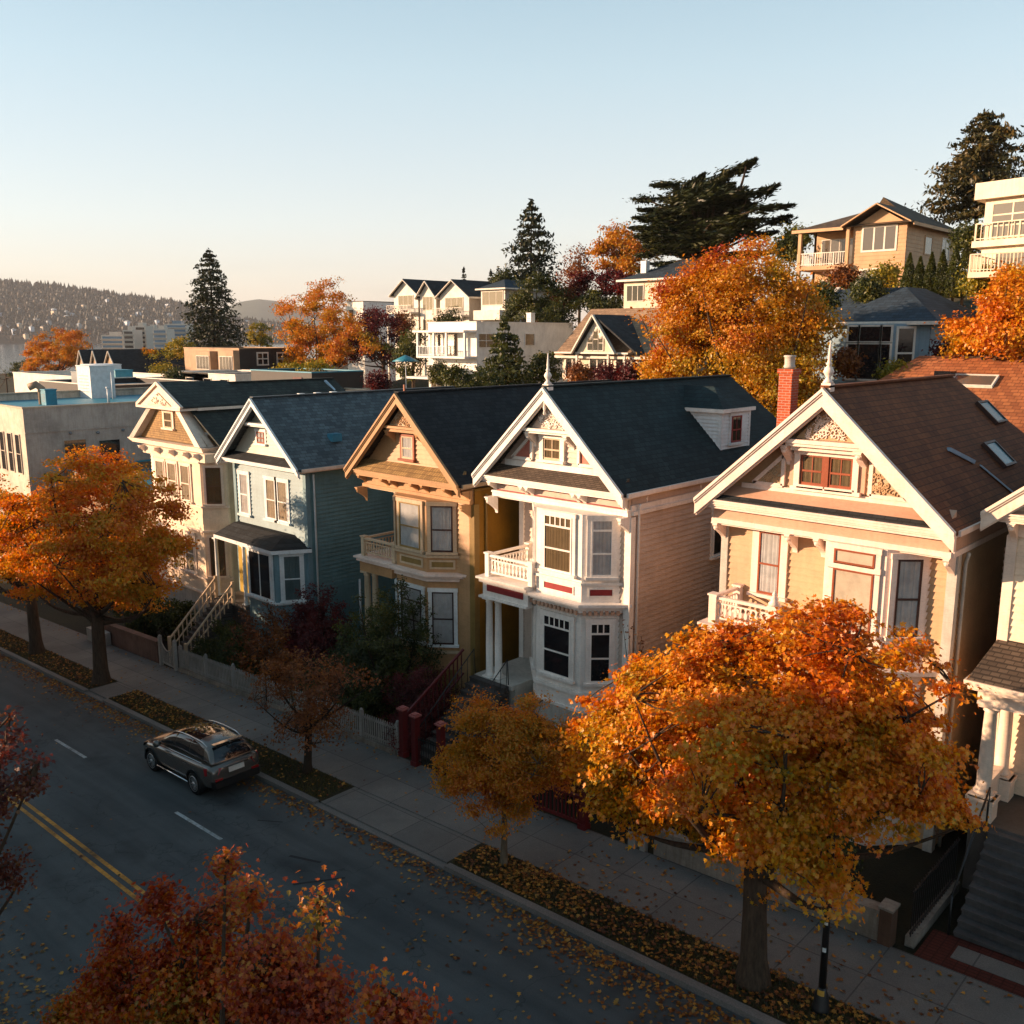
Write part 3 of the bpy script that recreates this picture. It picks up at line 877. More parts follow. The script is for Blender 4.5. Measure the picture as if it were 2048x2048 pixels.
    for x, y in ((-28.2, 21.95), (-27.9, 22.1)): turned_column(r, x, y, 0.6, 3.45, 0.14, T)
    pf = MB(); pf.box(xl, xn, 21.7, 24.0, 0.42, 0.57); pf.box(xl + 0.05, xn, 21.8, 24.0, -1.7, 0.42); pf.build("porch_floor", M_["porchfloor"], r)
    F2 = Fr((xl, 24.0), (xn, 24.0))
    window(r, F2, 0.5, 1.35, 4.5, 6.4, M_["bluetrim"], M_["bluetrim"], "blind", 0.12, 0.06, "double", curt=CURTW)
    d = MB(); d.M = F2.M; d.box(0.5, 1.4, -0.05, -0.02, 0.57, 2.9); d.box(0.38, 0.5, -0.08, 0, 0.57, 3.05); d.box(1.4, 1.52, -0.08, 0, 0.57, 3.05); d.build("door", M_["wood"], r)
    steps(r, -28.8, -27.3, 19.2, -1.6, 21.7, 0.55, 11, M_["step"])
    gutter_fascia(r, -22.98, yf + 0.1, yb + 0.3, 7.43, M_["ochtrim"], 1)
    m = MB(); corner_board(m, xr, yw, -1.6, 6.66, 0.18, 1); m.build("corner_board", M_["olive"], r)
    downpipe(r, xr + 0.1, yw + 0.5, -1.5, 7.0, M_["olive"])
    m = MB(); m.box(-26.2, -26.14, yf + 0.3, yf + 0.36, 10.4, 10.75); m.build("finial_stub", M_["rust"], r)
    return r


# ---------------------------------------------------------------- grey-blue house
def blue_house():
    xl, xr, xm, yw, yf, yb = -38.75, -33.05, -35.95, 22.6, 22.0, 33.8
    zb, ze, za = -2.3, 7.0, 9.86
    r = thing("victorian_house", (xm, yw, gz(xm)), "grey-blue gabled house with plain white-cased windows and a teal side wall", "house", "Victorian row houses")
    W, T = M_["blue"], M_["bluetrim"]
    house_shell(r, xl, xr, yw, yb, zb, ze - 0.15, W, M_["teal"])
    gable_roof(r, -39.2, -32.62, xm, ze, za, yf - 0.06, yb + 0.3, R2, T)
    rake_boards(r, -39.2, -32.62, xm, ze, za - 0.02, yf, T, 0.26)
    fa, fb = roofline(-39.0, -32.8, xm, ze - 0.12, za - 0.12)
    g = MB(); siding_gable(g, fa, fb, yw - 0.02, 7.1, za - 0.15); g.build("gable_wall", M_["bluegab"], r)  # same blue siding, its sunlit cream put into the gable colour
    m = MB(); m.ext_x([(yf - 0.02, 7.03), (yw, 7.3), (yw, 7.0), (yf - 0.02, 7.0)], -38.9, -33.0); m.build("skirt_roof", R3, r)
    cornice(r, -39.1, -32.7, yf, yw + 0.25, 6.8, 7.0, T)
    m = MB(); m.box(-37.2, -35.2, yf + 0.1, yw, 8.62, 8.72); m.box(-37.1, -35.3, yf + 0.2, yw, 8.55, 8.62); m.build("gable_hood", T, r)
    F = Fr((xl, yw), (xr, yw))
    window(r, F, -36.62 - xl, -36.02 - xl, 7.78, 8.3, T, M_["rust"], "curtain", 0.13, 0.07, "grid", name="attic_window", curt=CURTW)
    window(r, F, 0.45, 1.15, 4.35, 6.25, T, T, "curtain", 0.14, 0.08, "double", curt=CURTW)
    window(r, F, 2.65, 3.4, 4.4, 6.22, T, T, "curtain", 0.14, 0.08, "double", curt=CURT)
    window(r, F, 3.56, 4.32, 4.4, 6.22, T, T, "curtain", 0.14, 0.08, "double", curt=CURT)
    # porch and bay under one low roof
    pts = [(-36.1, yw), (-36.1, 21.4), (-33.9, 21.4), (-33.1, yw)]
    bay_body(r, pts, -0.1, 3.4, W, "bay", 0.1)
    b = MB(); b.cut(); bay_ring(b, pts, 0.02, -2.3, -0.1, 0.1); b.build("bay_base", M_["teal"], r)
    b = MB(); b.cut(); bay_ring(b, pts, 0.1, 1.0, 1.1); b.cut(); bay_ring(b, pts, 0.1, 3.3, 3.42); b.build("bay_sill", T, r)
    f = Fr(pts[1], pts[2]); window(r, f, 0.25, 1.95, 1.15, 3.2, T, T, "dark", 0.14, 0.07, "cols", ncol=2, name="bay_window")
    f = Fr(pts[2], pts[3]); window(r, f, 0.35, 1.1, 1.15, 3.2, T, T, "curtain", 0.14, 0.07, "double", name="bay_window", curt=paint("#5a6a66", 0.8))
    c = [(-38.75, 21.3, 3.5), (-33.75, 21.15, 3.5), (-32.85, 22.62, 3.5), (-38.75, 22.62, 3.5)]
    tpz = 3.92
    t4 = [(-38.6, 22.3, tpz), (-34.3, 22.2, tpz), (-34.0, 22.62, tpz), (-38.6, 22.62, tpz)]
    m = MB(); m.hexa([(x, y, z - 0.03) for x, y, z in c], t4); m.build("porch_roof", R3, r)
    m = MB(); m.slab([(x, y) for x, y, z in c], 3.3, 3.465); m.build("porch_fascia", T, r)
    for x in (-38.75, -36.35): turned_column(r, x, 21.4, 0.55, 3.3, 0.09, T)
    pf = MB(); pf.box(xl, -36.1, 21.2, yw, 0.35, 0.5); pf.box(xl + 0.05, -36.1, 21.3, yw, -2.3, 0.35); pf.build("porch_floor", M_["porchfloor"], r)
    m = MB(); m.box(-38.7, -37.05, yw - 0.1, yw - 0.02, 0.5, 3.3); m.build("porch_wall", M_["yellowdoor"], r)
    m = MB(); m.box(-37.0, -36.2, yw - 0.08, yw - 0.02, 0.5, 2.7); dr = m.build("door", M_["wood"], r)
    m = MB(); m.box(-36.85, -36.35, yw - 0.09, yw - 0.08, 1.5, 2.5); m.build("door_glass", DARKG, dr)
    steps(r, -38.6, -37.2, 18.7, -1.95, 21.2, 0.48, 13, M_["step"])
    m = MB()
    for x in (-38.65, -37.15):
        m.cut()
        m.bar((x, 18.75, -1.0), (x, 21.2, 1.4), 0.07, 0.07)
        m.bar((x, 18.75, -1.5), (x, 21.2, 0.9), 0.05, 0.05)
        for k in range(12):
            q = k / 11; y = 18.8 + 2.35 * q; m.box(x - 0.02, x + 0.02, y - 0.02, y + 0.02, -1.9 + 2.4 * q, -1.0 + 2.4 * q)
        m.box(x - 0.06, x + 0.06, 18.7, 18.82, -2.1, -0.85); m.box(x - 0.06, x + 0.06, 21.15, 21.27, 0.4, 1.5)
    m.build("stair_railing", M_["ochtrim"], r)
    m = MB(); corner_board(m, xr, yw, -2.2, 6.8, 0.14, 1); m.cut(); corner_board(m, xl, yw, -2.2, 6.8, 0.14, -1); m.build("corner_board", M_["blue"], r)
    gutter_fascia(r, -32.65, yf + 0.1, yb + 0.3, 7.03, M_["creamtrim"], 1)
    downpipe(r, xr + 0.14, yw + 0.3, -2.1, 6.7, T); 
    m = MB(); m.tube([(xr + 0.1, 25.2, -2), (xr + 0.1, 25.2, 1.6)], 0.05, 8); m.build("vent_pipe", T, r)
    m = MB(); m.box(-33.9, -33.5, 24.4, 24.9, 7.9, 8.25); m.build("roof_vent", plain("cyan_metal", "#3d7d93", 0.4), r)
    m = MB()
    for y in (24.5, 25.4, 26.3): m.cut(); m.box(xm - 0.3, xm - 0.1, y, y + 0.3, za - 0.15, za + 0.06)
    m.build("ridge_vent", T, r)
    return r


# ---------------------------------------------------------------- cream Queen Anne at the far end
def cream_house():
    xl, xr, xm, yw, yf, yb = -47.3, -40.0, -44.35, 22.7, 22.0, 32.5
    zb, ze, za = -2.9, 7.25, 10.1
    r = thing("victorian_house", (xm, yw, gz(xm)), "cream Queen Anne house with hooded shingled gable and two-storey bay, behind the left maple", "house", "Victorian row houses")
    W, T = M_["cream"], M_["creamtrim"]
    house_shell(r, xl, xr, yw, yb, zb, ze - 0.15, W, W)
    L, Rr = -48.1, -40.85
    gable_roof(r, L - 0.1, -39.6, xm, ze, za, yf + 0.5, yb, R1, T)
    fa, fb = roofline(L, -40.6, xm, ze, za)
    g = MB(); siding_gable(g, fa, fb, yw - 0.35, ze + 0.05, za - 0.9, 0.13, 0.03); g.build("gable_wall", SCALE, r)
    # flared rakes either side of the recessed gable field
    for s in (-1, 1):
        m = MB(); xe = L if s < 0 else -40.7
        xa = xm + s * 1.55
        m.hexa([(xe, yf - 0.05, ze + 0.02), (xe, yw, ze + 0.02), (xm + s * 1.2, yw, 9.1), (xa, yf + 0.05, 9.02)], [(xe - s * 0.5, yf - 0.05, ze + 0.02), (xe - s * 0.5, yw, ze + 0.02), (xm + s * 0.8, yw, 9.1), (xa - s * 0.45, yf + 0.05, 9.02)])
        m.build("flared_rake", T if s > 0 else M_["foundation"], r)
    cornice(r, L - 0.05, -40.55, yf - 0.05, yw + 0.3, 7.02, 7.25, T)
    fz = MB(); fz.box(-46.2, -39.95, 21.75, yw + 0.04, 6.62, 7.02); fz.build("frieze", W, r)
    for x in (-46.0, -44.4, -42.9, -41.5, -40.5): bracket(r, x, 21.75, 7.02, 0.3, 0.4, 0.14, T)
    # hood pediment
    hz = 9.05
    m = MB(); m.ext_y([(-46.6, hz), (-42.2, hz), (xm, za + 0.08)], yf - 0.12, yf + 0.6); m.build("pediment", T, r)
    m = MB(); m.box(-46.7, -42.1, yf - 0.22, yf + 0.7, hz - 0.12, hz); m.box(-42.2, -42.05, yf + 0.7, yf + 3.6, hz - 0.14, hz); m.build("pediment_cornice", T, r)
    for s in (-1, 1):
        m = MB(); m.bar((xm + s * 2.3, yf - 0.15, hz + 0.02), (xm, yf - 0.15, za + 0.12), 0.14, 0.16, (0, 1, 0)); m.build("bargeboard", T, r)
    fret_triangle(r, [(-45.6, hz + 0.08), (-43.1, hz + 0.08), (xm, hz + 0.7)], yf - 0.16, T, W, 24)
    m = MB(); m.hexa([(-42.05, yf - 0.1, hz), (-42.05, yf + 3.6, hz), (xm, yf + 3.6, za), (xm, yf - 0.1, za + 0.1)], [(-42.05, yf - 0.1, hz + 0.08), (-42.05, yf + 3.6, hz + 0.08), (xm, yf + 3.6, za + 0.12), (xm, yf - 0.1, za + 0.18)]); m.build("hood_roof", R1, r)
    window(r, Fr((xl, yw - 0.35), (xr, yw - 0.35)), -44.75 - xl, -43.95 - xl, 7.95, 8.75, T, M_["ochtrim"], "curtain", 0.16, 0.08, "double", name="attic_window", curt=CURTD)
    pts = [(-46.2, yw), (-45.2, 21.8), (-40.55, 21.8), (-39.75, yw)]
    bay_body(r, pts, 0.15, 6.62, W, "bay", 0.1)
    b = MB(); b.cut(); bay_ring(b, pts, -0.05, -2.9, 0.15, 0.1); b.build("bay_base", M_["foundation"], r)
    b = MB()
    for z in (0.1, 0.85, 3.2, 4.4, 6.55): bay_ring(b, pts, 0.09, z, z + 0.09); b.cut()
    b.build("belt_cornice", T, r)
    f = Fr(pts[1], pts[2])
    for z0, z1 in ((4.6, 6.35), (1.05, 2.95)):
        for u in (0.3, 1.55, 2.85):
            window(r, f, u, u + 0.85, z0, z1, T, T, "curtain", 0.12, 0.06, "double", name="bay_window", curt=CURT)
        window(r, Fr(pts[0], pts[1]), 0.35, 1.0, z0, z1, T, T, "curtain", 0.12, 0.06, "double", name="bay_window")
        window(r, Fr(pts[2], pts[3]), 0.25, 0.95, z0, z1, T, M_["wood"], "curtain", 0.12, 0.06, "double", name="bay_window", curt=CURTD)
    b = MB(); b.cut(); bay_ring(b, pts, 0.02, 3.6, 4.1, 0.1); b.build("bay_panel", W, r)
    gutter_fascia(r, -39.62, yf + 0.6, yb, 7.28, T, 1)
    m = MB(); m.bar((xm + 0.3, yb - 0.8, za - 0.1), (xm + 2.6, yb - 0.3, za - 1.9), 0.16, 0.08); m.build("flashing", plain("pale_blue_metal", "#9db4c4", 0.35), r)
    return r


# ---------------------------------------------------------------- big tan house, brown roof
def tan_house():
    xl, xr, xm, yw, yf, yb = -13.05, -6.85, -9.95, 22.9, 22.0, 33.2
    zb, ze, za = -0.8, 8.12, 11.27
    r = thing("victorian_house", (xm, yw, gz(xm)), "large tan Victorian house with brown roof, carved gable and rust window frames", "house", "Victorian row houses")
    W, T = M_["tan"], M_["tantrim"]; Fz = M_["frieze"]
    house_shell(r, xl, xr, yw, yb, zb, ze - 0.2, W, W)
    gable_roof(r, -13.45, -6.62, xm, ze, za, yf - 0.06, yb + 0.3, R5, T, hip=2.4)
    rake_boards(r, -13.45, -6.62, xm, ze, za - 0.02, yf, T, 0.34, 0.14)
    fa, fb = roofline(-13.25, -6.8, xm, ze - 0.14, za - 0.14)
    g = MB(); siding_gable(g, fa, fb, 22.6, 8.3, za - 0.15); g.build("gable_wall", W, r)
    m = MB(); m.ext_x([(yf - 0.02, 8.14), (22.62, 8.5), (22.62, 8.1), (yf - 0.02, 8.1)], -13.2, -6.85); m.build("skirt_roof", Fz, r)
    m = MB(); m.ext_x([(yf - 0.03, 8.15), (yf + 0.16, 8.245), (yf + 0.16, 8.2), (yf - 0.03, 8.12)], -13.2, -6.85); m.build("moss_strip", R3, r)
    cornice(r, -13.38, -6.7, yf - 0.04, yw + 0.3, 7.86, 8.12, T)
    fz = MB(); fz.box(-13.1, -6.8, 22.3, yw + 0.04, 7.56, 7.86); fz.box(-6.84, -6.76, 22.3, yb, 7.56, 7.86); fz.build("frieze", Fz, r)
    ar = MB(); ar.box(-13.12, -6.78, 22.24, yw + 0.04, 7.42, 7.56); ar.box(-6.82, -6.73, 22.3, yb, 7.42, 7.56); ar.build("architrave", T, r)
    for x in (-13.05, -10.9, -10.1, -6.9): bracket(r, x, yw - 0.05, 7.42, 0.55, 0.62, 0.14, T, "corner_bracket")
    rc = MB(); rc.box(-13.1, -6.85, 22.35, yw + 0.02, 7.36, 7.42); rc.build("soffit", T, r)
    hz = 9.88; x0, x1 = fa(hz) + 0.36, fb(hz) - 0.36
    h = MB(); h.box(x0 - 0.14, x1 + 0.14, yf + 0.04, 22.6, hz - 0.06, hz + 0.04); h.box(x0 - 0.08, x1 + 0.08, yf + 0.1, 22.6, hz - 0.14, hz - 0.06); h.box(x0, x1, yf + 0.25, 22.6, hz - 0.26, hz - 0.14); h.build("gable_hood", T, r)
    fret_triangle(r, [(x0 + 0.12, hz + 0.05), (x1 - 0.12, hz + 0.05), (xm, za - 0.48)], yf + 0.28, T, M_["tan"], 75)
    for x in (-11.05, -9.1): bracket(r, x, 22.57, hz - 0.14, 0.42, 0.56, 0.17, T, "hood_bracket")
    F = Fr((xl, 22.6), (xr, 22.6)); ua = -10.72 - xl
    window(r, F, ua, ua + 0.62, 8.72, 9.5, T, M_["rust"], "curtain", 0.0, 0.09, "grid", name="gable_window", curt=CURTD)
    window(r, F, ua + 0.76, ua + 1.38, 8.72, 9.5, T, M_["rust"], "curtain", 0.0, 0.09, "grid", name="gable_window", curt=CURTD)
    m = MB(); m.box(-10.1, -9.96, 22.48, 22.6, 8.66, 9.53); m.build("mullion", M_["rust"], r)
    m = MB()
    for a, b in ((-10.88, -10.73), (-9.33, -9.18)): m.box(a, b, 22.46, 22.6, 8.6, 9.62)
    m.box(-10.9, -9.16, 22.45, 22.6, 9.5, 9.62); m.box(-10.95, -9.1, 22.42, 22.6, 8.57, 8.67); m.build("gable_window_surround", T, r)
    m = MB()
    for a in (-11.02, -9.17): m.cut(); m.box(a, a + 0.15, 22.52, 22.6, 8.62, 9.5)
    m.build("peach_strip", Fz, r)
    for sx, xa, xb in ((1, -12.05, -11.2), (-1, -7.95, -8.88)):
        P = [(xa, 8.62), (xb, 8.62), (xb, 8.62 + abs(xb - xa) * 0.95)]
        fret_triangle(r, P if sx > 0 else [P[1], P[0], P[2]], 22.56, M_["tan"], M_["ochtrim"], 34 + sx, "gable_panel")
        t = MB()
        for a, b in ((0, 1), (1, 2), (2, 0)): t.bar((P[a][0], 22.55, P[a][1]), (P[b][0], 22.55, P[b][1]), 0.10, 0.12, (0, 1, 0))
        t.build("panel_moulding", T, r)
    sb = MB(); sb.box(-12.4, -7.5, 22.53, 22.6, 8.42, 8.58); sb.build("sill_band", T, r)
    # upper front: window, bay
    F = Fr((xl, yw), (xr, yw))
    window(r, F, 1.1, 1.75, 5.5, 7.25, T, M_["rust"], "curtain", 0.2, 0.09, "double", curt=CURTW)
    pts = [(-10.05, yw), (-9.75, 22.15), (-8.2, 22.15), (-7.38, yw)]
    bay_body(r, pts, -0.8, 7.42, T, "bay", 0.2)
    b = MB(); b.cut(); bay_ring(b, pts, 0.25, 4.28, 4.4); b.cut(); bay_ring(b, pts, 0.12, 5.02, 5.12); b.cut(); bay_ring(b, pts, 0.1, 1.5, 1.62); b.build("belt_cornice", T, r)
    f = Fr(pts[1], pts[2])
    window(r, f, 0.26, 1.29, 6.9, 7.28, T, M_["rust"], "blind", 0.14, 0.07, "fixed", sill=False, name="bay_window")
    window(r, f, 0.26, 1.29, 5.25, 6.78, T, M_["rust"], "blind", 0.14, 0.07, "fixed", name="bay_window")
    window(r, f, 0.26, 1.29, 1.8, 3.9, T, M_["rust"], "dark", 0.14, 0.07, "double", name="bay_window")
    f = Fr(pts[2], pts[3])
    window(r, f, 0.25, 0.85, 5.25, 7.2, T, M_["dkbrown"], "curtain", 0.14, 0.07, "double", name="bay_window", curt=CURTW)
    window(r, f, 0.25, 0.85, 1.8, 3.9, T, M_["dkbrown"], "dark", 0.14, 0.07, "double", name="bay_window")
    bx0, bx1, by = -12.75, -10.1, 21.4
    m = MB(); m.box(bx0, bx1, by - 0.1, yw, 4.62, 4.76); m.box(bx0 - 0.08, bx1, by - 0.18, yw, 4.76, 4.83); m.build("balcony_floor", T, r)
    m = MB(); m.box(bx0 + 0.1, bx1, by, by + 0.2, 4.1, 4.62); m.box(bx0 + 0.1, bx0 + 0.3, by + 0.2, yw, 4.1, 4.62); m.build("porch_beam", Fz, r)
    balcony_rail(r, [(bx0 + 0.25, yw - 0.1), (bx0 + 0.25, by + 0.12), (-10.75, by + 0.12)], 4.83, 0.76, T, 0.22)
    m = MB(); m.lathe([(0.14, 0), (0.15, 0.08), (0.09, 0.14), (0.11, 0.2), (0.05, 0.27), (0.07, 0.31), (0.01, 0.42)], (-10.75, by + 0.12, 5.63), 12); m.build("post_finial", T, r)
    for x in (-12.5, -10.4): turned_column(r, x, 21.55, 0.9, 4.1, 0.15, T)
    pf = MB(); pf.box(xl, -10.05, 21.35, yw, 0.75, 0.9); pf.box(xl + 0.05, -10.1, 21.45, yw, -0.8, 0.75); pf.build("porch_floor", M_["porchfloor"], r)
    m = MB(); m.box(-12.2, -11.2, yw - 0.07, yw - 0.02, 0.9, 3.2); m.build("door", M_["wood"], r)
    steps(r, -12.3, -10.9, 18.9, -0.6, 21.35, 0.88, 9, M_["step"])
    gutter_fascia(r, -6.66, yf + 0.1, yb + 0.3, 8.15, T, 1)
    m = MB(); corner_board(m, xr, yw, -0.7, 7.4, 0.16, 1); m.cut(); corner_board(m, xl, yw, -0.7, 7.4, 0.14, -1)
    m.build("corner_board", M_["foundation"], r)
    downpipe(r, xr + 0.1, yw + 0.4, -0.6, 7.4, M_["foundation"])
    window(r, Fr((xr, yw), (xr, yb)), 4.0, 4.7, 5.2, 6.8, T, T, "dark", 0.1, 0.06)
    finial(r, xm, yf + 0.12, za + 0.08, 1.05, T)
    # right slope: skylights, vent pipes, flashing
    up = (-3.33, 0, 3.15); al = (0, 1, 0)
    def on(x, y, d=0.0): return (x, y, za - (x - xm) * 3.15 / 3.33 + d)
    cy_ = NT("sky_lit_glass"); cy_.pbsdf((0.03, 0.13, 0.17, 1), 0.25, 0.35); cy_ = cy_.m
    skylight(r, on(-8.75, 31.2), al, up, 1.0, 0.9, M_["dkbrown"], cy_)
    skylight(r, on(-7.72, 28.6), al, up, 1.0, 0.9, M_["dkbrown"], cy_)
    fl = plain("roof_flashing", "#9fb2c2", 0.35)
    m = MB(); m.bar(on(-8.1, 25.6, 0.05), on(-7.7, 26.4, 0.05), 0.14, 0.1); m.build("roof_vent", fl, r)
    m = MB(); m.bar(on(-7.6, 26.7, 0.03), on(-6.75, 27.2, 0.03), 0.2, 0.04); m.build("flashing", fl, r)
    m = MB(); m.box(-6.95, -6.75, 29.6, 29.9, 8.3, 8.75); m.build("roof_box", fl, r)
    # chimney near the left eave
    bm = NT("red_brick"); v = bm.obj()
    br = bm.n("ShaderNodeTexBrick"); br.inputs["Scale"].default_value = 1.0; br.inputs["Brick Width"].default_value = 0.22; br.inputs["Row Height"].default_value = 0.075; br.inputs["Mortar Size"].default_value = 0.008
    br.inputs["Color1"].default_value = S("#b0522f"); br.inputs["Color2"].default_value = S("#9a4428"); br.inputs["Mortar"].default_value = S("#a8887a")
    sp = bm.n("ShaderNodeSeparateXYZ"); bm.l(v, sp.inputs[0]); cb = bm.n("ShaderNodeCombineXYZ"); bm.l(bm.math("ADD", sp.outputs[0], sp.outputs[1]), cb.inputs[0]); bm.l(sp.outputs[2], cb.inputs[1]); bm.l(cb.outputs[0], br.inputs["Vector"])
    bm.pbsdf(br.outputs["Color"], 0.85, 0.2, br.outputs["Fac"], 0.3, -0.01); M_["brick"] = bm.m
    cx, cyy = -12.42, 25.0
    m = MB(); m.box(cx - 0.2, cx + 0.2, cyy - 0.22, cyy + 0.22, 8.6, 11.45); m.box(cx - 0.24, cx + 0.24, cyy - 0.26, cyy + 0.26, 11.45, 11.58); m.box(cx - 0.33, cx + 0.33, cyy - 0.33, cyy + 0.33, 9.5, 9.62)
    c = m.build("chimney", bm.m, r)
    m = MB(); m.lathe([(0.15, 0), (0.17, 0.05), (0.14, 0.1), (0.15, 0.3), (0.18, 0.33), (0.16, 0.36)], (cx, cyy, 11.6), 12); m.build("chimney_pot", M_["foundation"], c)
    return r


# ---------------------------------------------------------------- house cut by the right edge, with porch columns
def right_house():
    xl, xr, xm, yw, yf, yb = -5.9, 0.9, -2.5, 23.6, 23.0, 34
    zb, ze, za = -0.4, 8.5, 11.7
    r = thing("victorian_house", (xm, yw, gz(xm)), "cream house at the right edge with round porch columns and wide front steps", "house", "Victorian row houses")
    W, T = M_["cream"], M_["creamtrim"]
    house_shell(r, xl, xr, yw, yb, zb, ze - 0.2, W, W)
    gable_roof(r, xl - 0.5, xr + 0.5, xm, ze, za, yf - 0.06, yb, R5, T)
    rake_boards(r, xl - 0.5, xr + 0.5, xm, ze, za - 0.02, yf, T, 0.34)
    fa, fb = roofline(xl - 0.3, xr + 0.3, xm, ze - 0.12, za - 0.12)
    g = MB(); siding_gable(g, fa, fb, yw, ze, za - 0.15); g.build("gable_wall", W, r)
    cornice(r, xl - 0.45, xr + 0.45, yf, yw + 0.3, 8.27, 8.5, T)
    fz = MB(); fz.box(xl - 0.03, xr + 0.03, yw - 0.12, yw + 0.04, 7.9, 8.27); fz.build("frieze", T, r)
    for x in (xl + 0.1, xl + 2, xr - 0.1): bracket(r, x, yw - 0.12, 8.27, 0.4, 0.5, 0.14, T)
    F = Fr((xl, yw), (xr, yw))
    window(r, F, 1.5, 2.3, 5.6, 7.3, T, M_["rust"], "curtain", 0.15, 0.08, "double"); window(r, F, 4.2, 5.0, 5.6, 7.3, T, M_["rust"], "curtain", 0.15, 0.08, "double")
    m = MB(); corner_board(m, xl, yw, -0.3, 7.9, 0.16, -1); m.build("corner_board", T, r)
    # porch
    pz, px0, px1, py = 1.55, -5.75, 1.0, 21.6
    m = MB(); m.box(px0, px1, py, yw, pz - 0.15, pz); m.box(px0 + 0.05, px1, py + 0.1, yw, -0.4, pz - 0.15); m.build("porch_floor", M_["porchfloor"], r)
    m = MB(); m.box(px0, px1, py, py + 0.3, 4.34, 4.7); m.box(px0, px0 + 0.3, py + 0.3, yw, 4.34, 4.7); m.build("porch_beam", T, r)
    m = MB(); m.box(px0 - 0.18, px1 + 0.1, py - 0.18, yw, 4.7, 4.82); m.box(px0 - 0.25, px1 + 0.1, py - 0.25, yw, 4.82, 4.92); m.build("porch_cornice", T, r)
    m = MB(); m.ext_x([(py - 0.22, 4.93), (yw, 5.35), (yw, 4.93)], px0 - 0.2, px1); m.build("porch_roof", R8, r)
    for x, y in ((-5.5, 21.85), (-5.5, 23.2), (-3.0, 21.85), (-0.6, 21.85)):
        turned_column(r, x, y, pz + 0.6, 4.34, 0.16, T)
        m = MB(); m.box(x - 0.27, x + 0.27, y - 0.19, y + 0.27, pz, pz + 0.53); m.box(x - 0.31, x + 0.31, y - 0.31 + 0.1, y + 0.31, pz + 0.44, pz + 0.53); m.build("column_plinth", T, r)
    m = MB(); m.box(-5.6, -5.4, 22.1, 23.0, pz + 0.75, pz + 0.85); m.box(-5.54, -5.46, 22.1, 23.0, pz, pz + 0.75); m.build("porch_railing", T, r)
    d = MB(); d.box(-4.6, -3.5, yw - 0.06, yw - 0.02, pz, pz + 2.3); dr = d.build("door", T, r)
    d = MB(); d.box(-4.42, -4.15, yw - 0.075, yw - 0.06, pz + 0.8, pz + 2.1); d.cut(); d.box(-3.95, -3.68, yw - 0.075, yw - 0.06, pz + 0.8, pz + 2.1); d.build("door_glass", DARKG, dr)
    steps(r, -5.2, -3.2, 19.5, -0.2, 21.6, pz - 0.05, 10, paint("#4f4d4d", 0.8, 0.4, "grey_concrete_step"))
    m = MB()
    for x in (-5.3, -3.1):
        m.cut()
        m.tube([(x, 19.5, 0.75), (x, 21.6, 2.45)], 0.025, 6); m.tube([(x, 19.5, -0.25), (x, 19.5, 0.75)], 0.025, 6); m.tube([(x, 21.6, 1.5), (x, 21.6, 2.45)], 0.025, 6)
    m.build("stair_railing", M_["iron"], r)
    return r


ROW = [cream_house(), blue_house(), ochre_house(), pink_house(), tan_house(), right_house()]
# ------------------------------------------------------------------ ground, street, verge
ASPH = ground_mat("asphalt", "#434748", "#515556", 0.9, 0.85, 70, 0.35, 0.01, wear=True)
CONC = ground_mat("pavement_concrete", "#5a5856", "#76736f", 0.8, 0.85, 45, 0.25, 0.01, joints=(1.52, 1.22))
KERB = ground_mat("kerb_concrete", "#605c59", "#76716c", 1.2, 0.85, 30, 0.3, 0.01)
SOIL = ground_mat("verge_soil", "#2a2519", "#3b3620", 1.5, 0.95, 25, 0.8, 0.04)
YARD = ground_mat("yard_soil", "#1d1b13", "#2c2a1a", 1.0, 0.95, 18, 0.8, 0.05)
LAND = ground_mat("hillside_ground", "#2e2a1a", "#413a22", 0.4, 0.95, 6, 0.6, 0.1)
WALLC = paint("#8d8378", 0.85, 0.55, "stained_concrete")
PICK = paint("#9b9791", 0.6, 0.35, "weathered_white_picket")
REDP = paint("#5c191b", 0.5, 0.3, "dark_red_paint")
YELL = paint("#c98b2a", 0.6, 0.8, "yellow_road_paint"); WHT = paint("#aeb6b8", 0.6, 0.85, "white_road_paint")


def strip(name, x0, x1, y0, y1, h, mat, nx=60, th=None, kind="structure", parent=None):
    """a sheet that follows the street grade"""
    mb = MB()
    for i in range(nx):
        a = x0 + (x1 - x0) * i / nx; b = x0 + (x1 - x0) * (i + 1) / nx
        za, zb = ground_z(a) + h, ground_z(b) + h
        mb.quad((a, y0, za), (b, y0, zb), (b, y1, zb), (a, y1, za))
        if th:
            mb.quad((a, y0, za - th), (b, y0, zb - th), (b, y0, zb), (a, y0, za))
            mb.quad((b, y1, zb - th), (a, y1, za - th), (a, y1, za), (b, y1, zb))
    if th:
        for x, s in ((x0, 1), (x1, -1)):
            z = ground_z(x) + h; q = [(x, y0, z), (x, y1, z), (x, y1, z - th), (x, y0, z - th)]
            mb.poly(q if s > 0 else q[::-1])
    o = mb.build(name, mat, parent)
    if kind: tag(o, kind=kind)
    return o


def ground_z(x):
    """street line: 5.7 % grade, easing flat far down the hill"""
    if x > -75: return G * x
    return G * -75 - 3.4 * (1 - math.exp((x + 75) / 60.0))


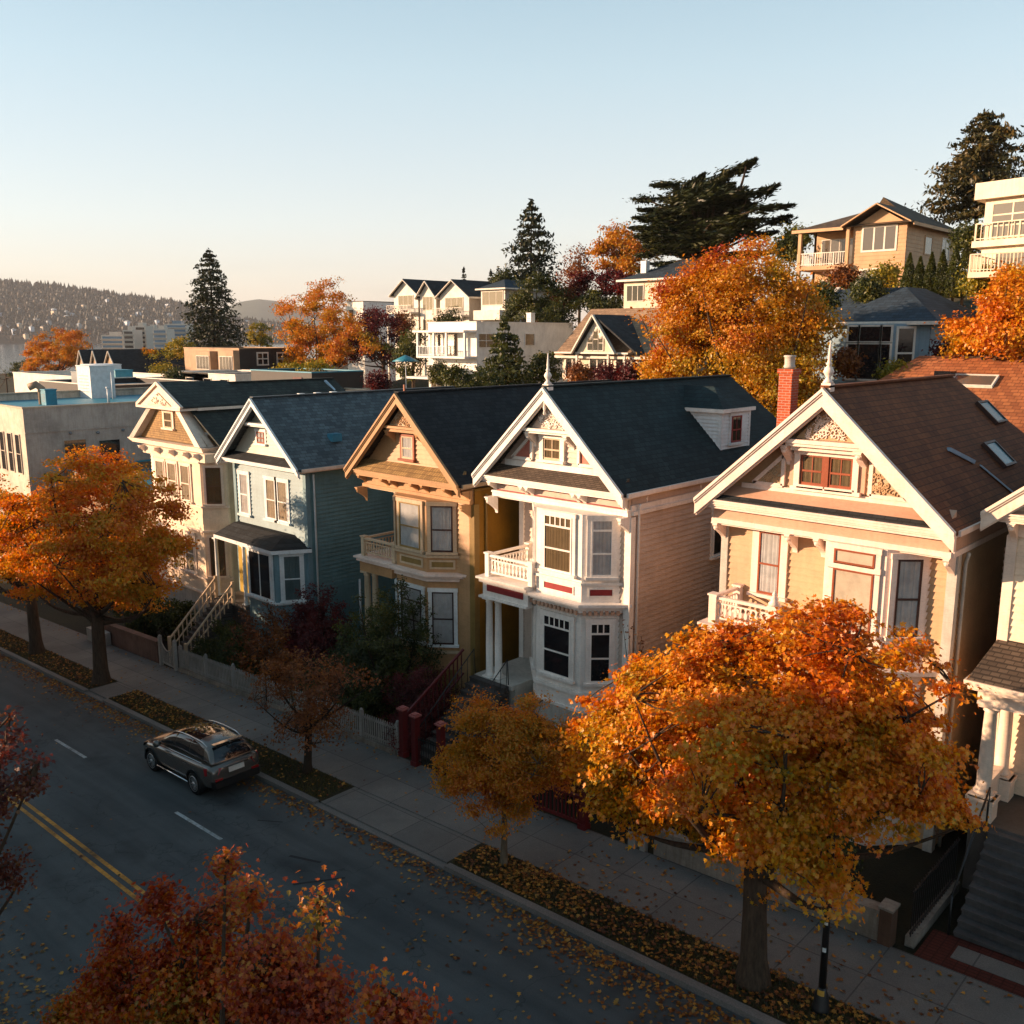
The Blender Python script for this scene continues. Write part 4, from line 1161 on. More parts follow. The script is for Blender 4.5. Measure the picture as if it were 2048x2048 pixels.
strip("road", -420, 60, 3.3, 14.55, 0.0, ASPH, 160)
strip("kerb", -420, -37.9, 14.55, 14.75, 0.13, KERB, 60, 0.3); strip("kerb", -36.1, -21.6, 14.55, 14.75, 0.13, KERB, 12, 0.3); strip("kerb", -15.9, 60, 14.55, 14.75, 0.13, KERB, 40, 0.3)
strip("kerb", -37.9, -36.1, 14.55, 14.75, 0.05, KERB, 2, 0.3); strip("kerb", -21.6, -15.9, 14.55, 14.75, 0.05, KERB, 4, 0.3)
strip("pavement", -420, 60, 16.0, 18.32, 0.13, CONC, 120, 0.3)
strip("driveway_apron", -21.5, -16.0, 14.75, 16.0, 0.1, CONC, 6, 0.2); strip("path", -37.9, -36.1, 14.75, 16.0, 0.12, CONC, 3, 0.2)
for a, b, n in ((-420, -37.9, 60), (-36.1, -21.5, 12), (-16.0, 60, 40)): strip("verge", a, b, 14.75, 16.0, 0.11, SOIL, n, 0.3)
strip("kerb", -420, 60, 3.1, 3.3, 0.13, KERB, 120, 0.3); strip("verge", -420, 60, 1.9, 3.1, 0.11, SOIL, 120, 0.3); strip("pavement", -420, 60, -0.6, 1.9, 0.13, CONC, 120, 0.3)
strip("yard", -420, 60, 18.32, 40, 0.06, YARD, 120)
BRK = ground_mat("brick_paving", "#4a1f18", "#5a2a20", 1.0, 0.9, 30, 0.4, 0.01, joints=(0.22, 0.11))
strip("brick_path", -5.6, -2.9, 18.33, 19.5, 0.135, BRK, 4, 0.2)
strip("doormat_slab", -5.0, -3.6, 18.7, 19.2, 0.15, CONC, 2, 0.05)
# road paint
for y in (8.83, 9.07):
    strip("road_marking", -420, 60, y - 0.055, y + 0.055, 0.004, YELL, 120)
for k in range(27):
    x = -24.55 + 9.0 * (k - 26)
    strip("road_marking", x, x + 2.6, 11.68, 11.79, 0.004, WHT, 3)
TAR = plain("tar_patch", "#1b1d20", 0.7, 0.3)
for x, y, l, w, a in ((-19.2, 12.6, 1.0, 0.12, 0.3), (-18.0, 12.2, 1.3, 0.1, 0.9), (-21.8, 13.2, 0.8, 0.07, 0.5)):
    mb = MB(); p = Vector((x, y, gz(x) + 0.004)); d = Vector((math.cos(a), math.sin(a), G * math.cos(a))) * l / 2; n = Vector((-math.sin(a), math.cos(a), -G * math.sin(a))) * w / 2
    mb.quad(p - d - n, p + d - n * 0.4, p + d + n, p - d + n * 0.6); tag(mb.build("road_patch", TAR), kind="structure")

# hillside: height surface through surveyed points
ANCH = [(-10, 44, 6.5), (-24, 50, 8.8), (-14, 54, 9.5), (-32, 68, 14.0), (-30, 80, 15.5), (-8, 58, 12), (-10, 80, 17), (0, 70, 16), (20, 60, 14), (20, 100, 20), (-30, 120, 19), (-30, 200, 22), (-47, 58, 4.5), (-63, 62, 1.5),
        (-55, 78, 8), (-88, 82, 7.5), (-80, 110, 13), (-60, 120, 14), (-105, 60, -2.0), (-120, 90, 2), (-150, 75, -4.5), (-160, 130, 0), (-200, 60, -6), (-240, 120, -6), (-330, 100, -7), (-150, 220, 6), (-60, 220, 18), (60, 150, 24), (-300, 250, -4),
        (-60, 45, -3.2), (-80, 45, -4), (-40, 45, -0.5), (-25, 42, 2.5), (0, 45, 6), (40, 45, 8), (-100, 45, -5), (-140, 45, -6), (-250, 45, -7.4)]
AN = np.array(ANCH, float)


def land_z(x, y):
    x = np.asarray(x, float); y = np.asarray(y, float)
    d2 = (x[..., None] - AN[:, 0]) ** 2 + (y[..., None] - AN[:, 1]) ** 2 + 9.0
    w = 1 / d2 ** 1.5
    return (w * AN[:, 2]).sum(-1) / w.sum(-1)


def lz(x, y): return float(land_z(np.array(x), np.array(y)))


def grid_mesh(name, xs, ys, zf, mat):
    X, Y = np.meshgrid(xs, ys); Z = zf(X, Y)
    V = np.stack([X.ravel(), Y.ravel(), Z.ravel()], 1); nx, ny = len(xs), len(ys)
    i = np.arange(nx - 1)[None, :] + nx * np.arange(ny - 1)[:, None]
    F = np.stack([i, i + 1, i + 1 + nx, i + nx], -1).reshape(-1, 4)
    return tag(np_mesh(name, V, F, mat, smooth=True), kind="structure")


def hill_z(X, Y):
    b = np.vectorize(ground_z)(X) + 0.03
    t = np.clip((Y - 39.0) / 5.0, 0, 1); t = t * t * (3 - 2 * t)
    return b * (1 - t) + land_z(X, Y) * t


grid_mesh("hillside", np.concatenate([np.linspace(-420, -130, 40), np.linspace(-125, 60, 75), np.linspace(70, 300, 12)]), np.concatenate([np.linspace(39, 140, 60), np.linspace(150, 400, 14)]), hill_z, LAND)
tag(MB().quad((-420, -420, -7.6), (400, -420, -7.6), (400, -0.6, -7.6), (-420, -0.6, -7.6)).build("ground", LAND), kind="structure")
strip("yard", -420, 60, -40, -0.6, 0.06, YARD, 120)


# ------------------------------------------------------------------ fences, gates, walls
def picket(name, x0, x1, y, label, group, post_every=1.9):
    t = thing(name, (x0, y, gz(x0) + 0.13), label, "fence", group)
    c = MB()
    n = max(1, int((x1 - x0) / 1.0))
    for i in range(n):
        a = x0 + (x1 - x0) * i / n; b = x0 + (x1 - x0) * (i + 1) / n
        c.hexa([(a, y - 0.1, gz(a) - 0.2), (b, y - 0.1, gz(b) - 0.2), (b, y + 0.1, gz(b) - 0.2), (a, y + 0.1, gz(a) - 0.2)], [(a, y - 0.1, gz(a) + 0.3), (b, y - 0.1, gz(b) + 0.3), (b, y + 0.1, gz(b) + 0.3), (a, y + 0.1, gz(a) + 0.3)])
    c.build("plinth", WALLC, t)
    r = MB()
    for h in (0.42, 1.02): r.bar((x0, y + 0.03, gz(x0) + h), (x1, y + 0.03, gz(x1) + h), 0.04, 0.07)
    r.build("rail", PICK, t)
    p = MB(); k = int((x1 - x0) / 0.115)
    for i in range(k + 1):
        x = x0 + (x1 - x0) * i / k; z = gz(x)
        p.hexa([(x - 0.028, y - 0.015, z + 0.32), (x + 0.028, y - 0.015, z + 0.32), (x + 0.028, y + 0.008, z + 0.32), (x - 0.028, y + 0.008, z + 0.32)], [(x - 0.028, y - 0.015, z + 1.12), (x + 0.028, y - 0.015, z + 1.12), (x + 0.028, y + 0.008, z + 1.12), (x - 0.028, y + 0.008, z + 1.12)])
        p.hexa([(x - 0.028, y - 0.015, z + 1.12), (x + 0.028, y - 0.015, z + 1.12), (x + 0.028, y + 0.008, z + 1.12), (x - 0.028, y + 0.008, z + 1.12)], [(x - 0.004, y - 0.015, z + 1.18), (x + 0.004, y - 0.015, z + 1.18), (x + 0.004, y + 0.008, z + 1.18), (x - 0.004, y + 0.008, z + 1.18)])
    p.build("pickets", PICK, t)
    m = max(2, int((x1 - x0) / post_every))
    for i in range(m + 1):
        x = x0 + (x1 - x0) * i / m; z = gz(x); q = MB()
        q.box(x - 0.06, x + 0.06, y - 0.02, y + 0.1, z + 0.1, z + 1.22); q.lathe([(0.08, 0), (0.08, 0.04), (0.02, 0.1)], (x, y + 0.04, z + 1.22), 4)
        q.build("post", PICK, t)
    return t


picket("picket_fence", -37.0, -30.4, 18.38, "weathered white picket fence on a low plinth, in front of the grey-blue house", "picket fences along the pavement")
picket("picket_fence", -30.0, -22.3, 18.38, "weathered white picket fence on a low plinth, in front of the ochre house", "picket fences along the pavement")

g = thing("garden_gate", (-38.0, 18.3, gz(-38)), "open white garden gate with a curved top rail, by the pavement below the grey-blue house", "gate")
for x in (-38.55, -37.2):
    m = MB(); m.box(x - 0.07, x + 0.07, 18.2, 18.34, gz(x) + 0.05, gz(x) + 1.45); m.lathe([(0.1, 0), (0.1, 0.05), (0.02, 0.12)], (x, 18.27, gz(x) + 1.45), 4); m.build("post", PICK, g)
m = MB(); z = gz(-38)
for i in range(9):
    x = -38.4 + i * 0.13; t = abs(i - 4) / 4
    m.box(x - 0.02, x + 0.02, 18.24, 18.27, z + 0.25, z + 0.85 + 0.4 * t * t)
m.bar((-38.45, 18.26, z + 0.3), (-37.3, 18.26, z + 0.3), 0.03, 0.08)
m.tube([(-38.45 + i * 0.144, 18.26, z + 0.9 + 0.4 * (abs(i - 4) / 4) ** 2) for i in range(9)], 0.03, 6)
m.build("gate_leaf", PICK, g)


def red_post(x, y, h, label, w=0.2):
    t = thing("gate_post", (x, y, gz(x) + 0.1), label, "gate post", "dark red gate posts")
    z = gz(x) + 0.1; m = MB(); m.box(x - w / 2, x + w / 2, y - w / 2, y + w / 2, z, z + h); m.box(x - w / 2 - 0.03, x + w / 2 + 0.03, y - w / 2 - 0.03, y + w / 2 + 0.03, z, z + 0.18); m.build("shaft", REDP, t)
    m = MB(); m.box(x - w / 2 - 0.05, x + w / 2 + 0.05, y - w / 2 - 0.05, y + w / 2 + 0.05, z + h, z + h + 0.05); m.box(x - w / 2, x + w / 2, y - w / 2, y + w / 2, z + h + 0.05, z + h + 0.09); m.build("cap", paint("#a5605c", 0.6, 0.4, "faded_red_cap"), t)
    return t


red_post(-22.05, 18.45, 1.65, "dark red gate post at the end of the picket fence")
red_post(-21.15, 18.2, 1.7, "dark red gate post on the fence side of the steps to the pinkish house")
red_post(-19.95, 18.2, 1.7, "dark red gate post behind the young street tree's crown, right of the steps")
red_post(-14.35, 18.3, 1.55, "dark red post ending the red fence under the big orange maple")
t = thing("red_fence", (-17, 18.3, gz(-17) + 0.1), "low dark red wooden fence half hidden by the young street tree", "fence")
m = MB()
for h in (0.25, 1.0): m.bar((-19.8, 18.3, gz(-19.8) + h), (-14.45, 18.3, gz(-14.45) + h), 0.06, 0.09)
m.build("rail", REDP, t); m = MB()
for i in range(38):
    x = -19.75 + i * 0.14; m.box(x - 0.02, x + 0.02, 18.28, 18.32, gz(x) + 0.2, gz(x) + 1.05)
m.build("bars", REDP, t)
t = thing("stair_rail", (-22.0, 19.9, gz(-22)), "thin dark red handrail rising from the gate post beside the front steps", "handrail")
m = MB(); m.bar((-22.02, 18.55, 0.30), (-22.02, 21.2, 1.86), 0.07, 0.07); m.bar((-22.02, 18.55, -0.55), (-22.02, 21.2, 1.0), 0.05, 0.05); m.build("rail", REDP, t)
m = MB()
for k in range(14):
    q = k / 13; m.box(-22.04, -22.0, 18.6 + 2.5 * q - 0.015, 18.6 + 2.5 * q + 0.015, -0.55 + 1.48 * q, 0.32 + 1.48 * q)
m.build("balusters", REDP, t)
t = thing("iron_gate", (-20.5, 18.2, gz(-20.5)), "black iron gate between the red posts at the foot of the front steps", "gate")
m = MB()
for i in range(9):
    x = -21.0 + i * 0.115; m.box(x - 0.01, x + 0.01, 18.19, 18.21, gz(x) + 0.2, gz(x) + 1.15)
m.bar((-21.03, 18.2, gz(-21) + 1.05), (-20.06, 18.2, gz(-20) + 1.05), 0.02, 0.04); m.bar((-21.03, 18.2, gz(-21) + 0.3), (-20.06, 18.2, gz(-20) + 0.3), 0.02, 0.04); m.build("gate_leaf", M_["iron"], t)
t = thing("gate_post", (-12.7, 18.35, gz(-12.7)), "pale grey gate post at the end of the low stained wall", "gate post")
m = MB(); m.box(-12.85, -12.62, 18.25, 18.48, gz(-12.7), gz(-12.7) + 1.35); m.box(-12.5, -12.34, 18.27, 18.43, gz(-12.7), gz(-12.7) + 1.3); m.build("shaft", PICK, t)
m = MB(); m.box(-12.9, -12.57, 18.2, 18.53, gz(-12.7) + 1.35, gz(-12.7) + 1.42); m.build("cap", PICK, t)


def low_wall(name, x0, x1, y, h, label, mat):
    t = thing(name, (x0, y, gz(x0)), label, "wall"); m = MB(); n = max(1, int(x1 - x0))
    for k, (dy, z0, z1) in enumerate(((0.12, -0.2, h), (0.16, h, h + 0.08))):
        m = MB()
        m.hexa([(x0, y - dy, gz(x0) + z0), (x1, y - dy, gz(x1) + z0), (x1, y + dy, gz(x1) + z0), (x0, y + dy, gz(x0) + z0)], [(x0, y - dy, gz(x0) + z1), (x1, y - dy, gz(x1) + z1), (x1, y + dy, gz(x1) + z1), (x0, y + dy, gz(x0) + z1)])
        m.build(("body", "coping")[k], mat, t)
    return t


low_wall("garden_wall", -12.1, -6.35, 18.45, 0.78, "low stained concrete garden wall below the large tan house, behind the big maple trunk", WALLC)
m = thing("wall_pier", (-6.2, 18.42, gz(-6.2)), "brown pier ending the stained garden wall", "pier"); q = MB(); q.box(-6.34, -6.08, 18.25, 18.6, gz(-6.2), gz(-6.2) + 0.95); q.build("shaft", paint("#5a4030", 0.8, 0.4, "brown_pier"), m); q = MB(); q.box(-6.37, -6.05, 18.22, 18.63, gz(-6.2) + 0.95, gz(-6.2) + 1.0); q.build("cap", WALLC, m)
low_wall("garden_wall", -45.5, -39.2, 18.55, 1.0, "dull red-brown garden wall behind the left maple trunk", paint("#6e5348", 0.85, 0.45, "red_brown_render"))
low_wall("garden_wall", -2.6, 4.0, 18.5, 0.8, "low pale stone wall at the right edge beside the brick path", paint("#a39c8f", 0.85, 0.5, "pale_stone"))
t = thing("iron_fence", (-5.75, 19.6, gz(-5.75)), "black iron fence running back from the wall pier beside the wide steps", "fence"); m = MB()
for i in range(22):
    y = 18.65 + i * 0.13; m.box(-5.81, -5.79, y - 0.01, y + 0.01, gz(-5.8) + 0.25, gz(-5.8) + 1.45)
m.build("bars", M_["iron"], t); m = MB(); m.bar((-5.8, 18.6, gz(-5.8) + 1.35), (-5.8, 21.5, gz(-5.8) + 1.35), 0.03, 0.05); m.bar((-5.8, 18.6, gz(-5.8) + 0.4), (-5.8, 21.5, gz(-5.8) + 0.4), 0.03, 0.05); m.build("rail", M_["iron"], t)
m = MB(); m.box(-5.9, -5.7, 18.63, 21.5, gz(-5.8) - 0.1, gz(-5.8) + 0.3); m.build("plinth", WALLC, t)
t = thing("notice_board", (-44.3, 18.1, gz(-44.3)), "small white panelled box standing by the pavement behind the left maple trunks", "box"); m = MB(); m.box(-45.6, -43.9, 17.9, 18.35, gz(-44) + 0.1, gz(-44) + 0.75); m.build("body", PICK, t); m = MB(); m.box(-44.6, -44.1, 17.88, 17.9, gz(-44) + 0.2, gz(-44) + 0.6); m.build("panel", DARKG, t)

# lamp post
t = thing("street_lamp", (-6.35, 15.55, gz(-6.35) + 0.11), "black street lamp post with small stickers, in front of the big maple's right side", "street lamp")
bx, by, bz = -6.35, 15.55, gz(-6.35) + 0.11
m = MB(); m.lathe([(0.17, 0), (0.18, 0.05), (0.15, 0.1), (0.13, 0.35), (0.09, 0.42), (0.075, 0.5)], (bx, by, bz), 14); m.build("base", M_["iron"], t)
m = MB(); m.lathe([(0.07, 0.5), (0.062, 2.0), (0.05, 4.1), (0.07, 4.12), (0.05, 4.2)], (bx, by, bz), 14); m.build("pole", M_["iron"], t)
m = MB(); m.lathe([(0.06, 4.2), (0.2, 4.35), (0.24, 4.6), (0.2, 4.85), (0.12, 4.9), (0.02, 5.02)], (bx, by, bz), 14); m.build("lantern", plain("milk_glass", "#bcb6a8", 0.3), t)
for z, h, c in ((1.28, 0.09, "#d7dee0"), (1.85, 0.06, "#cfcabb"), (0.38, 0.12, "#c79a45")):
    m = MB(); rr = 0.068 if z > 0.5 else 0.125
    for k in range(5):
        a0 = -1.9 + k * 0.22; a1 = a0 + 0.22
        m.quad((bx + rr * math.cos(a0), by + rr * math.sin(a0), bz + z), (bx + rr * math.cos(a1), by + rr * math.sin(a1), bz + z), (bx + rr * math.cos(a1), by + rr * math.sin(a1), bz + z + h), (bx + rr * math.cos(a0), by + rr * math.sin(a0), bz + z + h))
    m.build("sticker", paint(c, 0.5, 0.3), t)
# ------------------------------------------------------------------ parked SUV (built nose along -X at the origin, then set on the street)
def build_car():
    L = 4.72
    org = (-26.56, 13.62, gz(-26.56))
    r = thing("parked_car", org, "bronze-grey SUV parked at the kerb with fallen leaves on its roof", "car")
    r.rotation_euler = (0, -math.atan(G), 0)     # nose towards -X, downhill
    ox, oy, oz = org
    pt = NT("metallic_bronze_paint"); pt.pbsdf((0.13, 0.115, 0.10, 1), 0.26, 0.6, metal=0.6); pt.p.inputs["Coat Weight"].default_value = 0.8; pt.p.inputs["Coat Roughness"].default_value = 0.06; pt = pt.m
    blk = plain("black_plastic", "#101112", 0.5, 0.4); gls = NT("tinted_car_glass"); gls.pbsdf((0.008, 0.009, 0.011, 1), 0.03, 0.8); gls = gls.m
    chrome = NT("chrome"); chrome.pbsdf((0.7, 0.7, 0.7, 1), 0.15, 0.5, metal=1.0); chrome = chrome.m
    tyre = plain("tyre_rubber", "#121212", 0.8, 0.3); red = NT("tail_light_red"); red.pbsdf((0.25, 0.01, 0.012, 1), 0.12, 0.7); red = red.m
    rim_m = plain("alloy_rim", "#c4c4c4", 0.3, 0.6, 0.7)
    W = 0.93
    # lower body stations: x, floor z, half width, shoulder z, deck z (centre)
    st = [(-2.36, 0.42, 0.62, 0.62, 0.70), (-2.30, 0.32, 0.78, 0.72, 0.82), (-2.05, 0.26, 0.88, 0.86, 0.95), (-1.6, 0.25, 0.92, 0.93, 1.03), (-1.1, 0.25, 0.93, 0.98, 1.09), (-0.6, 0.25, 0.93, 1.0, 1.10), (0.4, 0.25, 0.93, 1.03, 1.10), (1.3, 0.25, 0.93, 1.06, 1.12), (1.9, 0.27, 0.92, 1.08, 1.14), (2.2, 0.34, 0.88, 1.08, 1.12), (2.34, 0.42, 0.80, 0.98, 1.04), (2.36, 0.5, 0.74, 0.84, 0.86)]
    vs = []; fs = []; n = 11
    for x, zf, w, zs, zd in st:
        prof = [(-w * 0.82, zf), (-w * 0.96, zf + 0.1), (-w * 1.0, zf + (zs - zf) * 0.45), (-w * 0.985, zs - 0.1), (-w * 0.93, zs), (0, zd), (w * 0.93, zs), (w * 0.985, zs - 0.1), (w, zf + (zs - zf) * 0.45), (w * 0.96, zf + 0.1), (w * 0.82, zf)]
        vs += [(ox + x, oy + y, oz + z) for y, z in prof]
    for i in range(len(st) - 1):
        for k in range(n):
            k2 = (k + 1) % n; fs.append((i * n + k, (i + 1) * n + k, (i + 1) * n + k2, i * n + k2))
    fs.append(tuple(range(n))); fs.append(tuple(reversed(range((len(st) - 1) * n, len(st) * n))))
    mb = MB(); mb.add(vs, fs, True); body = mb.build("body", pt, r)
    def subd(o, lv):
        md = o.modifiers.new("sub", "SUBSURF"); md.levels = lv; md.render_levels = lv
    def bake(o):
        dg = bpy.context.evaluated_depsgraph_get(); me = bpy.data.meshes.new_from_object(o.evaluated_get(dg)); o.modifiers.clear(); o.data = me
    subd(body, 2); bpy.context.view_layer.update(); bake(body)
    # wheel openings
    cut = MB()
    for x in (-1.42, 1.37):
        cut.lathe([(0.40, -1.2), (0.40, 1.2)], (ox + x, oy, oz + 0.37), 32, (0, 1, 0))
    c = cut.build("cutter", blk, r); md = body.modifiers.new("b", "BOOLEAN"); md.operation = "DIFFERENCE"; md.object = c; md.solver = "EXACT"
    bpy.context.view_layer.update(); bake(body); bpy.data.objects.remove(c)
    body.data.materials.clear(); body.data.materials.append(pt)
    # cabin
    cs = [(-1.12, 1.05, 0.82, 1.07, 0.80), (-0.78, 1.0, 0.83, 1.32, 0.72), (-0.4, 1.0, 0.83, 1.56, 0.66), (0.1, 1.0, 0.83, 1.66, 0.63), (0.8, 1.0, 0.83, 1.69, 0.62), (1.5, 1.0, 0.83, 1.66, 0.61), (1.92, 1.02, 0.82, 1.59, 0.60), (2.1, 1.05, 0.80, 1.38, 0.66), (2.24, 1.06, 0.78, 1.10, 0.74)]
    vs = []; fs = []; n = 7
    for x, zb, wb, zt, wt in cs:
        vs += [(ox + x, oy + y, oz + z) for y, z in ((-wb, zb), (-(wb * 0.45 + wt * 0.55) - 0.02, (zb + zt) / 2), (-wt, zt - 0.04), (0, zt), (wt, zt - 0.04), ((wb * 0.45 + wt * 0.55) + 0.02, (zb + zt) / 2), (wb, zb))]
    for i in range(len(cs) - 1):
        for k in range(n):
            k2 = (k + 1) % n; fs.append((i * n + k, (i + 1) * n + k, (i + 1) * n + k2, i * n + k2))
    fs.append(tuple(range(n))); fs.append(tuple(reversed(range((len(cs) - 1) * n, len(cs) * n))))
    mb = MB(); mb.add(vs, fs, True); cab = mb.build("cabin", pt, r); subd(cab, 2); bpy.context.view_layer.update(); bake(cab)
    bvh_src = cab.data
    from mathutils.bvhtree import BVHTree
    bv = BVHTree.FromPolygons([v.co.copy() for v in bvh_src.vertices], [tuple(p.vertices) for p in bvh_src.polygons])
    def skin(name, poly, axis, nsub, lift, mat, parent=r):
        """panel that hugs the cabin: outline in (x,z) for sides or (y,z) for the ends, projected onto the shell"""
        # triangulated grid by bilinear patch over 4 corners
        A, B, C_, D_ = poly; vs = []; fs = []; m = nsub
        for i in range(m + 1):
            for j in range(m + 1):
                u, v = i / m, j / m
                p = [(A[k] * (1 - u) + B[k] * u) * (1 - v) + (D_[k] * (1 - u) + C_[k] * u) * v for k in (0, 1)]
                if axis == "y-": o, d = Vector((p[0], -3, p[1])), Vector((0, 1, 0))
                elif axis == "y+": o, d = Vector((p[0], 3, p[1])), Vector((0, -1, 0))
                elif axis == "x+": o, d = Vector((4, p[0], p[1])), Vector((-1, 0, 0))
                else: o, d = Vector((-4, p[0], p[1])), Vector((1, 0, 0))
                h = bv.ray_cast(o, d)
                q = (h[0] + h[1] * lift) if h[0] is not None else o + d * 2
                vs.append((q.x + ox, q.y + oy, q.z + oz))
        for i in range(m):
            for j in range(m): a = i * (m + 1) + j; fs.append((a, a + m + 1, a + m + 2, a + 1))
        if axis in ("y+", "x-"): fs = [f[::-1] for f in fs]
        mb = MB(); mb.add(vs, fs, True); return mb.build(name, mat, parent)
    for ax in ("y-", "y+"):
        skin("side_window", [(-0.88, 1.12), (-0.02, 1.13), (-0.02, 1.55), (-0.42, 1.50)], ax, 8, 0.012, gls)
        skin("side_window", [(0.05, 1.13), (0.88, 1.14), (0.88, 1.58), (0.05, 1.56)], ax, 8, 0.012, gls)
        skin("side_window", [(0.95, 1.14), (1.80, 1.17), (1.66, 1.50), (0.95, 1.57)], ax, 8, 0.012, gls)
    skin("rear_window", [(-0.62, 1.13), (0.62, 1.13), (0.50, 1.50), (-0.50, 1.50)], "x+", 8, 0.012, gls)
    skin("windscreen", [(-0.68, 1.12), (0.68, 1.12), (0.58, 1.52), (-0.58, 1.52)], "x-", 8, 0.012, gls)
    q = lambda x, y, z: (ox + x, oy + y, oz + z)
    m = MB(); m.M = None
    for x, pts_ in ((0, [(-0.25, -0.50), (0.85, -0.50), (0.85, 0.50), (-0.25, 0.50)]),):
        pass
    # panoramic roof panel follows the roof by casting straight down
    vs = []; fs = []; mm = 8
    for i in range(mm + 1):
        for j in range(mm + 1):
            p = Vector((-0.3 + 1.5 * i / mm, -0.5 + 1.0 * j / mm, 4)); h = bv.ray_cast(p, Vector((0, 0, -1)))[0]; vs.append(q(h.x, h.y, h.z + 0.01))
    for i in range(mm):
        for j in range(mm): a = i * (mm + 1) + j; fs.append((a, a + mm + 1, a + mm + 2, a + 1))
    mb = MB(); mb.add(vs, fs, True); mb.build("roof_glass", gls, r)
    for s in (-1, 1):
        m = MB(); pts = []
        for i in range(9):
            x = -0.45 + 2.2 * i / 8; h = bv.ray_cast(Vector((x, s * 0.56, 4)), Vector((0, 0, -1)))[0]; pts.append(q(x, s * 0.58, h.z + (0.055 if 0 < i < 8 else 0.0)))
        m.tube(pts, 0.018, 6); m.build("roof_rail", chrome, r)
        m = MB(); m.tube([q(-1.0, s * 0.945, 0.33), q(1.0, s * 0.945, 0.33)], 0.03, 6); m.build("sill_trim", chrome, r)
        m = MB(); m.tube([q(-0.95, s * 0.89, 1.085), q(0.0, s * 0.885, 1.10), q(1.85, s * 0.86, 1.13)], 0.012, 6); m.build("window_trim", chrome, r)
        m = MB(); m.lathe([(0.02, -0.12), (0.1, -0.1), (0.12, 0.0), (0.1, 0.08), (0.02, 0.1)], q(-0.72, s * 1.02, 1.16), 10, (0.3, s, 0)); m.build("mirror", pt, r)
        for x in (-0.15, 0.82):
            m = MB(); m.bar(q(x, s * 0.95, 0.93), q(x + 0.22, s * 0.95, 0.935), 0.03, 0.035); m.build("door_handle", chrome, r)
        for x in (-1.42, 1.37):
            m = MB(); a0 = [(0.40, 0.0), (0.455, 0.0)]
            for i in range(16):
                t0, t1 = PI * (-0.04 + 1.08 * i / 16), PI * (-0.04 + 1.08 * (i + 1) / 16)
                P = [(x + rr * math.cos(t), s * 0.955, 0.37 + rr * math.sin(t)) for t in (t0, t1) for rr in (0.395, 0.45)]
                m.hexa([q(p[0], p[1] - s * 0.09, p[2]) for p in (P[0], P[1], P[3], P[2])], [q(p[0], p[1], p[2]) for p in (P[0], P[1], P[3], P[2])])
            m.build("arch_trim", blk, r)
            w = MB(); c = q(x, s * 0.83, 0.36)
            w.lathe([(0.20, -0.11), (0.33, -0.115), (0.362, -0.08), (0.365, 0.0), (0.362, 0.08), (0.33, 0.115), (0.25, 0.115), (0.25, -0.11), (0.2, -0.11)], c, 28, (0, 1, 0), False); wl = w.build("wheel", tyre, r)
            w = MB(); yo = s * 0.085
            cc = Vector(c) + Vector((0, yo, 0))
            w.lathe([(0.225, -0.03), (0.25, -0.035), (0.25, 0.035), (0.225, 0.03), (0.225, -0.03)], cc, 28, (0, 1, 0), False); w.lathe([(0.05, -0.04), (0.06, 0.0), (0.05, 0.045)], cc, 12, (0, 1, 0))
            for k in range(10):
                t = 2 * PI * (k + 0.5 * (k % 2) * 0.5) / 10; w.bar(cc + Vector((0.04 * math.cos(t), 0, 0.04 * math.sin(t))), cc + Vector((0.24 * math.cos(t), 0, 0.24 * math.sin(t))), 0.035, 0.04, (0, 1, 0))
            w.build("rim", rim_m, wl)
            w = MB(); w.lathe([(0.22, -0.01), (0.22, 0.01)], Vector(c) + Vector((0, s * 0.02, 0)), 20, (0, 1, 0)); w.build("brake_disc", blk, wl)
            w = MB(); w.lathe([(0.395, -0.3), (0.395, 0.02)] if s > 0 else [(0.395, -0.02), (0.395, 0.3)], q(x, s * 0.85, 0.37), 24, (0, 1, 0)); w.build("wheel_well", blk, r)
        # lamps
        m = MB(); m.hexa([q(2.10, s * 0.93, 0.80), q(2.37, s * 0.62, 0.80), q(2.37, s * 0.50, 0.98), q(2.06, s * 0.93, 1.02)], [q(2.06, s * 0.86, 0.82), q(2.25, s * 0.6, 0.82), q(2.25, s * 0.48, 0.97), q(2.0, s * 0.84, 1.0)]); m.build("tail_light", red, r)
        m = MB(); m.hexa([q(-2.31, s * 0.56, 0.66), q(-2.05, s * 0.89, 0.72), q(-1.92, s * 0.90, 0.86), q(-2.2, s * 0.56, 0.80)], [q(-2.2, s * 0.5, 0.66), q(-1.95, s * 0.8, 0.72), q(-1.88, s * 0.8, 0.86), q(-2.1, s * 0.5, 0.8)]); m.build("headlight", gls, r)
        m = MB(); m.box(ox + 2.3, ox + 2.40, oy + s * 0.62 - 0.12, oy + s * 0.62 + 0.12, oz + 0.62, oz + 0.68); m.build("reflector", red, r)
    m = MB(); m.hexa([q(2.28, -0.8, 0.36), q(2.42, -0.74, 0.4), q(2.42, 0.74, 0.4), q(2.28, 0.8, 0.36)], [q(2.28, -0.84, 0.62), q(2.41, -0.76, 0.6), q(2.41, 0.76, 0.6), q(2.28, 0.84, 0.62)]); m.build("bumper", blk, r)
    m = MB(); m.hexa([q(2.35, -0.26, 0.78), q(2.385, -0.26, 0.78), q(2.385, 0.26, 0.78), q(2.35, 0.26, 0.78)], [q(2.33, -0.26, 0.93), q(2.365, -0.26, 0.93), q(2.365, 0.26, 0.93), q(2.33, 0.26, 0.93)]); m.build("number_plate", paint("#c9c4bb", 0.4, 0.15, "number_plate_white"), r)
    m = MB(); m.bar(q(2.36, -0.4, 0.97), q(2.36, 0.4, 0.97), 0.03, 0.035); m.build("tailgate_trim", chrome, r)
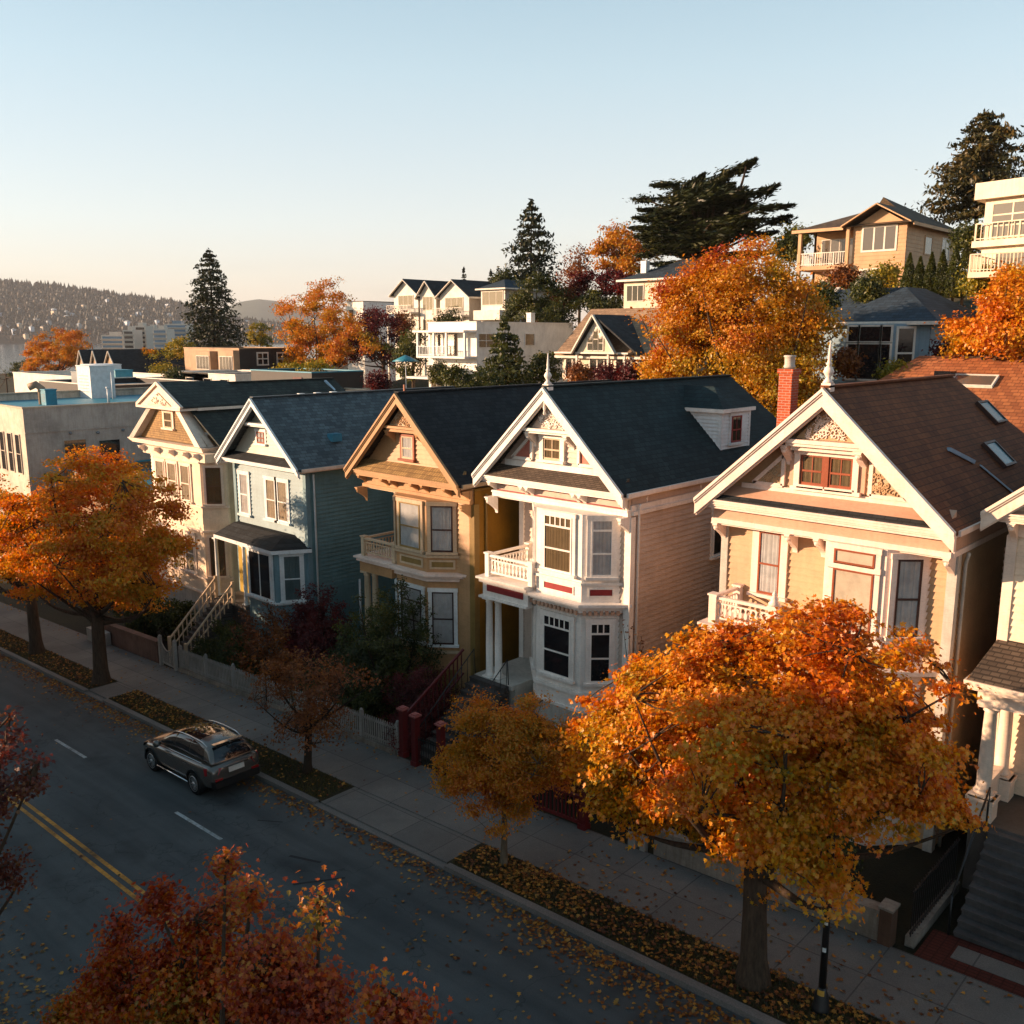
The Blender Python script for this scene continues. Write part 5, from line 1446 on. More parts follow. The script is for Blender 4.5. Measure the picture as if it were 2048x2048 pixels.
    m = MB(); m.tube([q(2.0, 0, 1.63), q(2.12, 0, 1.60)], 0.03, 6); m.bar(q(1.95, -0.5, 1.6), q(1.95, 0.5, 1.6), 0.16, 0.03); m.build("spoiler", pt, r)
    return r, bv, (ox, oy, oz)


CAR, CAR_BV, CAR_O = build_car()
# ------------------------------------------------------------------ trees and shrubs
BARK = bark_mat("grey_brown_bark", "#4a3c30"); BARKD = bark_mat("dark_bark", "#33291f"); BARKL = bark_mat("pale_young_bark", "#6a5d4d")
AUT = [(0.02, "#8a3410"), (0.2, "#ac5a10"), (0.4, "#bd7812"), (0.6, "#c08a14"), (0.8, "#a38818"), (1.0, "#5c5c18")]
ORG = [(0.0, "#b0480a"), (0.2, "#cc680a"), (0.45, "#d8860c"), (0.72, "#cc9a12"), (0.92, "#968414"), (1.0, "#626418")]
GOLD = [(0.0, "#b0520c"), (0.3, "#c4700c"), (0.6, "#c4860e"), (0.88, "#9a7c14"), (1.0, "#5c5c15")]
REDL = [(0.0, "#6a1c0e"), (0.28, "#9a3410"), (0.5, "#b05010"), (0.7, "#b06c12"), (0.88, "#907014"), (1.0, "#6b6016")]
DRED = [(0.0, "#30090a"), (0.5, "#521114"), (1.0, "#7a2018")]
GRN = [(0.0, "#20280f"), (0.4, "#38431a"), (0.75, "#55591c"), (1.0, "#7d7222")]
CON = [(0.0, "#141a0e"), (0.45, "#232c15"), (0.8, "#35391a"), (1.0, "#4a4620")]
YGR = [(0.0, "#4c5618"), (0.4, "#7d7a1a"), (0.8, "#a8901c"), (1.0, "#b9861a")]
BRN = [(0.0, "#4a2a16"), (0.5, "#7a4418"), (1.0, "#a0661e")]
LM = dict(
    maple=leaf_mat("orange_maple_leaves", ORG, nscale=0.55, rnd=0.5), front=leaf_mat("red_maple_leaves", REDL, nscale=0.7, rnd=0.6),
    gold=leaf_mat("golden_leaves", GOLD, nscale=0.6), aut=leaf_mat("autumn_leaves", AUT, nscale=0.25, rnd=0.45),
    dred=leaf_mat("dark_red_leaves", DRED, nscale=0.8), grn=leaf_mat("olive_green_leaves", GRN, nscale=0.5), con=leaf_mat("conifer_needles", CON, 0.12, nscale=0.4),
    ygr=leaf_mat("yellow_green_leaves", YGR, nscale=0.4), maroon=leaf_mat("maroon_maple_leaves", [(0.0, "#3c1412"), (0.35, "#562014"), (0.65, "#683416"), (1.0, "#6a4e1c")], nscale=0.8, rnd=0.6), big=leaf_mat("big_maple_leaves", ORG, nscale=0.6, rnd=0.45, zmix=-0.15, z0=2.0, z1=8.5), brn=leaf_mat("rusty_brown_leaves", BRN, nscale=0.5))


def unit(v): return v / np.maximum(np.linalg.norm(v, axis=-1, keepdims=True), 1e-9)


def leaves(P, size, shape="fold", up=0.35, out=None, jit=0.35):
    """one small leaf at each point: a folded blade, a lobed maple leaf or a needle spray"""
    n = len(P)
    nrm = RNG.normal(size=(n, 3)); nrm[:, 2] += up * 2.5
    if out is not None: nrm += out * 1.1
    nrm = unit(nrm)
    t = RNG.normal(size=(n, 3)); t[:, 2] -= 0.7
    t = unit(t - nrm * (t * nrm).sum(1, keepdims=True)); b = np.cross(nrm, t)
    s = (size * (1 - jit + 2 * jit * RNG.random(n)))[:, None]
    if shape == "fold":
        tm = [(-0.5, 0, 0), (0, 0.36, 0.10), (0.55, 0, -0.04), (0, -0.36, 0.10)]; fc = [(0, 2, 1), (0, 3, 2)]
        fc = [(0, 3, 2), (0, 2, 1)]
    elif shape == "lobe":
        tm = [(-0.45, 0, 0), (-0.28, 0.42, 0.05), (-0.02, 0.22, 0.02), (0.14, 0.48, 0.05), (0.16, 0.16, 0), (0.58, 0, -0.06), (0.16, -0.16, 0), (0.14, -0.48, 0.05), (-0.02, -0.22, 0.02), (-0.28, -0.42, 0.05)]
        fc = [(0, 2, 1), (0, 4, 2), (2, 4, 3), (0, 5, 4), (0, 6, 5), (0, 8, 6), (6, 8, 7), (0, 9, 8)]
        fc = [f[::-1] for f in fc]
    else:  # spray
        tm = [(-0.5, 0, 0), (-0.1, 0.2, 0.02), (0.5, 0.03, -0.03), (-0.1, -0.2, 0.02)]; fc = [(0, 3, 2), (0, 2, 1)]
    V = np.concatenate([P + s * (t * a + b * c + nrm * d) for a, c, d in tm], 0).reshape(len(tm), n, 3).transpose(1, 0, 2).reshape(-1, 3)
    F = (np.array(fc)[None] + (np.arange(n) * len(tm))[:, None, None]).reshape(-1, 3)
    return V, F


def ell_points(blobs, n, shell=0.35):
    """points in a union of ellipsoids, thinner towards their middles"""
    blobs = np.array(blobs, float); w = blobs[:, 3] * blobs[:, 4] * blobs[:, 5]; w = w ** 0.75; w /= w.sum()
    k = RNG.choice(len(blobs), n, p=w); d = unit(RNG.normal(size=(n, 3)))
    r = (shell + (1 - shell) * RNG.random(n)) ** 0.6
    P = blobs[k, :3] + d * r[:, None] * blobs[k, 3:6]
    return P, d


def fps(P, m):
    idx = [int(RNG.integers(len(P)))]; d = np.linalg.norm(P - P[idx[0]], axis=1)
    for _ in range(m - 1):
        j = int(d.argmax()); idx.append(j); d = np.minimum(d, np.linalg.norm(P - P[j], axis=1))
    return P[idx]


def limb(mb, a, b, r0, r1, sag=0.12, n=6, k=6):
    a = np.array(a, float); b = np.array(b, float); L = np.linalg.norm(b - a); pts = []
    off = RNG.normal(size=3) * 0.07 * L
    for i in range(n + 1):
        t = i / n; p = a * (1 - t) + b * t
        p = p + off * math.sin(t * PI) + np.array([0, 0, -sag * L * math.sin(t * PI)]) * (1 if t > 0 else 0)
        pts.append(tuple(p))
    mb.tube(pts, [r0 + (r1 - r0) * (i / n) for i in range(n + 1)], k, cap=False)
    return pts


def tree(label, base, fork, blobs, mat, nclu, per, lsize, crad, trunk_r, group=None, cat="tree", name="deciduous_tree", bark=None, shape="fold", limbs=12, shell=0.35, flat=0.6, twigs=True, lean=0.0, up=0.35, floor=None, boughs=0, br=0.9, jit=0.4):
    """tree > trunk (limbs and twigs), crown (leaves gathered in many sprays)"""
    base = Vector(base); t = thing(name, base, label, cat, group)
    if boughs:
        # sprays gather on drooping plate-like boughs with gaps between them
        C, D = ell_points(blobs, boughs, 0.45); k = RNG.integers(0, boughs, nclu); sz = (0.6 + 0.75 * RNG.random(boughs))[k, None] * br
        o = RNG.normal(size=(nclu, 3)) * [0.55, 0.55, 0.2]; hz_ = D[k] * [1, 1, 0]
        o[:, 2] -= (o * hz_).sum(1) * 0.55
        P, D = C[k] + o * sz, D[k]
    else:
        P, D = ell_points(blobs, nclu, shell)
    if floor is not None:
        k = P[:, 2] > floor; P, D = P[k], D[k]
    cc = np.array(blobs)[:, :3].mean(0)
    # limbs reach spread-out sprays; twigs join the rest to the nearest limb point
    mb = MB(); f = np.array(fork, float)
    b0 = np.array(base, float); mid = (b0 + f) / 2 + np.array([lean, 0, 0])
    mb.tube([tuple(b0 - [0, 0, 0.3]), tuple(b0 + [0, 0, 0.05]), tuple(b0 + (mid - b0) * 0.35), tuple(mid), tuple(f)], [trunk_r * 1.55, trunk_r * 1.35, trunk_r * 1.02, trunk_r * 0.9, trunk_r * 0.8], 12)
    tips = fps(P, min(limbs, len(P))); lp = []
    for q in tips:
        st = f - (f - mid) * RNG.random() * 0.5
        pts = limb(mb, st, q, trunk_r * 0.42, trunk_r * 0.05, 0.10, 7, 6); lp += pts[2:]
    if twigs and len(lp):
        LP = np.array(lp)
        sel = P[RNG.random(len(P)) < min(1, 500 / len(P))]
        for q in sel:
            j = np.linalg.norm(LP - q, axis=1).argmin()
            limb(mb, LP[j], q, trunk_r * 0.09, trunk_r * 0.02, 0.03, 3, 4)
    mb.build("trunk", bark or BARK, t)
    n = len(P); cr = crad * (0.6 + 0.8 * RNG.random(n))
    k = np.repeat(np.arange(n), per)
    o = RNG.normal(size=(len(k), 3)) * 0.55; o[:, 2] *= flat
    L = P[k] + o * cr[k][:, None]
    V, F = leaves(L, lsize, shape, up, unit(L - cc) * 0.8, jit)
    np_mesh("crown", V, F, mat, t)
    return t


def shrub(label, c, r, mat, nclu=90, per=40, ls=0.09, group=None, shape="fold", name="shrub", cr=0.22, stem=True, zs=1.0, cat="shrub"):
    """shrub > stems, foliage"""
    c = Vector(c); t = thing(name, (c.x, c.y, c.z), label, cat, group)
    blobs = [(c.x + RNG.uniform(-.3, .3) * r, c.y + RNG.uniform(-.3, .3) * r, c.z + r * zs * RNG.uniform(.55, 1.0), r * .75, r * .7, r * .8 * zs) for _ in range(4)]
    P, D = ell_points(blobs, nclu, 0.3)
    P = P[P[:, 2] > c.z + 0.05]
    if stem:
        mb = MB()
        for q in fps(P, min(14, len(P))): limb(mb, (c.x, c.y, c.z - 0.05), q, 0.03 * max(r, .5), 0.008, -0.05, 4, 5)
        mb.build("stems", BARKD, t)
    k = np.repeat(np.arange(len(P)), per); o = RNG.normal(size=(len(k), 3)) * 0.5 * cr
    L = P[k] + o
    V, F = leaves(L, ls, shape, 0.2, unit(L - np.array([c.x, c.y, c.z + r * .6])))
    np_mesh("foliage", V, F, mat, t)
    return t


def conifer(label, base, h, rmax, n_whorl=26, mat=None, per=26, ls=0.5, group=None, ragged=0.35, crown_from=0.08, name="conifer", power=0.85, side=(0, 0), droop=0.25):
    """conifer > trunk (with boughs), needles"""
    base = np.array(base, float); t = thing(name, tuple(base), label, "tree", group); mb = MB()
    mb.tube([tuple(base - [0, 0, 0.4]), tuple(base + [0, 0, h * 0.5]), tuple(base + [0, 0, h])], [h * 0.02, h * 0.011, h * 0.002], 8)
    pts = []; wd = []
    for i in range(n_whorl):
        u = crown_from + (1 - crown_from) * (i + RNG.random() * 0.8) / n_whorl; z = u * h
        R = rmax * (1 - u) ** power + 0.02 * h * (1 - u) + 0.012 * h
        nb = int(5 + RNG.integers(3))
        a0 = RNG.random() * 6.3
        for b in range(nb):
            a = a0 + 2 * PI * b / nb + RNG.normal() * 0.25; L = R * (1 - ragged + 2 * ragged * RNG.random() * 0.8)
            d = np.array([math.cos(a), math.sin(a), 0.0]); L *= 1 + side[0] * d[0] + side[1] * d[1]
            tip = base + [0, 0, z] + d * L + [0, 0, -droop * L + 0.12 * L * RNG.random()]
            st = base + [0, 0, z]
            mb.tube([tuple(st), tuple((st + tip) / 2 + [0, 0, 0.05 * L]), tuple(tip)], [h * 0.004, h * 0.003, h * 0.001], 4, cap=False)
            m = max(4, int(per * (L / rmax) ** 0.9)); s = 0.12 + 0.9 * RNG.random(m) ** 0.75
            q = st + (tip - st) * s[:, None] + np.array([0, 0, 0.05 * L]) * np.sin(s * PI)[:, None]
            w = 0.16 * L * (0.5 + s)[:, None]
            q = q + RNG.normal(size=(m, 3)) * [1, 1, 0.45] * w * 0.55
            pts.append(q); wd.append(np.tile(d, (m, 1)))
    m = 30; z = h * (0.88 + 0.13 * RNG.random(m)); pts.append(base + np.stack([RNG.normal(size=m) * 0.012 * h, RNG.normal(size=m) * 0.012 * h, z], 1)); wd.append(np.tile([0, 0, 1.0], (m, 1)))
    mb.build("trunk", BARKD, t)
    P = np.concatenate(pts); D = np.concatenate(wd)
    V, F = leaves(P, ls, "spray", 0.25, D * 0.4)
    np_mesh("needles", V, F, mat or LM["con"], t)
    return t


def px_blobs(Y, lst, depth=0.85):
    """ellipsoids seen at photo places: (px, py, half width px, half height px[, dY])"""
    res = []
    for e in lst:
        px, py, rx, ry = e[:4]; y = Y + (e[4] if len(e) > 4 else 0)
        p = at(px, py, y); k = mpp(px, py, y)
        res.append((p.x, p.y, p.z, rx * k * 0.97, rx * k * depth, ry * k))
    return res


# ---- street trees on the near pavement side
z = gz(-7.75) + 0.1
tree("big orange maple in front of the large tan house, thick trunk on the leafy verge", (-7.75, 15.5, z), (-7.9, 15.6, 2.6),
     px_blobs(15.6, [(1560, 1420, 250, 160, 0), (1330, 1460, 165, 130, -0.3), (1290, 1400, 110, 80, 0), (1400, 1340, 130, 80, 0.2), (1250, 1520, 80, 80, -0.2), (1380, 1620, 110, 80, -0.5), (1500, 1560, 200, 110, -0.8), (1700, 1340, 190, 110, 0.6), (1780, 1500, 160, 110, 0.2), (1790, 1640, 110, 100, 0.2), (1440, 1340, 130, 90, 0.3), (1300, 1600, 110, 70, -0.2), (1560, 1720, 120, 80, -0.6), (1600, 1280, 120, 60, 0.4), (1880, 1600, 70, 70, 0.4), (1510, 1800, 60, 50, -0.3)]),
     LM["big"], 1200, 115, 0.086, 0.32, 0.27, boughs=118, br=0.58, jit=0.55, group="street maples", shape="lobe", limbs=24, floor=1.5, flat=0.36, shell=0.25)
z = gz(-38.4) + 0.1
tree("large orange maple on the left verge, in front of the cream Queen Anne house", (-38.4, 15.5, z), (-38.5, 15.6, 1.2),
     px_blobs(15.5, [(190, 1060, 150, 120), (110, 1080, 110, 120, -0.6), (280, 1040, 80, 100, 0.4), (170, 960, 110, 50), (210, 1180, 110, 60), (110, 1190, 70, 50, 0), (300, 1130, 50, 60, 0.3)]),
     LM["maple"], 900, 100, 0.115, 0.46, 0.3, boughs=110, br=0.8, flat=0.42, shell=0.25, group="street maples", limbs=18, floor=1.2)
z = gz(-45.6) + 0.1
tree("orange maple cut by the left edge of the view, left of the large left maple", (-45.6, 15.5, z), (-45.7, 15.5, 1.0),
     px_blobs(15.5, [(20, 1080, 80, 100), (-60, 1050, 110, 110), (60, 1150, 60, 60), (-20, 1180, 80, 50)]),
     LM["maple"], 520, 95, 0.12, 0.46, 0.28, boughs=70, br=0.8, flat=0.42, group="street maples", limbs=14, floor=1.0)
z = gz(-14.8) + 0.1
tree("young golden street tree with a thin pale trunk, in front of the red posts", (-14.8, 15.6, z), (-14.8, 15.65, 1.5),
     px_blobs(15.6, [(1010, 1490, 85, 70), (950, 1540, 65, 60, -0.2), (1080, 1530, 75, 60, 0.3), (1000, 1580, 80, 45), (1050, 1440, 50, 45), (960, 1440, 50, 40), (1110, 1490, 55, 50, 0.3)]),
     LM["gold"], 620, 95, 0.062, 0.24, 0.085, boughs=80, br=0.45, flat=.5, bark=BARKL, shape="fold", limbs=14, floor=0.9)
z = gz(-23.55) + 0.1
tree("sparse rusty street tree with bare twigs, by the ochre house's fence", (-23.55, 15.7, z), (-23.5, 15.8, 0.5),
     px_blobs(15.8, [(620, 1370, 120, 65), (560, 1330, 70, 60), (690, 1350, 70, 55), (610, 1430, 70, 40)]),
     LM["brn"], 260, 30, 0.075, 0.3, 0.13, boughs=40, br=0.6, bark=BARKD, limbs=13, floor=-0.2)
# ---- trees on the near side, under the camera
tree("red-orange maple filling the bottom of the view, in front of the yellow centre line", (-5.6, 2.9, -0.2), (-5.6, 2.9, 4.2),
     px_blobs(3.4, [(400, 1960, 120, 70, 0.2), (250, 1980, 90, 70), (540, 1960, 90, 70, 0.2), (640, 2010, 60, 60, 0.3), (450, 1830, 26, 70, 0.35), (453, 1735, 11, 42, 0.4), (322, 1820, 28, 70, 0.1), (635, 1850, 16, 75, 0.4), (395, 1840, 26, 60, 0.2), (790, 2040, 60, 40, 0.3), (750, 1990, 18, 40, 0.3), (150, 2030, 50, 45), (500, 1800, 16, 60, 0.3), (235, 1880, 30, 50, 0), (560, 1900, 30, 50, 0.3), (430, 2110, 300, 80)]),
     LM["front"], 1000, 60, 0.045, 0.15, 0.2, shape="lobe", limbs=30, shell=0.15, flat=0.7)
tree("dark red maple reaching in from the left edge over the road", (-12.9, 1.9, -0.7), (-12.9, 2.1, 4.8),
     px_blobs(3.0, [(20, 1500, 36, 40), (0, 1590, 50, 50), (60, 1560, 32, 26, 0.2), (0, 1740, 40, 40), (40, 1770, 24, 26, 0.2), (-70, 1640, 70, 180), (14, 1430, 10, 45), (-160, 1700, 100, 200), (85, 1535, 18, 14, 0.3), (0, 1400, 12, 40)]),
     LM["maroon"], 420, 44, 0.045, 0.16, 0.2, shape="lobe", limbs=24, shell=0.15)

# ---- front garden shrubs
def gy(x): return gz(x) + 0.06
shrub("dark green bush in front of the ochre house's lower bay", (-25.0, 20.4, gy(-25.0)), 1.9, LM["grn"], 420, 60, 0.085, zs=1.55)
shrub("dark green bush left of the steps below the ochre house", (-27.1, 20.2, gy(-27.1)), 1.5, LM["grn"], 200, 52, 0.085, zs=1.35)
shrub("clipped dark red barberry bush beside the steps to the pinkish house", (-23.0, 20.1, gy(-23)), 1.55, LM["dred"], 260, 70, 0.055)
shrub("dark red shrub against the teal side wall of the grey-blue house", (-30.8, 21.2, gy(-30.8)), 1.8, LM["dred"], 300, 60, 0.085, zs=1.45)
shrub("dark red shrub in the gap between the grey-blue and ochre houses", (-29.4, 20.4, gy(-29.4)), 1.5, LM["dred"], 220, 60, 0.085, zs=1.3)
shrub("rusty shrub with orange shoots in front of the grey-blue house's bay", (-32.6, 20.2, gy(-32.6)), 1.8, LM["brn"], 190, 36, 0.09, zs=1.2)
shrub("low dark red barberry hedge along the red stair handrail", (-22.5, 19.0, gy(-22.5)), 0.8, LM["dred"], 150, 65, 0.055)
shrub("dark green bush behind the second picket fence, left of the barberry", (-25.6, 19.3, gy(-25.6)), 1.1, LM["grn"], 170, 50, 0.08)
shrub("dark green bush behind the second picket fence, near its left end", (-28.3, 19.3, gy(-28.3)), 1.1, LM["grn"], 150, 50, 0.08)
shrub("tall dark bush below the grey-blue house's bay, middle of its garden", (-33.9, 19.5, gy(-33.9)), 1.25, LM["grn"], 160, 50, 0.09)
shrub("dark bush left of the grey-blue house's bay, beside the steps", (-35.2, 20.0, gy(-35.2)), 1.3, LM["grn"], 170, 50, 0.1)
shrub("dark bush by the front garden gate behind the picket fence", (-36.3, 19.5, gy(-36.3)), 0.9, LM["grn"], 90, 50, 0.1)
shrub("rusty bush behind the picket fence, left of the sparse street tree", (-30.2, 19.5, gy(-30.2)), 1.15, LM["brn"], 110, 40, 0.09)
shrub("dark bush under the cream Queen Anne house's bay", (-41.5, 20.4, gy(-41.5)), 1.3, LM["grn"], 120, 45, 0.11)
shrub("dark bush at the far left front garden behind the red-brown wall", (-44.2, 20.2, gy(-44.2)), 1.4, LM["grn"], 120, 45, 0.11)
shrub("bush in front of the pinkish house's bay, behind the red fence", (-17.6, 20.1, gy(-17.6)), 1.0, LM["grn"], 120, 45, 0.08)
shrub("rusty-tipped bush behind the red fence, left of the big maple", (-15.6, 19.8, gy(-15.6)), 1.15, LM["brn"], 110, 45, 0.08)
shrub("dark bush in the garden right of the pinkish house", (-14.4, 20.8, gy(-14.4)), 1.3, LM["grn"], 120, 45, 0.09)
shrub("dark ivy-like bush above the stained garden wall", (-8.3, 19.4, gy(-8.3) + 0.3), 0.9, LM["grn"], 130, 50, 0.08)
shrub("dark bush behind the stained garden wall near its left end", (-10.8, 19.6, gy(-10.8) + 0.2), 1.0, LM["grn"], 120, 45, 0.08)
shrub("small bush at the right edge beside the wide steps", (-2.75, 19.4, gy(-2.7)), 0.75, LM["grn"], 90, 45, 0.07)
for i, (x, y, lab) in enumerate(((-15.4, 21.9, "tall bare weed stalk by the pinkish house's side wall"),)):
    t = thing("dry_stalk", (x, y, gz(x)), lab, "plant"); m = MB()
    for k in range(5):
        a = k * 1.3; m.tube([(x, y, gz(x)), (x + 0.1 * math.cos(a), y + 0.1 * math.sin(a), 2.4), (x + 0.35 * math.cos(a), y + 0.3 * math.sin(a), 3.4 + 0.2 * k)], [0.02, 0.014, 0.006], 5)
    m.build("stems", BARKD, t)
    L = np.array([(x + 0.35 * math.cos(k * 1.3) + RNG.normal() * 0.06, y + 0.3 * math.sin(k * 1.3) + RNG.normal() * 0.06, 3.2 + 0.2 * k + RNG.normal() * 0.15) for k in range(5) for _ in range(6)])
    V, F = leaves(L, 0.09, "fold"); np_mesh("leaves", V, F, LM["brn"], t)


# ------------------------------------------------------------------ fallen leaves and grass (stuff)
def litter():
    P = []
    def add(n, xa, xb, f, dens=1.0):
        x = xa + (xb - xa) * RNG.random(n); P.append(np.stack([x, f(n, x)], 1))
    def gut(n, x): return 14.5 - np.abs(RNG.normal(size=n)) * 0.33
    add(3600, -60, -2, gut)
    add(900, -60, -30, lambda n, x: 14.4 - np.abs(RNG.normal(size=n)) * 0.5)
    add(900, -13, -1, lambda n, x: 14.4 - np.abs(RNG.normal(size=n)) * 0.55)
    add(1900, -14.5, -1, lambda n, x: 14.8 + 1.2 * RNG.random(n))
    add(420, -16, -13, lambda n, x: 14.8 + 1.2 * RNG.random(n))
    add(2000, -62, -38, lambda n, x: 14.8 + 1.2 * RNG.random(n))
    add(1100, -36.1, -28, lambda n, x: 14.8 + 1.2 * RNG.random(n))
    add(160, -28, -21.5, lambda n, x: 14.8 + 1.2 * RNG.random(n))
    add(420, -14, -2, lambda n, x: 16 + 2.2 * RNG.random(n) ** 1.6)
    add(260, -60, -14, lambda n, x: 18.3 - 0.3 * np.abs(RNG.normal(size=n)))
    add(120, -40, -14, lambda n, x: 16 + 2.2 * RNG.random(n))
    add(300, -16, -2, lambda n, x: 14.0 - np.abs(RNG.normal(size=n)) * 2.0)
    add(80, -55, -16, lambda n, x: 5 + 9 * RNG.random(n))
    add(1500, -22, -9, lambda n, x: 3.35 + np.abs(RNG.normal(size=n)) * 0.9)
    add(900, -27, -15, lambda n, x: 5.3 + RNG.normal(size=n) * 0.8)
    P = np.concatenate(P); x, y = P[:, 0], P[:, 1]
    z = G * x + 0.012
    z = np.where(y > 14.55, z + 0.125, z)
    z = z + RNG.random(len(z)) * 0.03
    P3 = np.stack([x, y, z], 1)
    V, F = leaves(P3, 0.095, "lobe", 1.6, None, 0.3)
    m = leaf_mat("fallen_leaf_colours", [(0.0, "#4a2814"), (0.35, "#7a461a"), (0.65, "#96641f"), (0.88, "#b08436"), (1.0, "#55401e")], 0.1, nscale=0.5, rnd=1.0)
    o = np_mesh("fallen_leaves", V, F, m); tag(o, "fallen yellow and brown leaves strewn along the kerb, verge and road", "leaves", kind="stuff")
    # leaves on the car roof
    n = 150; L = []
    for _ in range(n * 3):
        px_, py_ = RNG.normal() * 0.42 + 0.35, RNG.normal() * 0.22 - 0.02
        h = CAR_BV.ray_cast(Vector((px_, py_, 4)), Vector((0, 0, -1)))[0]
        if h is None or h.z < 1.5: continue
        c, s = math.cos(-math.atan(G)), math.sin(-math.atan(G))
        L.append((CAR_O[0] + c * h.x + s * h.z, CAR_O[1] + h.y, CAR_O[2] - s * h.x + c * h.z + 0.02))
        if len(L) >= n: break
    V, F = leaves(np.array(L), 0.085, "lobe", 1.8, None, 0.3)
    tag(np_mesh("fallen_leaves", V, F, m), "orange leaves scattered on the roof of the parked car", "leaves", kind="stuff")
    # grass tufts on the verges
    n = 26000; xs = np.concatenate([-62 + 24 * RNG.random(n // 3), -36 + 14.4 * RNG.random(n // 3), -15.9 + 16 * RNG.random(n // 3)])
    ys = 14.78 + 1.2 * RNG.random(len(xs)); zz = G * xs + 0.11; h = 0.05 + 0.06 * RNG.random(len(xs)); a = RNG.random(len(xs)) * 6.3
    dx, dy = np.cos(a) * 0.012, np.sin(a) * 0.012; bx, by = RNG.normal(size=len(xs)) * 0.04, RNG.normal(size=len(xs)) * 0.04
    V = np.stack([np.stack([xs - dx, ys - dy, zz], 1), np.stack([xs + dx, ys + dy, zz], 1), np.stack([xs + bx, ys + by, zz + h], 1)], 1).reshape(-1, 3)
    F = np.arange(len(V)).reshape(-1, 3)
    gm = leaf_mat("verge_grass_blades", [(0, "#2a2c12"), (0.5, "#3d3d18"), (1, "#5a4f20")], 0.2, rnd=1.0)
    tag(np_mesh("verge_grass", V, F, gm), "short dark grass on the verge strips", "grass", kind="stuff")


litter()
# ------------------------------------------------------------------ buildings behind the row
def atX(px, py, X):
    r = FW + RR * ((px - 1024) / F_PX) + DN * ((py - 1024) / F_PX)
    return CAM + r * ((X - CAM.x) / r.x)


def atZ(px, py, Z):
    r = FW + RR * ((px - 1024) / F_PX) + DN * ((py - 1024) / F_PX)
    return CAM + r * ((Z - CAM.z) / r.z)


BW = paint("#d9d2c6", 0.6, 0.25, "off_white_render"); BT = paint("#bb9670", 0.6, 0.2, "golden_tan_siding"); BG = paint("#aaa59d", 0.7, 0.3, "grey_render")
BB = paint("#7f98a6", 0.6, 0.2, "bungalow_blue_siding"); BK = paint("#2c2a2a", 0.6, 0.3, "dark_shingle_siding"); BE = paint("#d2c4b2", 0.75, 0.4, "beige_render"); BTN = paint("#a98a6c", 0.7, 0.3, "tan_shingle_siding")
RD = shingles("dark_roof_shingles", "#25272a", "#34373a", 0.2, 0.4); RBR = shingles("grey_brown_roof_shingles", "#4d4037", "#60523f", 0.2, 0.4); RTN = shingles("tan_roof_shingles", "#8a7059", "#9c8167", 0.2, 0.4); RBL = shingles("blue_grey_roof_shingles", "#27323c", "#344350", 0.2, 0.4)
TEAL = plain("teal_roof_membrane", "#2f7f94", 0.5, 0.4); MEMB = plain("grey_roof_membrane", "#6d7a80", 0.6)
METW = plain("white_metal", "#c9cdcf", 0.45); METG = plain("grey_metal", "#70777c", 0.4, 0.5)


def bwin(root, fr, u0, u1, z0, z1, fm, cols=2, rows=1, glass=None, rail=0.06, name="window"):
    """window for far buildings: frame > pane"""
    mb = MB(); mb.M = fr.M; d = -0.07
    mb.box(u0 - rail, u0, d, -0.003, z0 - rail, z1 + rail); mb.box(u1, u1 + rail, d, -0.003, z0 - rail, z1 + rail)
    mb.box(u0, u1, d, -0.003, z0 - rail, z0); mb.box(u0, u1, d, -0.003, z1, z1 + rail)
    for i in range(1, cols): u = u0 + (u1 - u0) * i / cols; mb.box(u - rail * .4, u + rail * .4, d + .01, -0.01, z0, z1)
    for i in range(1, rows): z = z0 + (z1 - z0) * i / rows; mb.box(u0, u1, d + .015, -0.01, z - rail * .4, z + rail * .4)
    w = mb.build(name, fm, root)
    MB_q(fr, u0, u1, z0, z1, -0.045).build("pane", glass or WARMG, w)
    return w


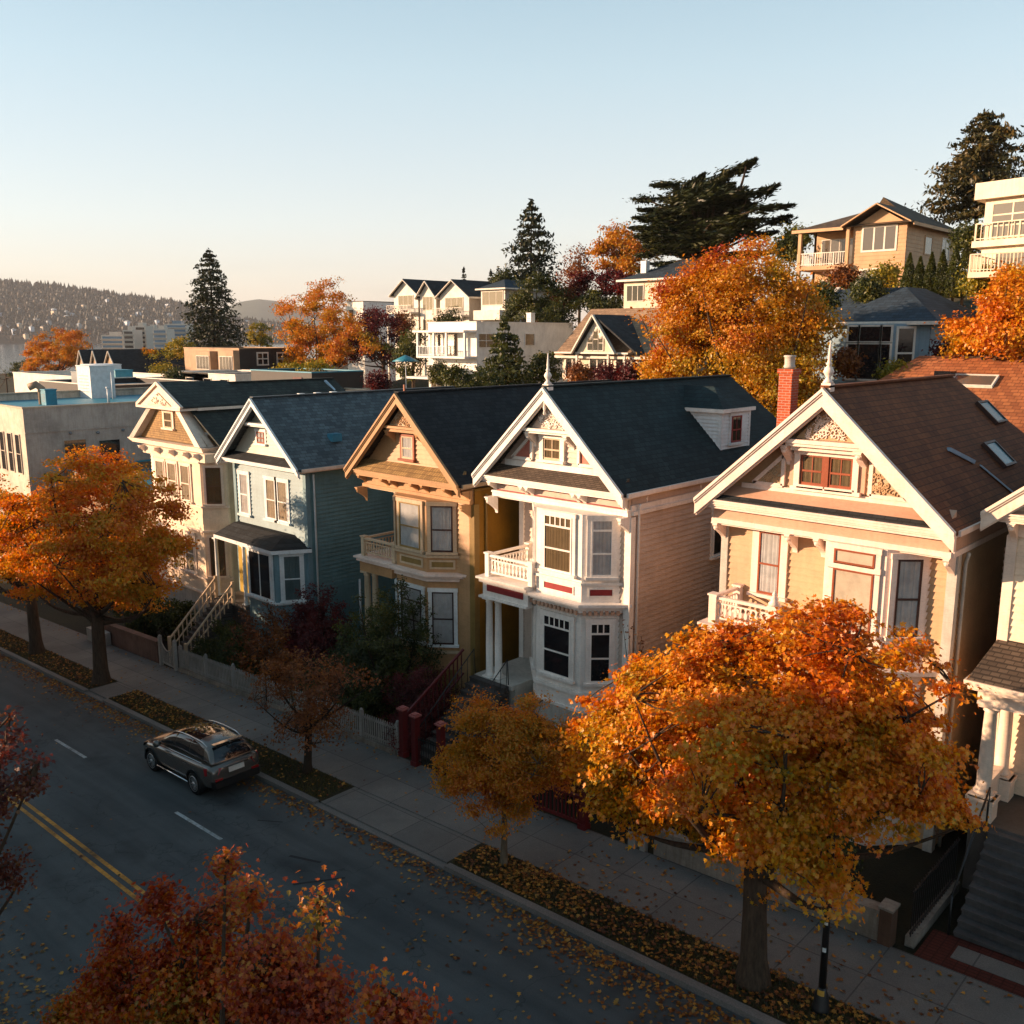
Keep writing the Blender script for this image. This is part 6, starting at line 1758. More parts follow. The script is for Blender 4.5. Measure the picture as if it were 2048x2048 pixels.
def bldg(name, label, X0, X1, Y0, Y1, zb, ze, wall, roof="flat", rh=2.0, roofm=None, oh=0.4, cat="building", group=None, side=None, step=None, trim=None, hipd=None):
    """plain body with a flat, hip or gable roof; front faces -Y"""
    t = thing(name, ((X0 + X1) / 2, Y0, zb), label, cat, group)
    w = MB()
    if step:
        siding(w, (X0, Y0), (X1, Y0), zb, ze, step, 0.03); siding(w, (X0, Y1), (X0, Y0), zb, ze, step, 0.03)
    else:
        w.quad((X0, Y0, zb), (X1, Y0, zb), (X1, Y0, ze), (X0, Y0, ze)); w.quad((X0, Y1, zb), (X0, Y0, zb), (X0, Y0, ze), (X0, Y1, ze))
    w.quad((X1, Y1, zb), (X0, Y1, zb), (X0, Y1, ze), (X1, Y1, ze))
    s = w if side is None else MB()
    if step: siding(s, (X1, Y0), (X1, Y1), zb, ze, step, 0.03)
    else: s.quad((X1, Y0, zb), (X1, Y1, zb), (X1, Y1, ze), (X1, Y0, ze))
    xm, ym = (X0 + X1) / 2, (Y0 + Y1) / 2
    if roof == "gable_front": w.poly([(X0, Y0, ze), (X1, Y0, ze), (xm, Y0, ze + rh)]); w.poly([(X1, Y1, ze), (X0, Y1, ze), (xm, Y1, ze + rh)])
    if roof == "gable_side": s.poly([(X1, Y0, ze), (X1, Y1, ze), (X1, ym, ze + rh)]); w.poly([(X0, Y1, ze), (X0, Y0, ze), (X0, ym, ze + rh)])
    w.build("wall", wall, t)
    if side is not None: s.build("side_wall", side, t)
    tm = trim or BW
    if roof == "flat":
        m = MB(); m.box(X0 + .02, X1 - .02, Y0 + .02, Y1 - .02, ze - 0.62, ze - 0.52); m.build("roof", roofm or MEMB, t)
        p = MB(); e = 0.06
        p.box(X0 - e, X1 + e, Y0 - e, Y0 + .18, ze, ze + .1); p.box(X0 - e, X1 + e, Y1 - .18, Y1 + e, ze, ze + .1); p.box(X0 - e, X0 + .18, Y0 + .18, Y1 - .18, ze, ze + .1); p.box(X1 - .18, X1 + e, Y0 + .18, Y1 - .18, ze, ze + .1)
        p.build("parapet_cap", tm, t)
    else:
        m = MB(); a, b, c, d = X0 - oh, X1 + oh, Y0 - oh, Y1 + oh; th = .14; k = oh / ((X1 - X0) / 2)
        if roof == "hip":
            hd = hipd if hipd is not None else min((X1 - X0), (Y1 - Y0)) / 2 + oh
            if X1 - X0 >= Y1 - Y0: R0, R1 = (a + hd, ym), (b - hd, ym)
            else: R0, R1 = (xm, c + hd), (xm, d - hd)
            V = [(a, c, ze), (b, c, ze), (b, d, ze), (a, d, ze), (R0[0], R0[1], ze + rh), (R1[0], R1[1], ze + rh)]
            F = [(0, 1, 5, 4), (1, 2, 5), (2, 3, 4, 5), (3, 0, 4)] if X1 - X0 >= Y1 - Y0 else [(0, 1, 4), (1, 2, 5, 4), (2, 3, 5), (3, 0, 4, 5)]
            m.add(V, F); m.poly([(a, d, ze), (b, d, ze), (b, c, ze), (a, c, ze)])
        elif roof == "gable_front":
            zl = ze - rh * k
            for P in ([(a, c, zl), (xm, c, ze + rh), (xm, d, ze + rh), (a, d, zl)], [(xm, c, ze + rh), (b, c, zl), (b, d, zl), (xm, d, ze + rh)]):
                m.hexa([(x, y, z + .02) for x, y, z in P], [(x, y, z + th + .02) for x, y, z in P])
        else:
            k = oh / ((Y1 - Y0) / 2); zl = ze - rh * k
            for P in ([(a, c, zl), (b, c, zl), (b, ym, ze + rh), (a, ym, ze + rh)], [(a, ym, ze + rh), (b, ym, ze + rh), (b, d, zl), (a, d, zl)]):
                m.hexa([(x, y, z + .02) for x, y, z in P], [(x, y, z + th + .02) for x, y, z in P])
        m.build("roof", roofm or RD, t)
        f = MB()
        if roof == "gable_front":
            for s_ in (-1, 1):
                xe = a if s_ < 0 else b
                f.bar((xe, c - .04, zl + .02), (xm, c - .04, ze + rh + .02), .08, .24, (0, 1, 0))
            for xe in (a, b): f.box(xe - .04, xe + .04, c, d, zl - .12, zl + .1)
        else:
            z_ = ze if roof == "hip" else zl
            f.box(a - .04, b + .04, c - .05, c + .01, z_ - .16, z_ + .02); f.box(b - .01, b + .05, c, d, z_ - .16, z_ + .02) if roof == "hip" else None
        f.build("fascia", tm, t)
    return t


def rail(root, pts, z, h, mat, gap=0.18, name="balcony_railing"):
    m = MB()
    for p, q in zip(pts, pts[1:]):
        P, Q = Vector((*p, z)), Vector((*q, z)); L = (Q - P).length
        m.bar(P + Vector((0, 0, h)), Q + Vector((0, 0, h)), .06, .06); m.bar(P + Vector((0, 0, .12)), Q + Vector((0, 0, .12)), .05, .05)
        n = max(2, int(L / gap))
        for i in range(n + 1): c = P + (Q - P) * (i / n); s = .045 if i % 8 == 0 else .02; m.box(c.x - s, c.x + s, c.y - s, c.y + s, z, z + h)
    return m.build(name, mat, root)


# ---- beige commercial building at the left edge, its flat roof and what stands on it
t = bldg("commercial_building", "beige rendered flat-roofed commercial building at the left edge with dark side windows", -80, -63, 22, 50, -6, 7.95, BE, "flat", roofm=TEAL, side=BG, trim=paint("#b8ab97", 0.7, 0.3, "parapet_coping"))  # grey side: the right wall's shade put into its colour
F = Fr((-80, 22), (-63, 22)); Fs = Fr((-63, 22), (-63, 50))
for u in (15.7, 14.3, 12.9, 11.5, 10.1, 8.7): bwin(t, F, u - .35, u + .35, 3.7, 6.2, BE, 1, 2, DARKG)
for px in (149, 218):
    p = atX(px, 880, -63); u = p.y - 22; bwin(t, Fs, u - .7, u + .7, p.z - 2.1, p.z, BG, 1, 2, DARKG, .04)
m = MB(); m.M = Fs.M; m.box(0, 28, -.05, 0, 6.35, 6.45); m.M = None; m.build("string_course", BG, t)
for px, py in ((140, 866), (195, 865), (245, 860)):
    p = atX(px, py, -63); m = MB(); m.lathe([(.09, 0), (.1, .12)], (-63, p.y, p.z), 10, (1, 0, 0)); m.build("wall_vent", METG, t)


def roofbox(name, label, cat, x0, x1, y0, y1, z0, z1, mat, group=None):
    o = thing(name, ((x0 + x1) / 2, (y0 + y1) / 2, z0), label, cat, group); m = MB(); m.box(x0, x1, y0, y1, z0, z1); m.build("casing", mat, o)
    m = MB(); m.box(x0 - .05, x1 + .05, y0 - .05, y1 + .05, z1, z1 + .08); m.build("lid", mat, o)
    m = MB()
    for i in range(6): z = z0 + (z1 - z0) * (.2 + .1 * i); m.box(x0 + (x1 - x0) * .15, x0 + (x1 - x0) * .85, y0 - .02, y0 - .003, z, z + .04)
    m.build("grille", METG, o)
    return o


rz = 7.42
p = atZ(170, 788, 7.75); roofbox("air_handler", "white box unit on the teal roof of the beige commercial building", "roof unit", p.x - 1.3, p.x + 1.3, p.y, p.y + 2, rz, rz + 2.6, METW)
p = atZ(85, 800, 7.75); o = thing("roof_duct", (p.x, p.y, rz), "curved metal vent duct on the teal roof of the beige building", "duct"); m = MB(); m.tube([(p.x, p.y, rz), (p.x, p.y, rz + 1.2), (p.x - .2, p.y - .3, rz + 1.5), (p.x - .5, p.y - .7, rz + 1.3)], .28, 10); m.build("pipe", paint("#a58a72", 0.6, 0.3), o); roofbox("roof_fan", "small blue roof fan beside the curved duct on the beige building", "roof unit", p.x + .3, p.x + 1.2, p.y - .2, p.y + .6, rz, rz + 1.1, TEAL)
p = atZ(217, 797, 7.75); o = thing("vent_pipe", (p.x, p.y, rz), "thin white vent pipe near the right edge of the teal roof", "pipe"); m = MB(); m.tube([(p.x, p.y, rz), (p.x, p.y, rz + 1.1)], .1, 8); m.lathe([(.16, 0), (.16, .12)], (p.x, p.y, rz + 1.1), 8); m.build("pipe", METW, o)
p = atZ(226, 790, 7.75); o = thing("roof_pole", (p.x, p.y, rz), "white pole standing behind the box unit on the teal roof", "pole"); m = MB(); m.tube([(p.x, p.y, rz), (p.x, p.y, rz + 2.2)], .07, 8); m.build("pole", METW, o)
t = bldg("low_shop", "low building with a teal flat roof between the beige building and the Queen Anne house", -62.5, -49.5, 24, 33, -5, 3.9, paint("#8d6f50", 0.7, 0.3), "flat", roofm=TEAL, trim=TEAL)
p = at(244, 935, 24); o = thing("roof_duct", (p.x, 25, 3.6), "small cream vent on the low teal-roofed shop", "duct"); m = MB(); m.tube([(p.x, 25, 3.1), (p.x, 25, 4.4), (p.x - .2, 24.8, 4.6)], .13, 8); m.build("pipe", paint("#cdb59c", 0.6, 0.2), o)
bwin(t, Fr((-62.5, 24), (-49.5, 24)), 8.6, 10.2, 1.6, 3.0, BW, 1)
# flat roofs beyond it
t = bldg("flat_roof_block", "dark block with a blue flat roof behind the beige commercial building", -98, -84, 36, 46, -6, 8.1, BK, "flat", roofm=TEAL); roofbox("air_handler", "grey roof unit on the dark blue-roofed block", "roof unit", -95, -92.5, 38, 40, 7.4, 9.0, METG)
t = bldg("flat_roof_block", "dark low penthouse block with dark red and blue doors behind the white roof unit", -76, -66.5, 46.5, 52, -6, 9.4, BK, "flat", roofm=MEMB, trim=TEAL)
m = MB(); m.box(-69.2, -67.9, 46.42, 46.5, 7.0, 9.0); m.build("door", paint("#5a2422", 0.6, 0.3), t)
t = bldg("flat_roof_block", "long white-fronted flat-roofed block at the far left below the water", -128, -101, 44, 54, -6, 7.9, BW, "flat", roofm=METW); roofbox("air_handler", "pale roof unit on the long white-fronted block", "roof unit", -112, -108, 46, 49, 7.2, 9.2, METW); roofbox("air_handler", "blue-grey roof unit at the right end of the long white-fronted block", "roof unit", -105.5, -103, 46, 48, 7.2, 8.7, TEAL)
t = bldg("flat_roof_block", "grey box building with a teal roof left of the brown building", -98, -90, 50, 58, -5, 8.6, BG, "flat", roofm=TEAL); bwin(t, Fr((-98, 50), (-90, 50)), 3, 6, 5.6, 7.4, METW, 2, 1, DARKG)
# steep triple gables
xa = at(155, 740, 66).x
for i, (pl, pr) in enumerate(((155, 176), (182, 203), (208, 238))):
    a, b = at(pl, 745, 66), at(pr, 745, 66)
    t = bldg("steep_gabled_house", ("leftmost", "middle", "rightmost")[i] + " of three narrow steep-gabled dark-roofed houses beyond the flat roofs", a.x, b.x, 66, 78, -5, a.z, BTN, "gable_front", at(200, 702, 66).z - a.z, RD, .25, "house", "steep gabled houses", side=BK)
    bwin(t, Fr((a.x, 66), (b.x, 66)), (b.x - a.x) * .35, (b.x - a.x) * .65, a.z - .2, a.z + 1.0, BW, 1)
# brown building with two white windows on its dark side
Y = 58; a, c = at(368, 700, Y), at(478, 698, Y); e = atX(600, 700, c.x); zt = c.z
t = bldg("brown_building", "dark brown flat-roofed building with a tan front and two white windows on its dark side", a.x, c.x, Y, e.y, -5, zt, BTN, "flat", roofm=MEMB, side=BK, trim=BTN)  # tan front and dark side put sun and shade into the wall colours
Fs = Fr((c.x, Y), (c.x, e.y)); Fb = Fr((a.x, Y), (c.x, Y))
for p0, p1 in ((515, 535), (555, 575)):
    q, s_ = atX(p0, 707, c.x), atX(p1, 728, c.x); bwin(t, Fs, q.y - Y, s_.y - Y, s_.z, q.z, BW, 2, 2, DARKG, .16)
W_ = c.x - a.x
m = MB(); m.box(a.x + W_ * .36, a.x + W_ * .62, Y - 1.0, Y, zt - 3.0, zt - .3); m.box(a.x + W_ * .74, c.x + .01, Y - .8, Y, zt - 3.0, zt - .15); m.build("bay", BTN, t)
for u0, u1, yy in ((.38, .6, 1.0), (.77, .98, .8)):
    bwin(t, Fr((a.x, Y - yy), (c.x, Y - yy)), W_ * u0, W_ * u1, zt - 2.4, zt - .9, BW, 4)
bwin(t, Fb, W_ * .64, W_ * .72, zt - 2.4, zt - .9, BW, 1)
a, c = at(360, 745, 50), at(470, 745, 50)
t = bldg("white_cottage", "low white flat-roofed building in front of the dark brown building", a.x, c.x, 50, 57, -5, a.z, BW, "flat", roofm=METG)
for u in (.12, .45, .75): bwin(t, Fr((a.x, 50), (c.x, 50)), (c.x - a.x) * u, (c.x - a.x) * (u + .13), a.z - 1.7, a.z - .5, BW, 1, 1, DARKG)
# small white block right of the orange tree
a, c = at(692, 604, 92), at(726, 603, 92); e = atX(790, 606, c.x)
t = bldg("white_block", "small white flat-roofed building with a shaded side, left of the gabled townhouses", a.x, c.x, 92, e.y, 5, c.z, BW, "flat", roofm=RD, side=paint("#c4c6c8", 0.6, 0.2), trim=RD)  # greyer side paint stands in for shade on that wall
bwin(t, Fr((a.x, 92), (c.x, 92)), .8, 1.9, c.z - 2.6, c.z - 1.2, BW, 1)
# gabled townhouses
TY = 86


def townhouse(label, pl, pr, pe, pap, py_bot=645, balc=True, depth=12):
    a, c = at(pl, pe, TY), at(pr, pe, TY); zap = at((pl + pr) / 2, pap, TY).z
    t = bldg("townhouse", label, a.x, c.x, TY, TY + depth, 4, a.z, BW, "gable_front", zap - a.z, RD, .5, "house", "gabled townhouses on the hill", side=paint("#a49c92", 0.6, 0.25))  # darker side paint puts the right wall's shade into the colour
    f = Fr((a.x, TY), (c.x, TY)); w = c.x - a.x; z = a.z
    bwin(t, f, w * .2, w * .8, z - 2.0, z - .3, BW, 3); bwin(t, f, w * .2, w * .8, z - 5.0, z - 3.3, BW, 3)
    if balc:
        m = MB(); m.box(a.x, c.x, TY - 1.4, TY, z - 2.75, z - 2.55); m.build("balcony_floor", BW, t); rail(t, [(a.x, TY - 1.35), (c.x, TY - 1.35)], z - 2.55, .9, BW)
        m = MB()
        for x in (a.x + .1, c.x - .1): m.box(x - .1, x + .1, TY - 1.4, TY - 1.2, 3, z - 2.75)
        m.build("balcony_posts", BW, t)
    return t, a, c


townhouse("gabled white townhouse at the left of the group on the hill", 788, 836, 588, 560)
townhouse("peach-lit gabled townhouse, second from the left of the group on the hill", 840, 872, 590, 563, balc=False)
townhouse("wider gabled townhouse with a deep balcony, right of the group on the hill", 880, 938, 592, 561)
a, c = at(962, 578, TY), at(1010, 578, TY)
t = bldg("townhouse", "flat-roofed cream townhouse with a rounded balcony left of the round green tree", a.x, c.x, TY, TY + 9, 4, a.z, BW, "hip", 1.2, RBL, .5, "house", "gabled townhouses on the hill", side=paint("#a49c92", 0.6, 0.25))  # side darkened like its neighbours, shade put into the paint
bwin(t, Fr((a.x, TY), (c.x, TY)), .3, c.x - a.x - .3, a.z - 2.0, a.z - .4, BW, 3); m = MB(); m.box(a.x - .2, c.x + .2, TY - 1.2, TY, a.z - 3.9, a.z - 2.7); m.build("balcony", BW, t)
# white modern building
Y = 62; a, c = at(856, 650, Y), at(953, 645, Y); e = atX(1146, 645, c.x); zt = c.z; zb = 1.0
WM = paint("#dcdad6", 0.55, 0.2, "bright_white_render")
t = bldg("white_modern_building", "white flat-roofed modern building with sunlit balconies behind the young conifer", a.x, c.x, Y, e.y, zb - 4, zt, WM, "flat", roofm=METG, side=WM, trim=WM)
W_ = c.x - a.x; f = Fr((a.x, Y), (c.x, Y))
m = MB(); m.box(a.x, c.x, Y - 1.6, Y, zt - 3.3, zt - 3.1); m.box(a.x - .4, c.x, Y - 1.7, Y, zt - .9, zt - .7); m.box(a.x - .8, c.x, Y - 2.2, Y, zt - 5.3, zt - 5.1); m.build("balcony_floor", WM, t)
m = MB()
for x in (a.x + .1, a.x + W_ * .36, a.x + W_ * .62, c.x - .1): m.box(x - .1, x + .1, Y - 1.55, Y - 1.35, zt - 3.1, zt - .9)
m.build("balcony_posts", WM, t)
rail(t, [(a.x, Y - 1.5), (a.x + W_ * .62, Y - 1.5)], zt - 3.1, .9, METW, .2)
bwin(t, f, W_ * .06, W_ * .32, zt - 2.9, zt - 1.1, WM, 2); bwin(t, f, W_ * .4, W_ * .6, zt - 3.0, zt - 1.1, BTN, 1)
bwin(t, f, W_ * .06, W_ * .3, zt - 6.4, zt - 5.4, WM, 2); bwin(t, f, W_ * .4, W_ * .9, zt - 7.2, zt - 5.4, BTN, 3)
fs = Fr((c.x, Y), (c.x, e.y)); q, s_ = atX(957, 668, c.x), atX(1000, 694, c.x); bwin(t, fs, q.y - Y, s_.y - Y, s_.z, q.z, WM, 3, 2, DARKG)
q, s_ = atX(1050, 668, c.x), atX(1068, 690, c.x); bwin(t, fs, q.y - Y, s_.y - Y, s_.z, q.z, WM, 1, 1, DARKG)
roofbox("roof_vent", "small white roof vent on the white modern building", "roof vent", c.x - 2, c.x - 1.4, e.y - 5, e.y - 4.4, zt - .75, zt + 1.0, METW)
# storybook cottage with an arched gable window
Y = 56; a, c = at(1125, 703, Y), at(1300, 703, Y); ze = a.z; zr = at(1160, 622, Y + 3).z
t = bldg("tudor_cottage", "storybook cottage with a steep arched-window gable and side roof coloured dark as shaded", a.x, c.x, Y, Y + 8, 1, ze, paint("#cdbfa6", 0.6, 0.2), "gable_side", zr - ze, RTN, .4, "house", trim=BW)
ga, gc = at(1152, 703, Y - 1), at(1228, 703, Y - 1); gz_ = at(1186, 633, Y - 1).z; gm = (ga.x + gc.x) / 2
m = MB(); m.poly([(ga.x, Y - .9, ze), (gc.x, Y - .9, ze), (gm, Y - .9, gz_ - .2)]); m.build("gable_wall", paint("#cdbfa6", 0.6, 0.2), t)
m = MB()
for P in ([(ga.x - .2, Y - 1.2, ze - .2), (gm, Y - 1.2, gz_), (gm, Y + 6, gz_), (ga.x - .2, Y + 6, ze - .2)], [(gm, Y - 1.2, gz_), (gc.x + 2.2, Y - 1.2, ze - .2), (gc.x + 2.2, Y + 6, ze - .2), (gm, Y + 6, gz_)]): m.hexa(P, [(x, y, z + .15) for x, y, z in P])
m.build("gable_roof", RD, t)  # main roof coloured as sunlit tan, this gable roof as shaded dark
m = MB(); m.bar((ga.x - .2, Y - 1.25, ze - .1), (gm, Y - 1.25, gz_ + .1), .1, .35, (0, 1, 0)); m.bar((gc.x + .3, Y - 1.25, ze - .1), (gm, Y - 1.25, gz_ + .1), .1, .35, (0, 1, 0)); m.build("bargeboard", BW, t)
f = Fr((ga.x, Y - .9), (gc.x, Y - .9)); w_ = gc.x - ga.x
for u0, u1, h_ in ((.30, .43, 1.2), (.45, .57, 1.75), (.59, .70, 1.2)):
    w1 = bwin(t, f, w_ * u0, w_ * u1, ze + .15, ze + h_, BW, 1, 2, DARKG); m = MB(); m.M = f.M; m.lathe([(w_ * (u1 - u0) / 2 + .05, -.06), (w_ * (u1 - u0) / 2 + .05, -.01)], (w_ * (u0 + u1) / 2, 0, ze + h_), 16, (0, 1, 0)); m.M = None; m.build("arch", BW, w1)
f = Fr((a.x, Y), (c.x, Y)); w_ = c.x - a.x
for u0, u1, n_ in ((.05, .2, 2), (.34, .58, 3), (.64, .76, 1)): bwin(t, f, w_ * u0, w_ * u1, ze - 2.0, ze - .4, BW, n_, 1, DARKG, .12)
m = MB()
for u in (.26, .62, .8): m.box(a.x + w_ * u - .08, a.x + w_ * u + .08, Y - .9, Y - .75, 1, ze)
m.box(a.x, a.x + w_ * .85, Y - 1.0, Y, ze - .12, ze); m.build("porch_posts", BW, t)
# house with a bay behind the cottage
Y = 72; a, c = at(1248, 575, Y), at(1292, 575, Y)
t = bldg("hillside_house", "small house with a cream bay and dark roof between the cypress and the cottage", a.x, a.x + 9, Y, Y + 8, 8, at(1260, 560, Y).z, paint("#cdbfa6", 0.6, 0.2), "hip", 1.9, RBL, .5, "house")
bwin(t, Fr((a.x, Y), (a.x + 9, Y)), .4, 2.2, at(1260, 602, Y).z, at(1260, 572, Y).z, BW, 3, 1, DARKG)
p = at(1270, 552, Y); m = MB(); m.box(p.x - .1, p.x + .5, Y + 1, Y + 1.6, p.z - 1, p.z + 1.4); m.build("chimney", METW, t)
p = at(1310, 545, 80); t = bldg("hillside_house", "white upper storey glimpsed under the cypress", p.x - 2.2, p.x + 2.2, 80, 86, 10, p.z, BW, "flat", roofm=RD, cat="house"); bwin(t, Fr((p.x - 2.2, 80), (p.x + 2.2, 80)), .5, 1.6, p.z - 1.8, p.z - .5, BW, 1)
# golden house on the hill
Y = 70; a, b, c = at(1605, 455, Y), at(1708, 455, Y), at(1815, 450, Y); e = atX(1915, 450, c.x); zb = 13; ze = at(1760, 450, Y).z
t = thing("hillside_house", ((a.x + c.x) / 2, Y, zb), "golden two-storey house on the hill with corner balconies, below the tall right-hand pine", "house")
w = MB(); siding(w, (b.x, Y), (c.x, Y), zb, ze, .28, .03); siding(w, (c.x, Y), (c.x, e.y), zb, ze, .28, .03); w.poly([(b.x, Y, ze), (c.x, Y, ze), ((b.x + c.x) / 2, Y, ze + 1.15)]); w.quad((b.x, e.y, zb), (b.x, Y, zb), (b.x, Y, ze), (b.x, e.y, ze)); w.quad((c.x, e.y, zb), (a.x, e.y, zb), (a.x, e.y, ze), (c.x, e.y, ze))
siding(w, (a.x + .2, Y + 2.2), (b.x, Y + 2.2), zb, ze, .28, .03); w.quad((a.x, e.y, zb), (a.x, Y + 2.2, zb), (a.x, Y + 2.2, ze), (a.x, e.y, ze)); w.build("wall", BT, t)
xm = (b.x + c.x) / 2; ym = (Y + e.y) / 2
m = MB(); o_ = .6
V = [(a.x - o_, Y - .5, ze), (c.x + o_, Y - .5, ze), (c.x + o_, e.y + o_, ze), (a.x - o_, e.y + o_, ze), (a.x + 5, ym, ze + 2.1), (c.x - 4, ym, ze + 2.7)]
m.add(V, [(0, 1, 5, 4), (1, 2, 5), (2, 3, 4, 5), (3, 0, 4), (3, 2, 1, 0)])
P1 = [(b.x - o_, Y - .8, ze - .1), (xm, Y - .8, ze + 1.32), (xm, Y + 5, ze + 1.32), (b.x - o_, Y + 5, ze - .1)]; P2 = [(xm, Y - .8, ze + 1.32), (c.x + o_, Y - .8, ze - .1), (c.x + o_, Y + 5, ze - .1), (xm, Y + 5, ze + 1.32)]
for P in (P1, P2): m.hexa([(x, y, z + .02) for x, y, z in P], [(x, y, z + .18) for x, y, z in P])
m.build("roof", RBR, t)
m = MB(); m.bar((b.x - o_, Y - .85, ze), (xm, Y - .85, ze + 1.42), .08, .3, (0, 1, 0)); m.bar((c.x + o_, Y - .85, ze), (xm, Y - .85, ze + 1.42), .08, .3, (0, 1, 0)); m.box(a.x - o_, b.x - o_, Y - .56, Y - .5, ze - .2, ze + .03); m.box(c.x + o_ - .02, c.x + o_ + .06, Y - .5, e.y, ze - .2, ze + .03); m.build("fascia", BT, t)
f = Fr((b.x, Y), (c.x, Y)); w_ = c.x - b.x
bwin(t, f, w_ * .2, w_ * .8, ze - 1.75, ze - .15, BW, 3, 1, WARMG, .14); bwin(t, f, w_ * .2, w_ * .8, ze - 4.9, ze - 3.2, BW, 3, 1, WARMG, .14)
fs = Fr((c.x, Y), (c.x, e.y)); ws = e.y - Y; bwin(t, fs, ws * .35, ws * .48, ze - 1.9, ze - .7, BT, 1, 1, WARMG, .12); bwin(t, fs, ws * .7, ws * .84, ze - 2.0, ze - .6, BW, 2, 1, WARMG, .12)
for zf in (ze - 2.7, ze - 5.8):
    m = MB(); m.box(a.x - .2, b.x, Y - .4, Y + 2.2, zf - .3, zf); m.build("balcony_floor", BT, t); rail(t, [(a.x - .1, Y + 2.1), (a.x - .1, Y - .3), (b.x - .4, Y - .3)], zf, .95, BW)
    bwin(t, Fr((a.x, Y + 2.2), (b.x, Y + 2.2)), .7, b.x - a.x - .6, zf + .1, zf + 2.1, BW, 4, 1, WARMG)
m = MB()
for x in (a.x, b.x - .3): m.box(x - .12, x + .12, Y - .35, Y - .1, zb, ze)
m.build("balcony_posts", BT, t)
# white modern house at the right edge
Y = 58; a = at(1968, 395, Y); zt = at(2000, 362, Y).z; z1 = at(1990, 480, Y).z; zb = 12
WC = paint("#dccab0", 0.55, 0.2, "cream_white_render")
t = thing("modern_house", (a.x + 4, Y, zb), "cream-white modern house with tall glazed bays at the right edge of the hill", "house")
pts = [(a.x, Y + 2.0), (a.x, Y + .4), (a.x + 5.2, Y - .6), (a.x + 9, Y), (a.x + 9, Y + 9)]
m = MB(); m.slab([(a.x, Y + 9)] + pts, zb, zt - .9); m.build("wall", WC, t)
m = MB(); q = offset_poly(pts, .5); m.slab([(a.x - .5, Y + 9)] + q, zt - .9, zt); m.build("roof", WC, t)
m = MB(); m.slab([(a.x - .4, Y + 8)] + offset_poly(pts, .45), z1 - .35, z1); m.build("floor_band", WC, t)
f = Fr(pts[1], pts[2]); bwin(t, f, .5, 4.9, z1 + .2, zt - 1.2, WC, 4, 3, WARMG, .1); bwin(t, f, .9, 4.9, z1 - 3.4, z1 - .7, WC, 4, 1, WARMG, .1)
f = Fr(pts[2], pts[3]); bwin(t, f, .3, 3.4, z1 + .2, zt - 1.2, WC, 3, 3, WARMG, .1)
p = at(1938, 545, Y - 2); m = MB(); m.box(p.x, p.x + 11, Y - 2.2, Y + 1.5, p.z - .3, p.z); m.build("terrace", WC, t); rail(t, [(p.x + .05, Y + 1), (p.x + .05, Y - 2.1), (p.x + 11, Y - 2.1)], p.z, .95, WC)
rail(t, [(a.x - .3, Y + .1), (a.x + 5.1, Y - .95)], z1, .95, WC, .3)
# blue bungalow
Y = 50; a, c = at(1672, 645, Y), at(1862, 645, Y); e = at(1905, 650, Y + 6); ze = a.z; zb = 6
t = bldg("blue_bungalow", "blue-grey bungalow with a dark hip roof and large white bay window on the slope", a.x, c.x, Y, Y + 9, zb, ze, BB, "hip", at(1790, 577, Y + 4.5).z - ze, RBL, .6, "house", step=.2, trim=BW, hipd=3.6)
bl, br_ = at(1696, 660, Y - 1.2), at(1788, 660, Y - 1.2); bp = [(bl.x - .2, Y), (bl.x, Y - 1.2), (br_.x, Y - 1.2), (br_.x + .9, Y)]
bay_body(t, bp, zb, ze - .1, BB, "bay", .1)
f = Fr(bp[1], bp[2]); w_ = f.w; zt_ = ze - .25
for u0, u1 in ((.03, .24), (.28, .72), (.76, .95)):
    bwin(t, f, w_ * u0, w_ * u1, zt_ - .75, zt_, BW, 1, 1, DARKG, .1); bwin(t, f, w_ * u0, w_ * u1, zt_ - 2.7, zt_ - .9, BW, 1, 1, DARKG, .1)
f = Fr(bp[2], bp[3]); bwin(t, f, .25, 1.1, zt_ - 2.6, zt_ - .1, BW, 1, 2, DARKG, .12)
p = at(1845, 655, Y); f = Fr((a.x, Y), (c.x, Y)); bwin(t, f, p.x - a.x - 1.2, p.x - a.x - .75, zt_ - 2.2, zt_ - .1, BW, 1, 2, WARMG, .1)
m = MB(); m.box(bl.x - 1.2, br_.x + .8, Y - 3.4, Y - 1.2, zb + 1.0, zb + 1.15); m.build("terrace", BG, t); rail(t, [(bl.x - 1.2, Y - 3.3), (br_.x + .8, Y - 3.3)], zb + 1.15, .8, METG)
a, c = at(1628, 640, 57), at(1722, 640, 57)
t = bldg("hillside_house", "dark blue roof with a white gable edge, left of the blue bungalow", a.x, c.x + .5, 57, 66, 7, a.z - .1, BB, "gable_side", at(1680, 580, 61).z - a.z, RBL, .5, "house")
m = MB(); m.bar((a.x - .5, 56.4, a.z - .3), (a.x - .5, 61.5, at(1680, 580, 61).z + .1), .25, .25); m.build("verge_board", BW, t)
# orange-roofed house close behind the tan one
z0, z1 = 8.7, at(1900, 712, 46).z; a = at(1838, 712, 46)
t = bldg("brown_roofed_house", "house with a sunlit orange-brown roof and skylight, close behind the large tan house", a.x - 2.0, a.x + 16, 40.6, 51, 3, z0, BT, "hip", z1 - z0, R7, .5, "house", hipd=2.6)
sl_ = Vector((0, 5.7, z1 - z0)).normalized(); p = at(1950, 735, 43.7)
cz = z0 + (43.7 - 40.1) / 5.7 * (z1 - z0)
skylight(t, (p.x, 43.7, cz), (1, 0, 0), sl_, 1.8, 1.0, BW, WARMG); m = MB(); m.box(p.x - 1.6, p.x - .9, 43.4, 44.2, cz - .1, cz + .45); m.build("roof_vent", DARKG, t)

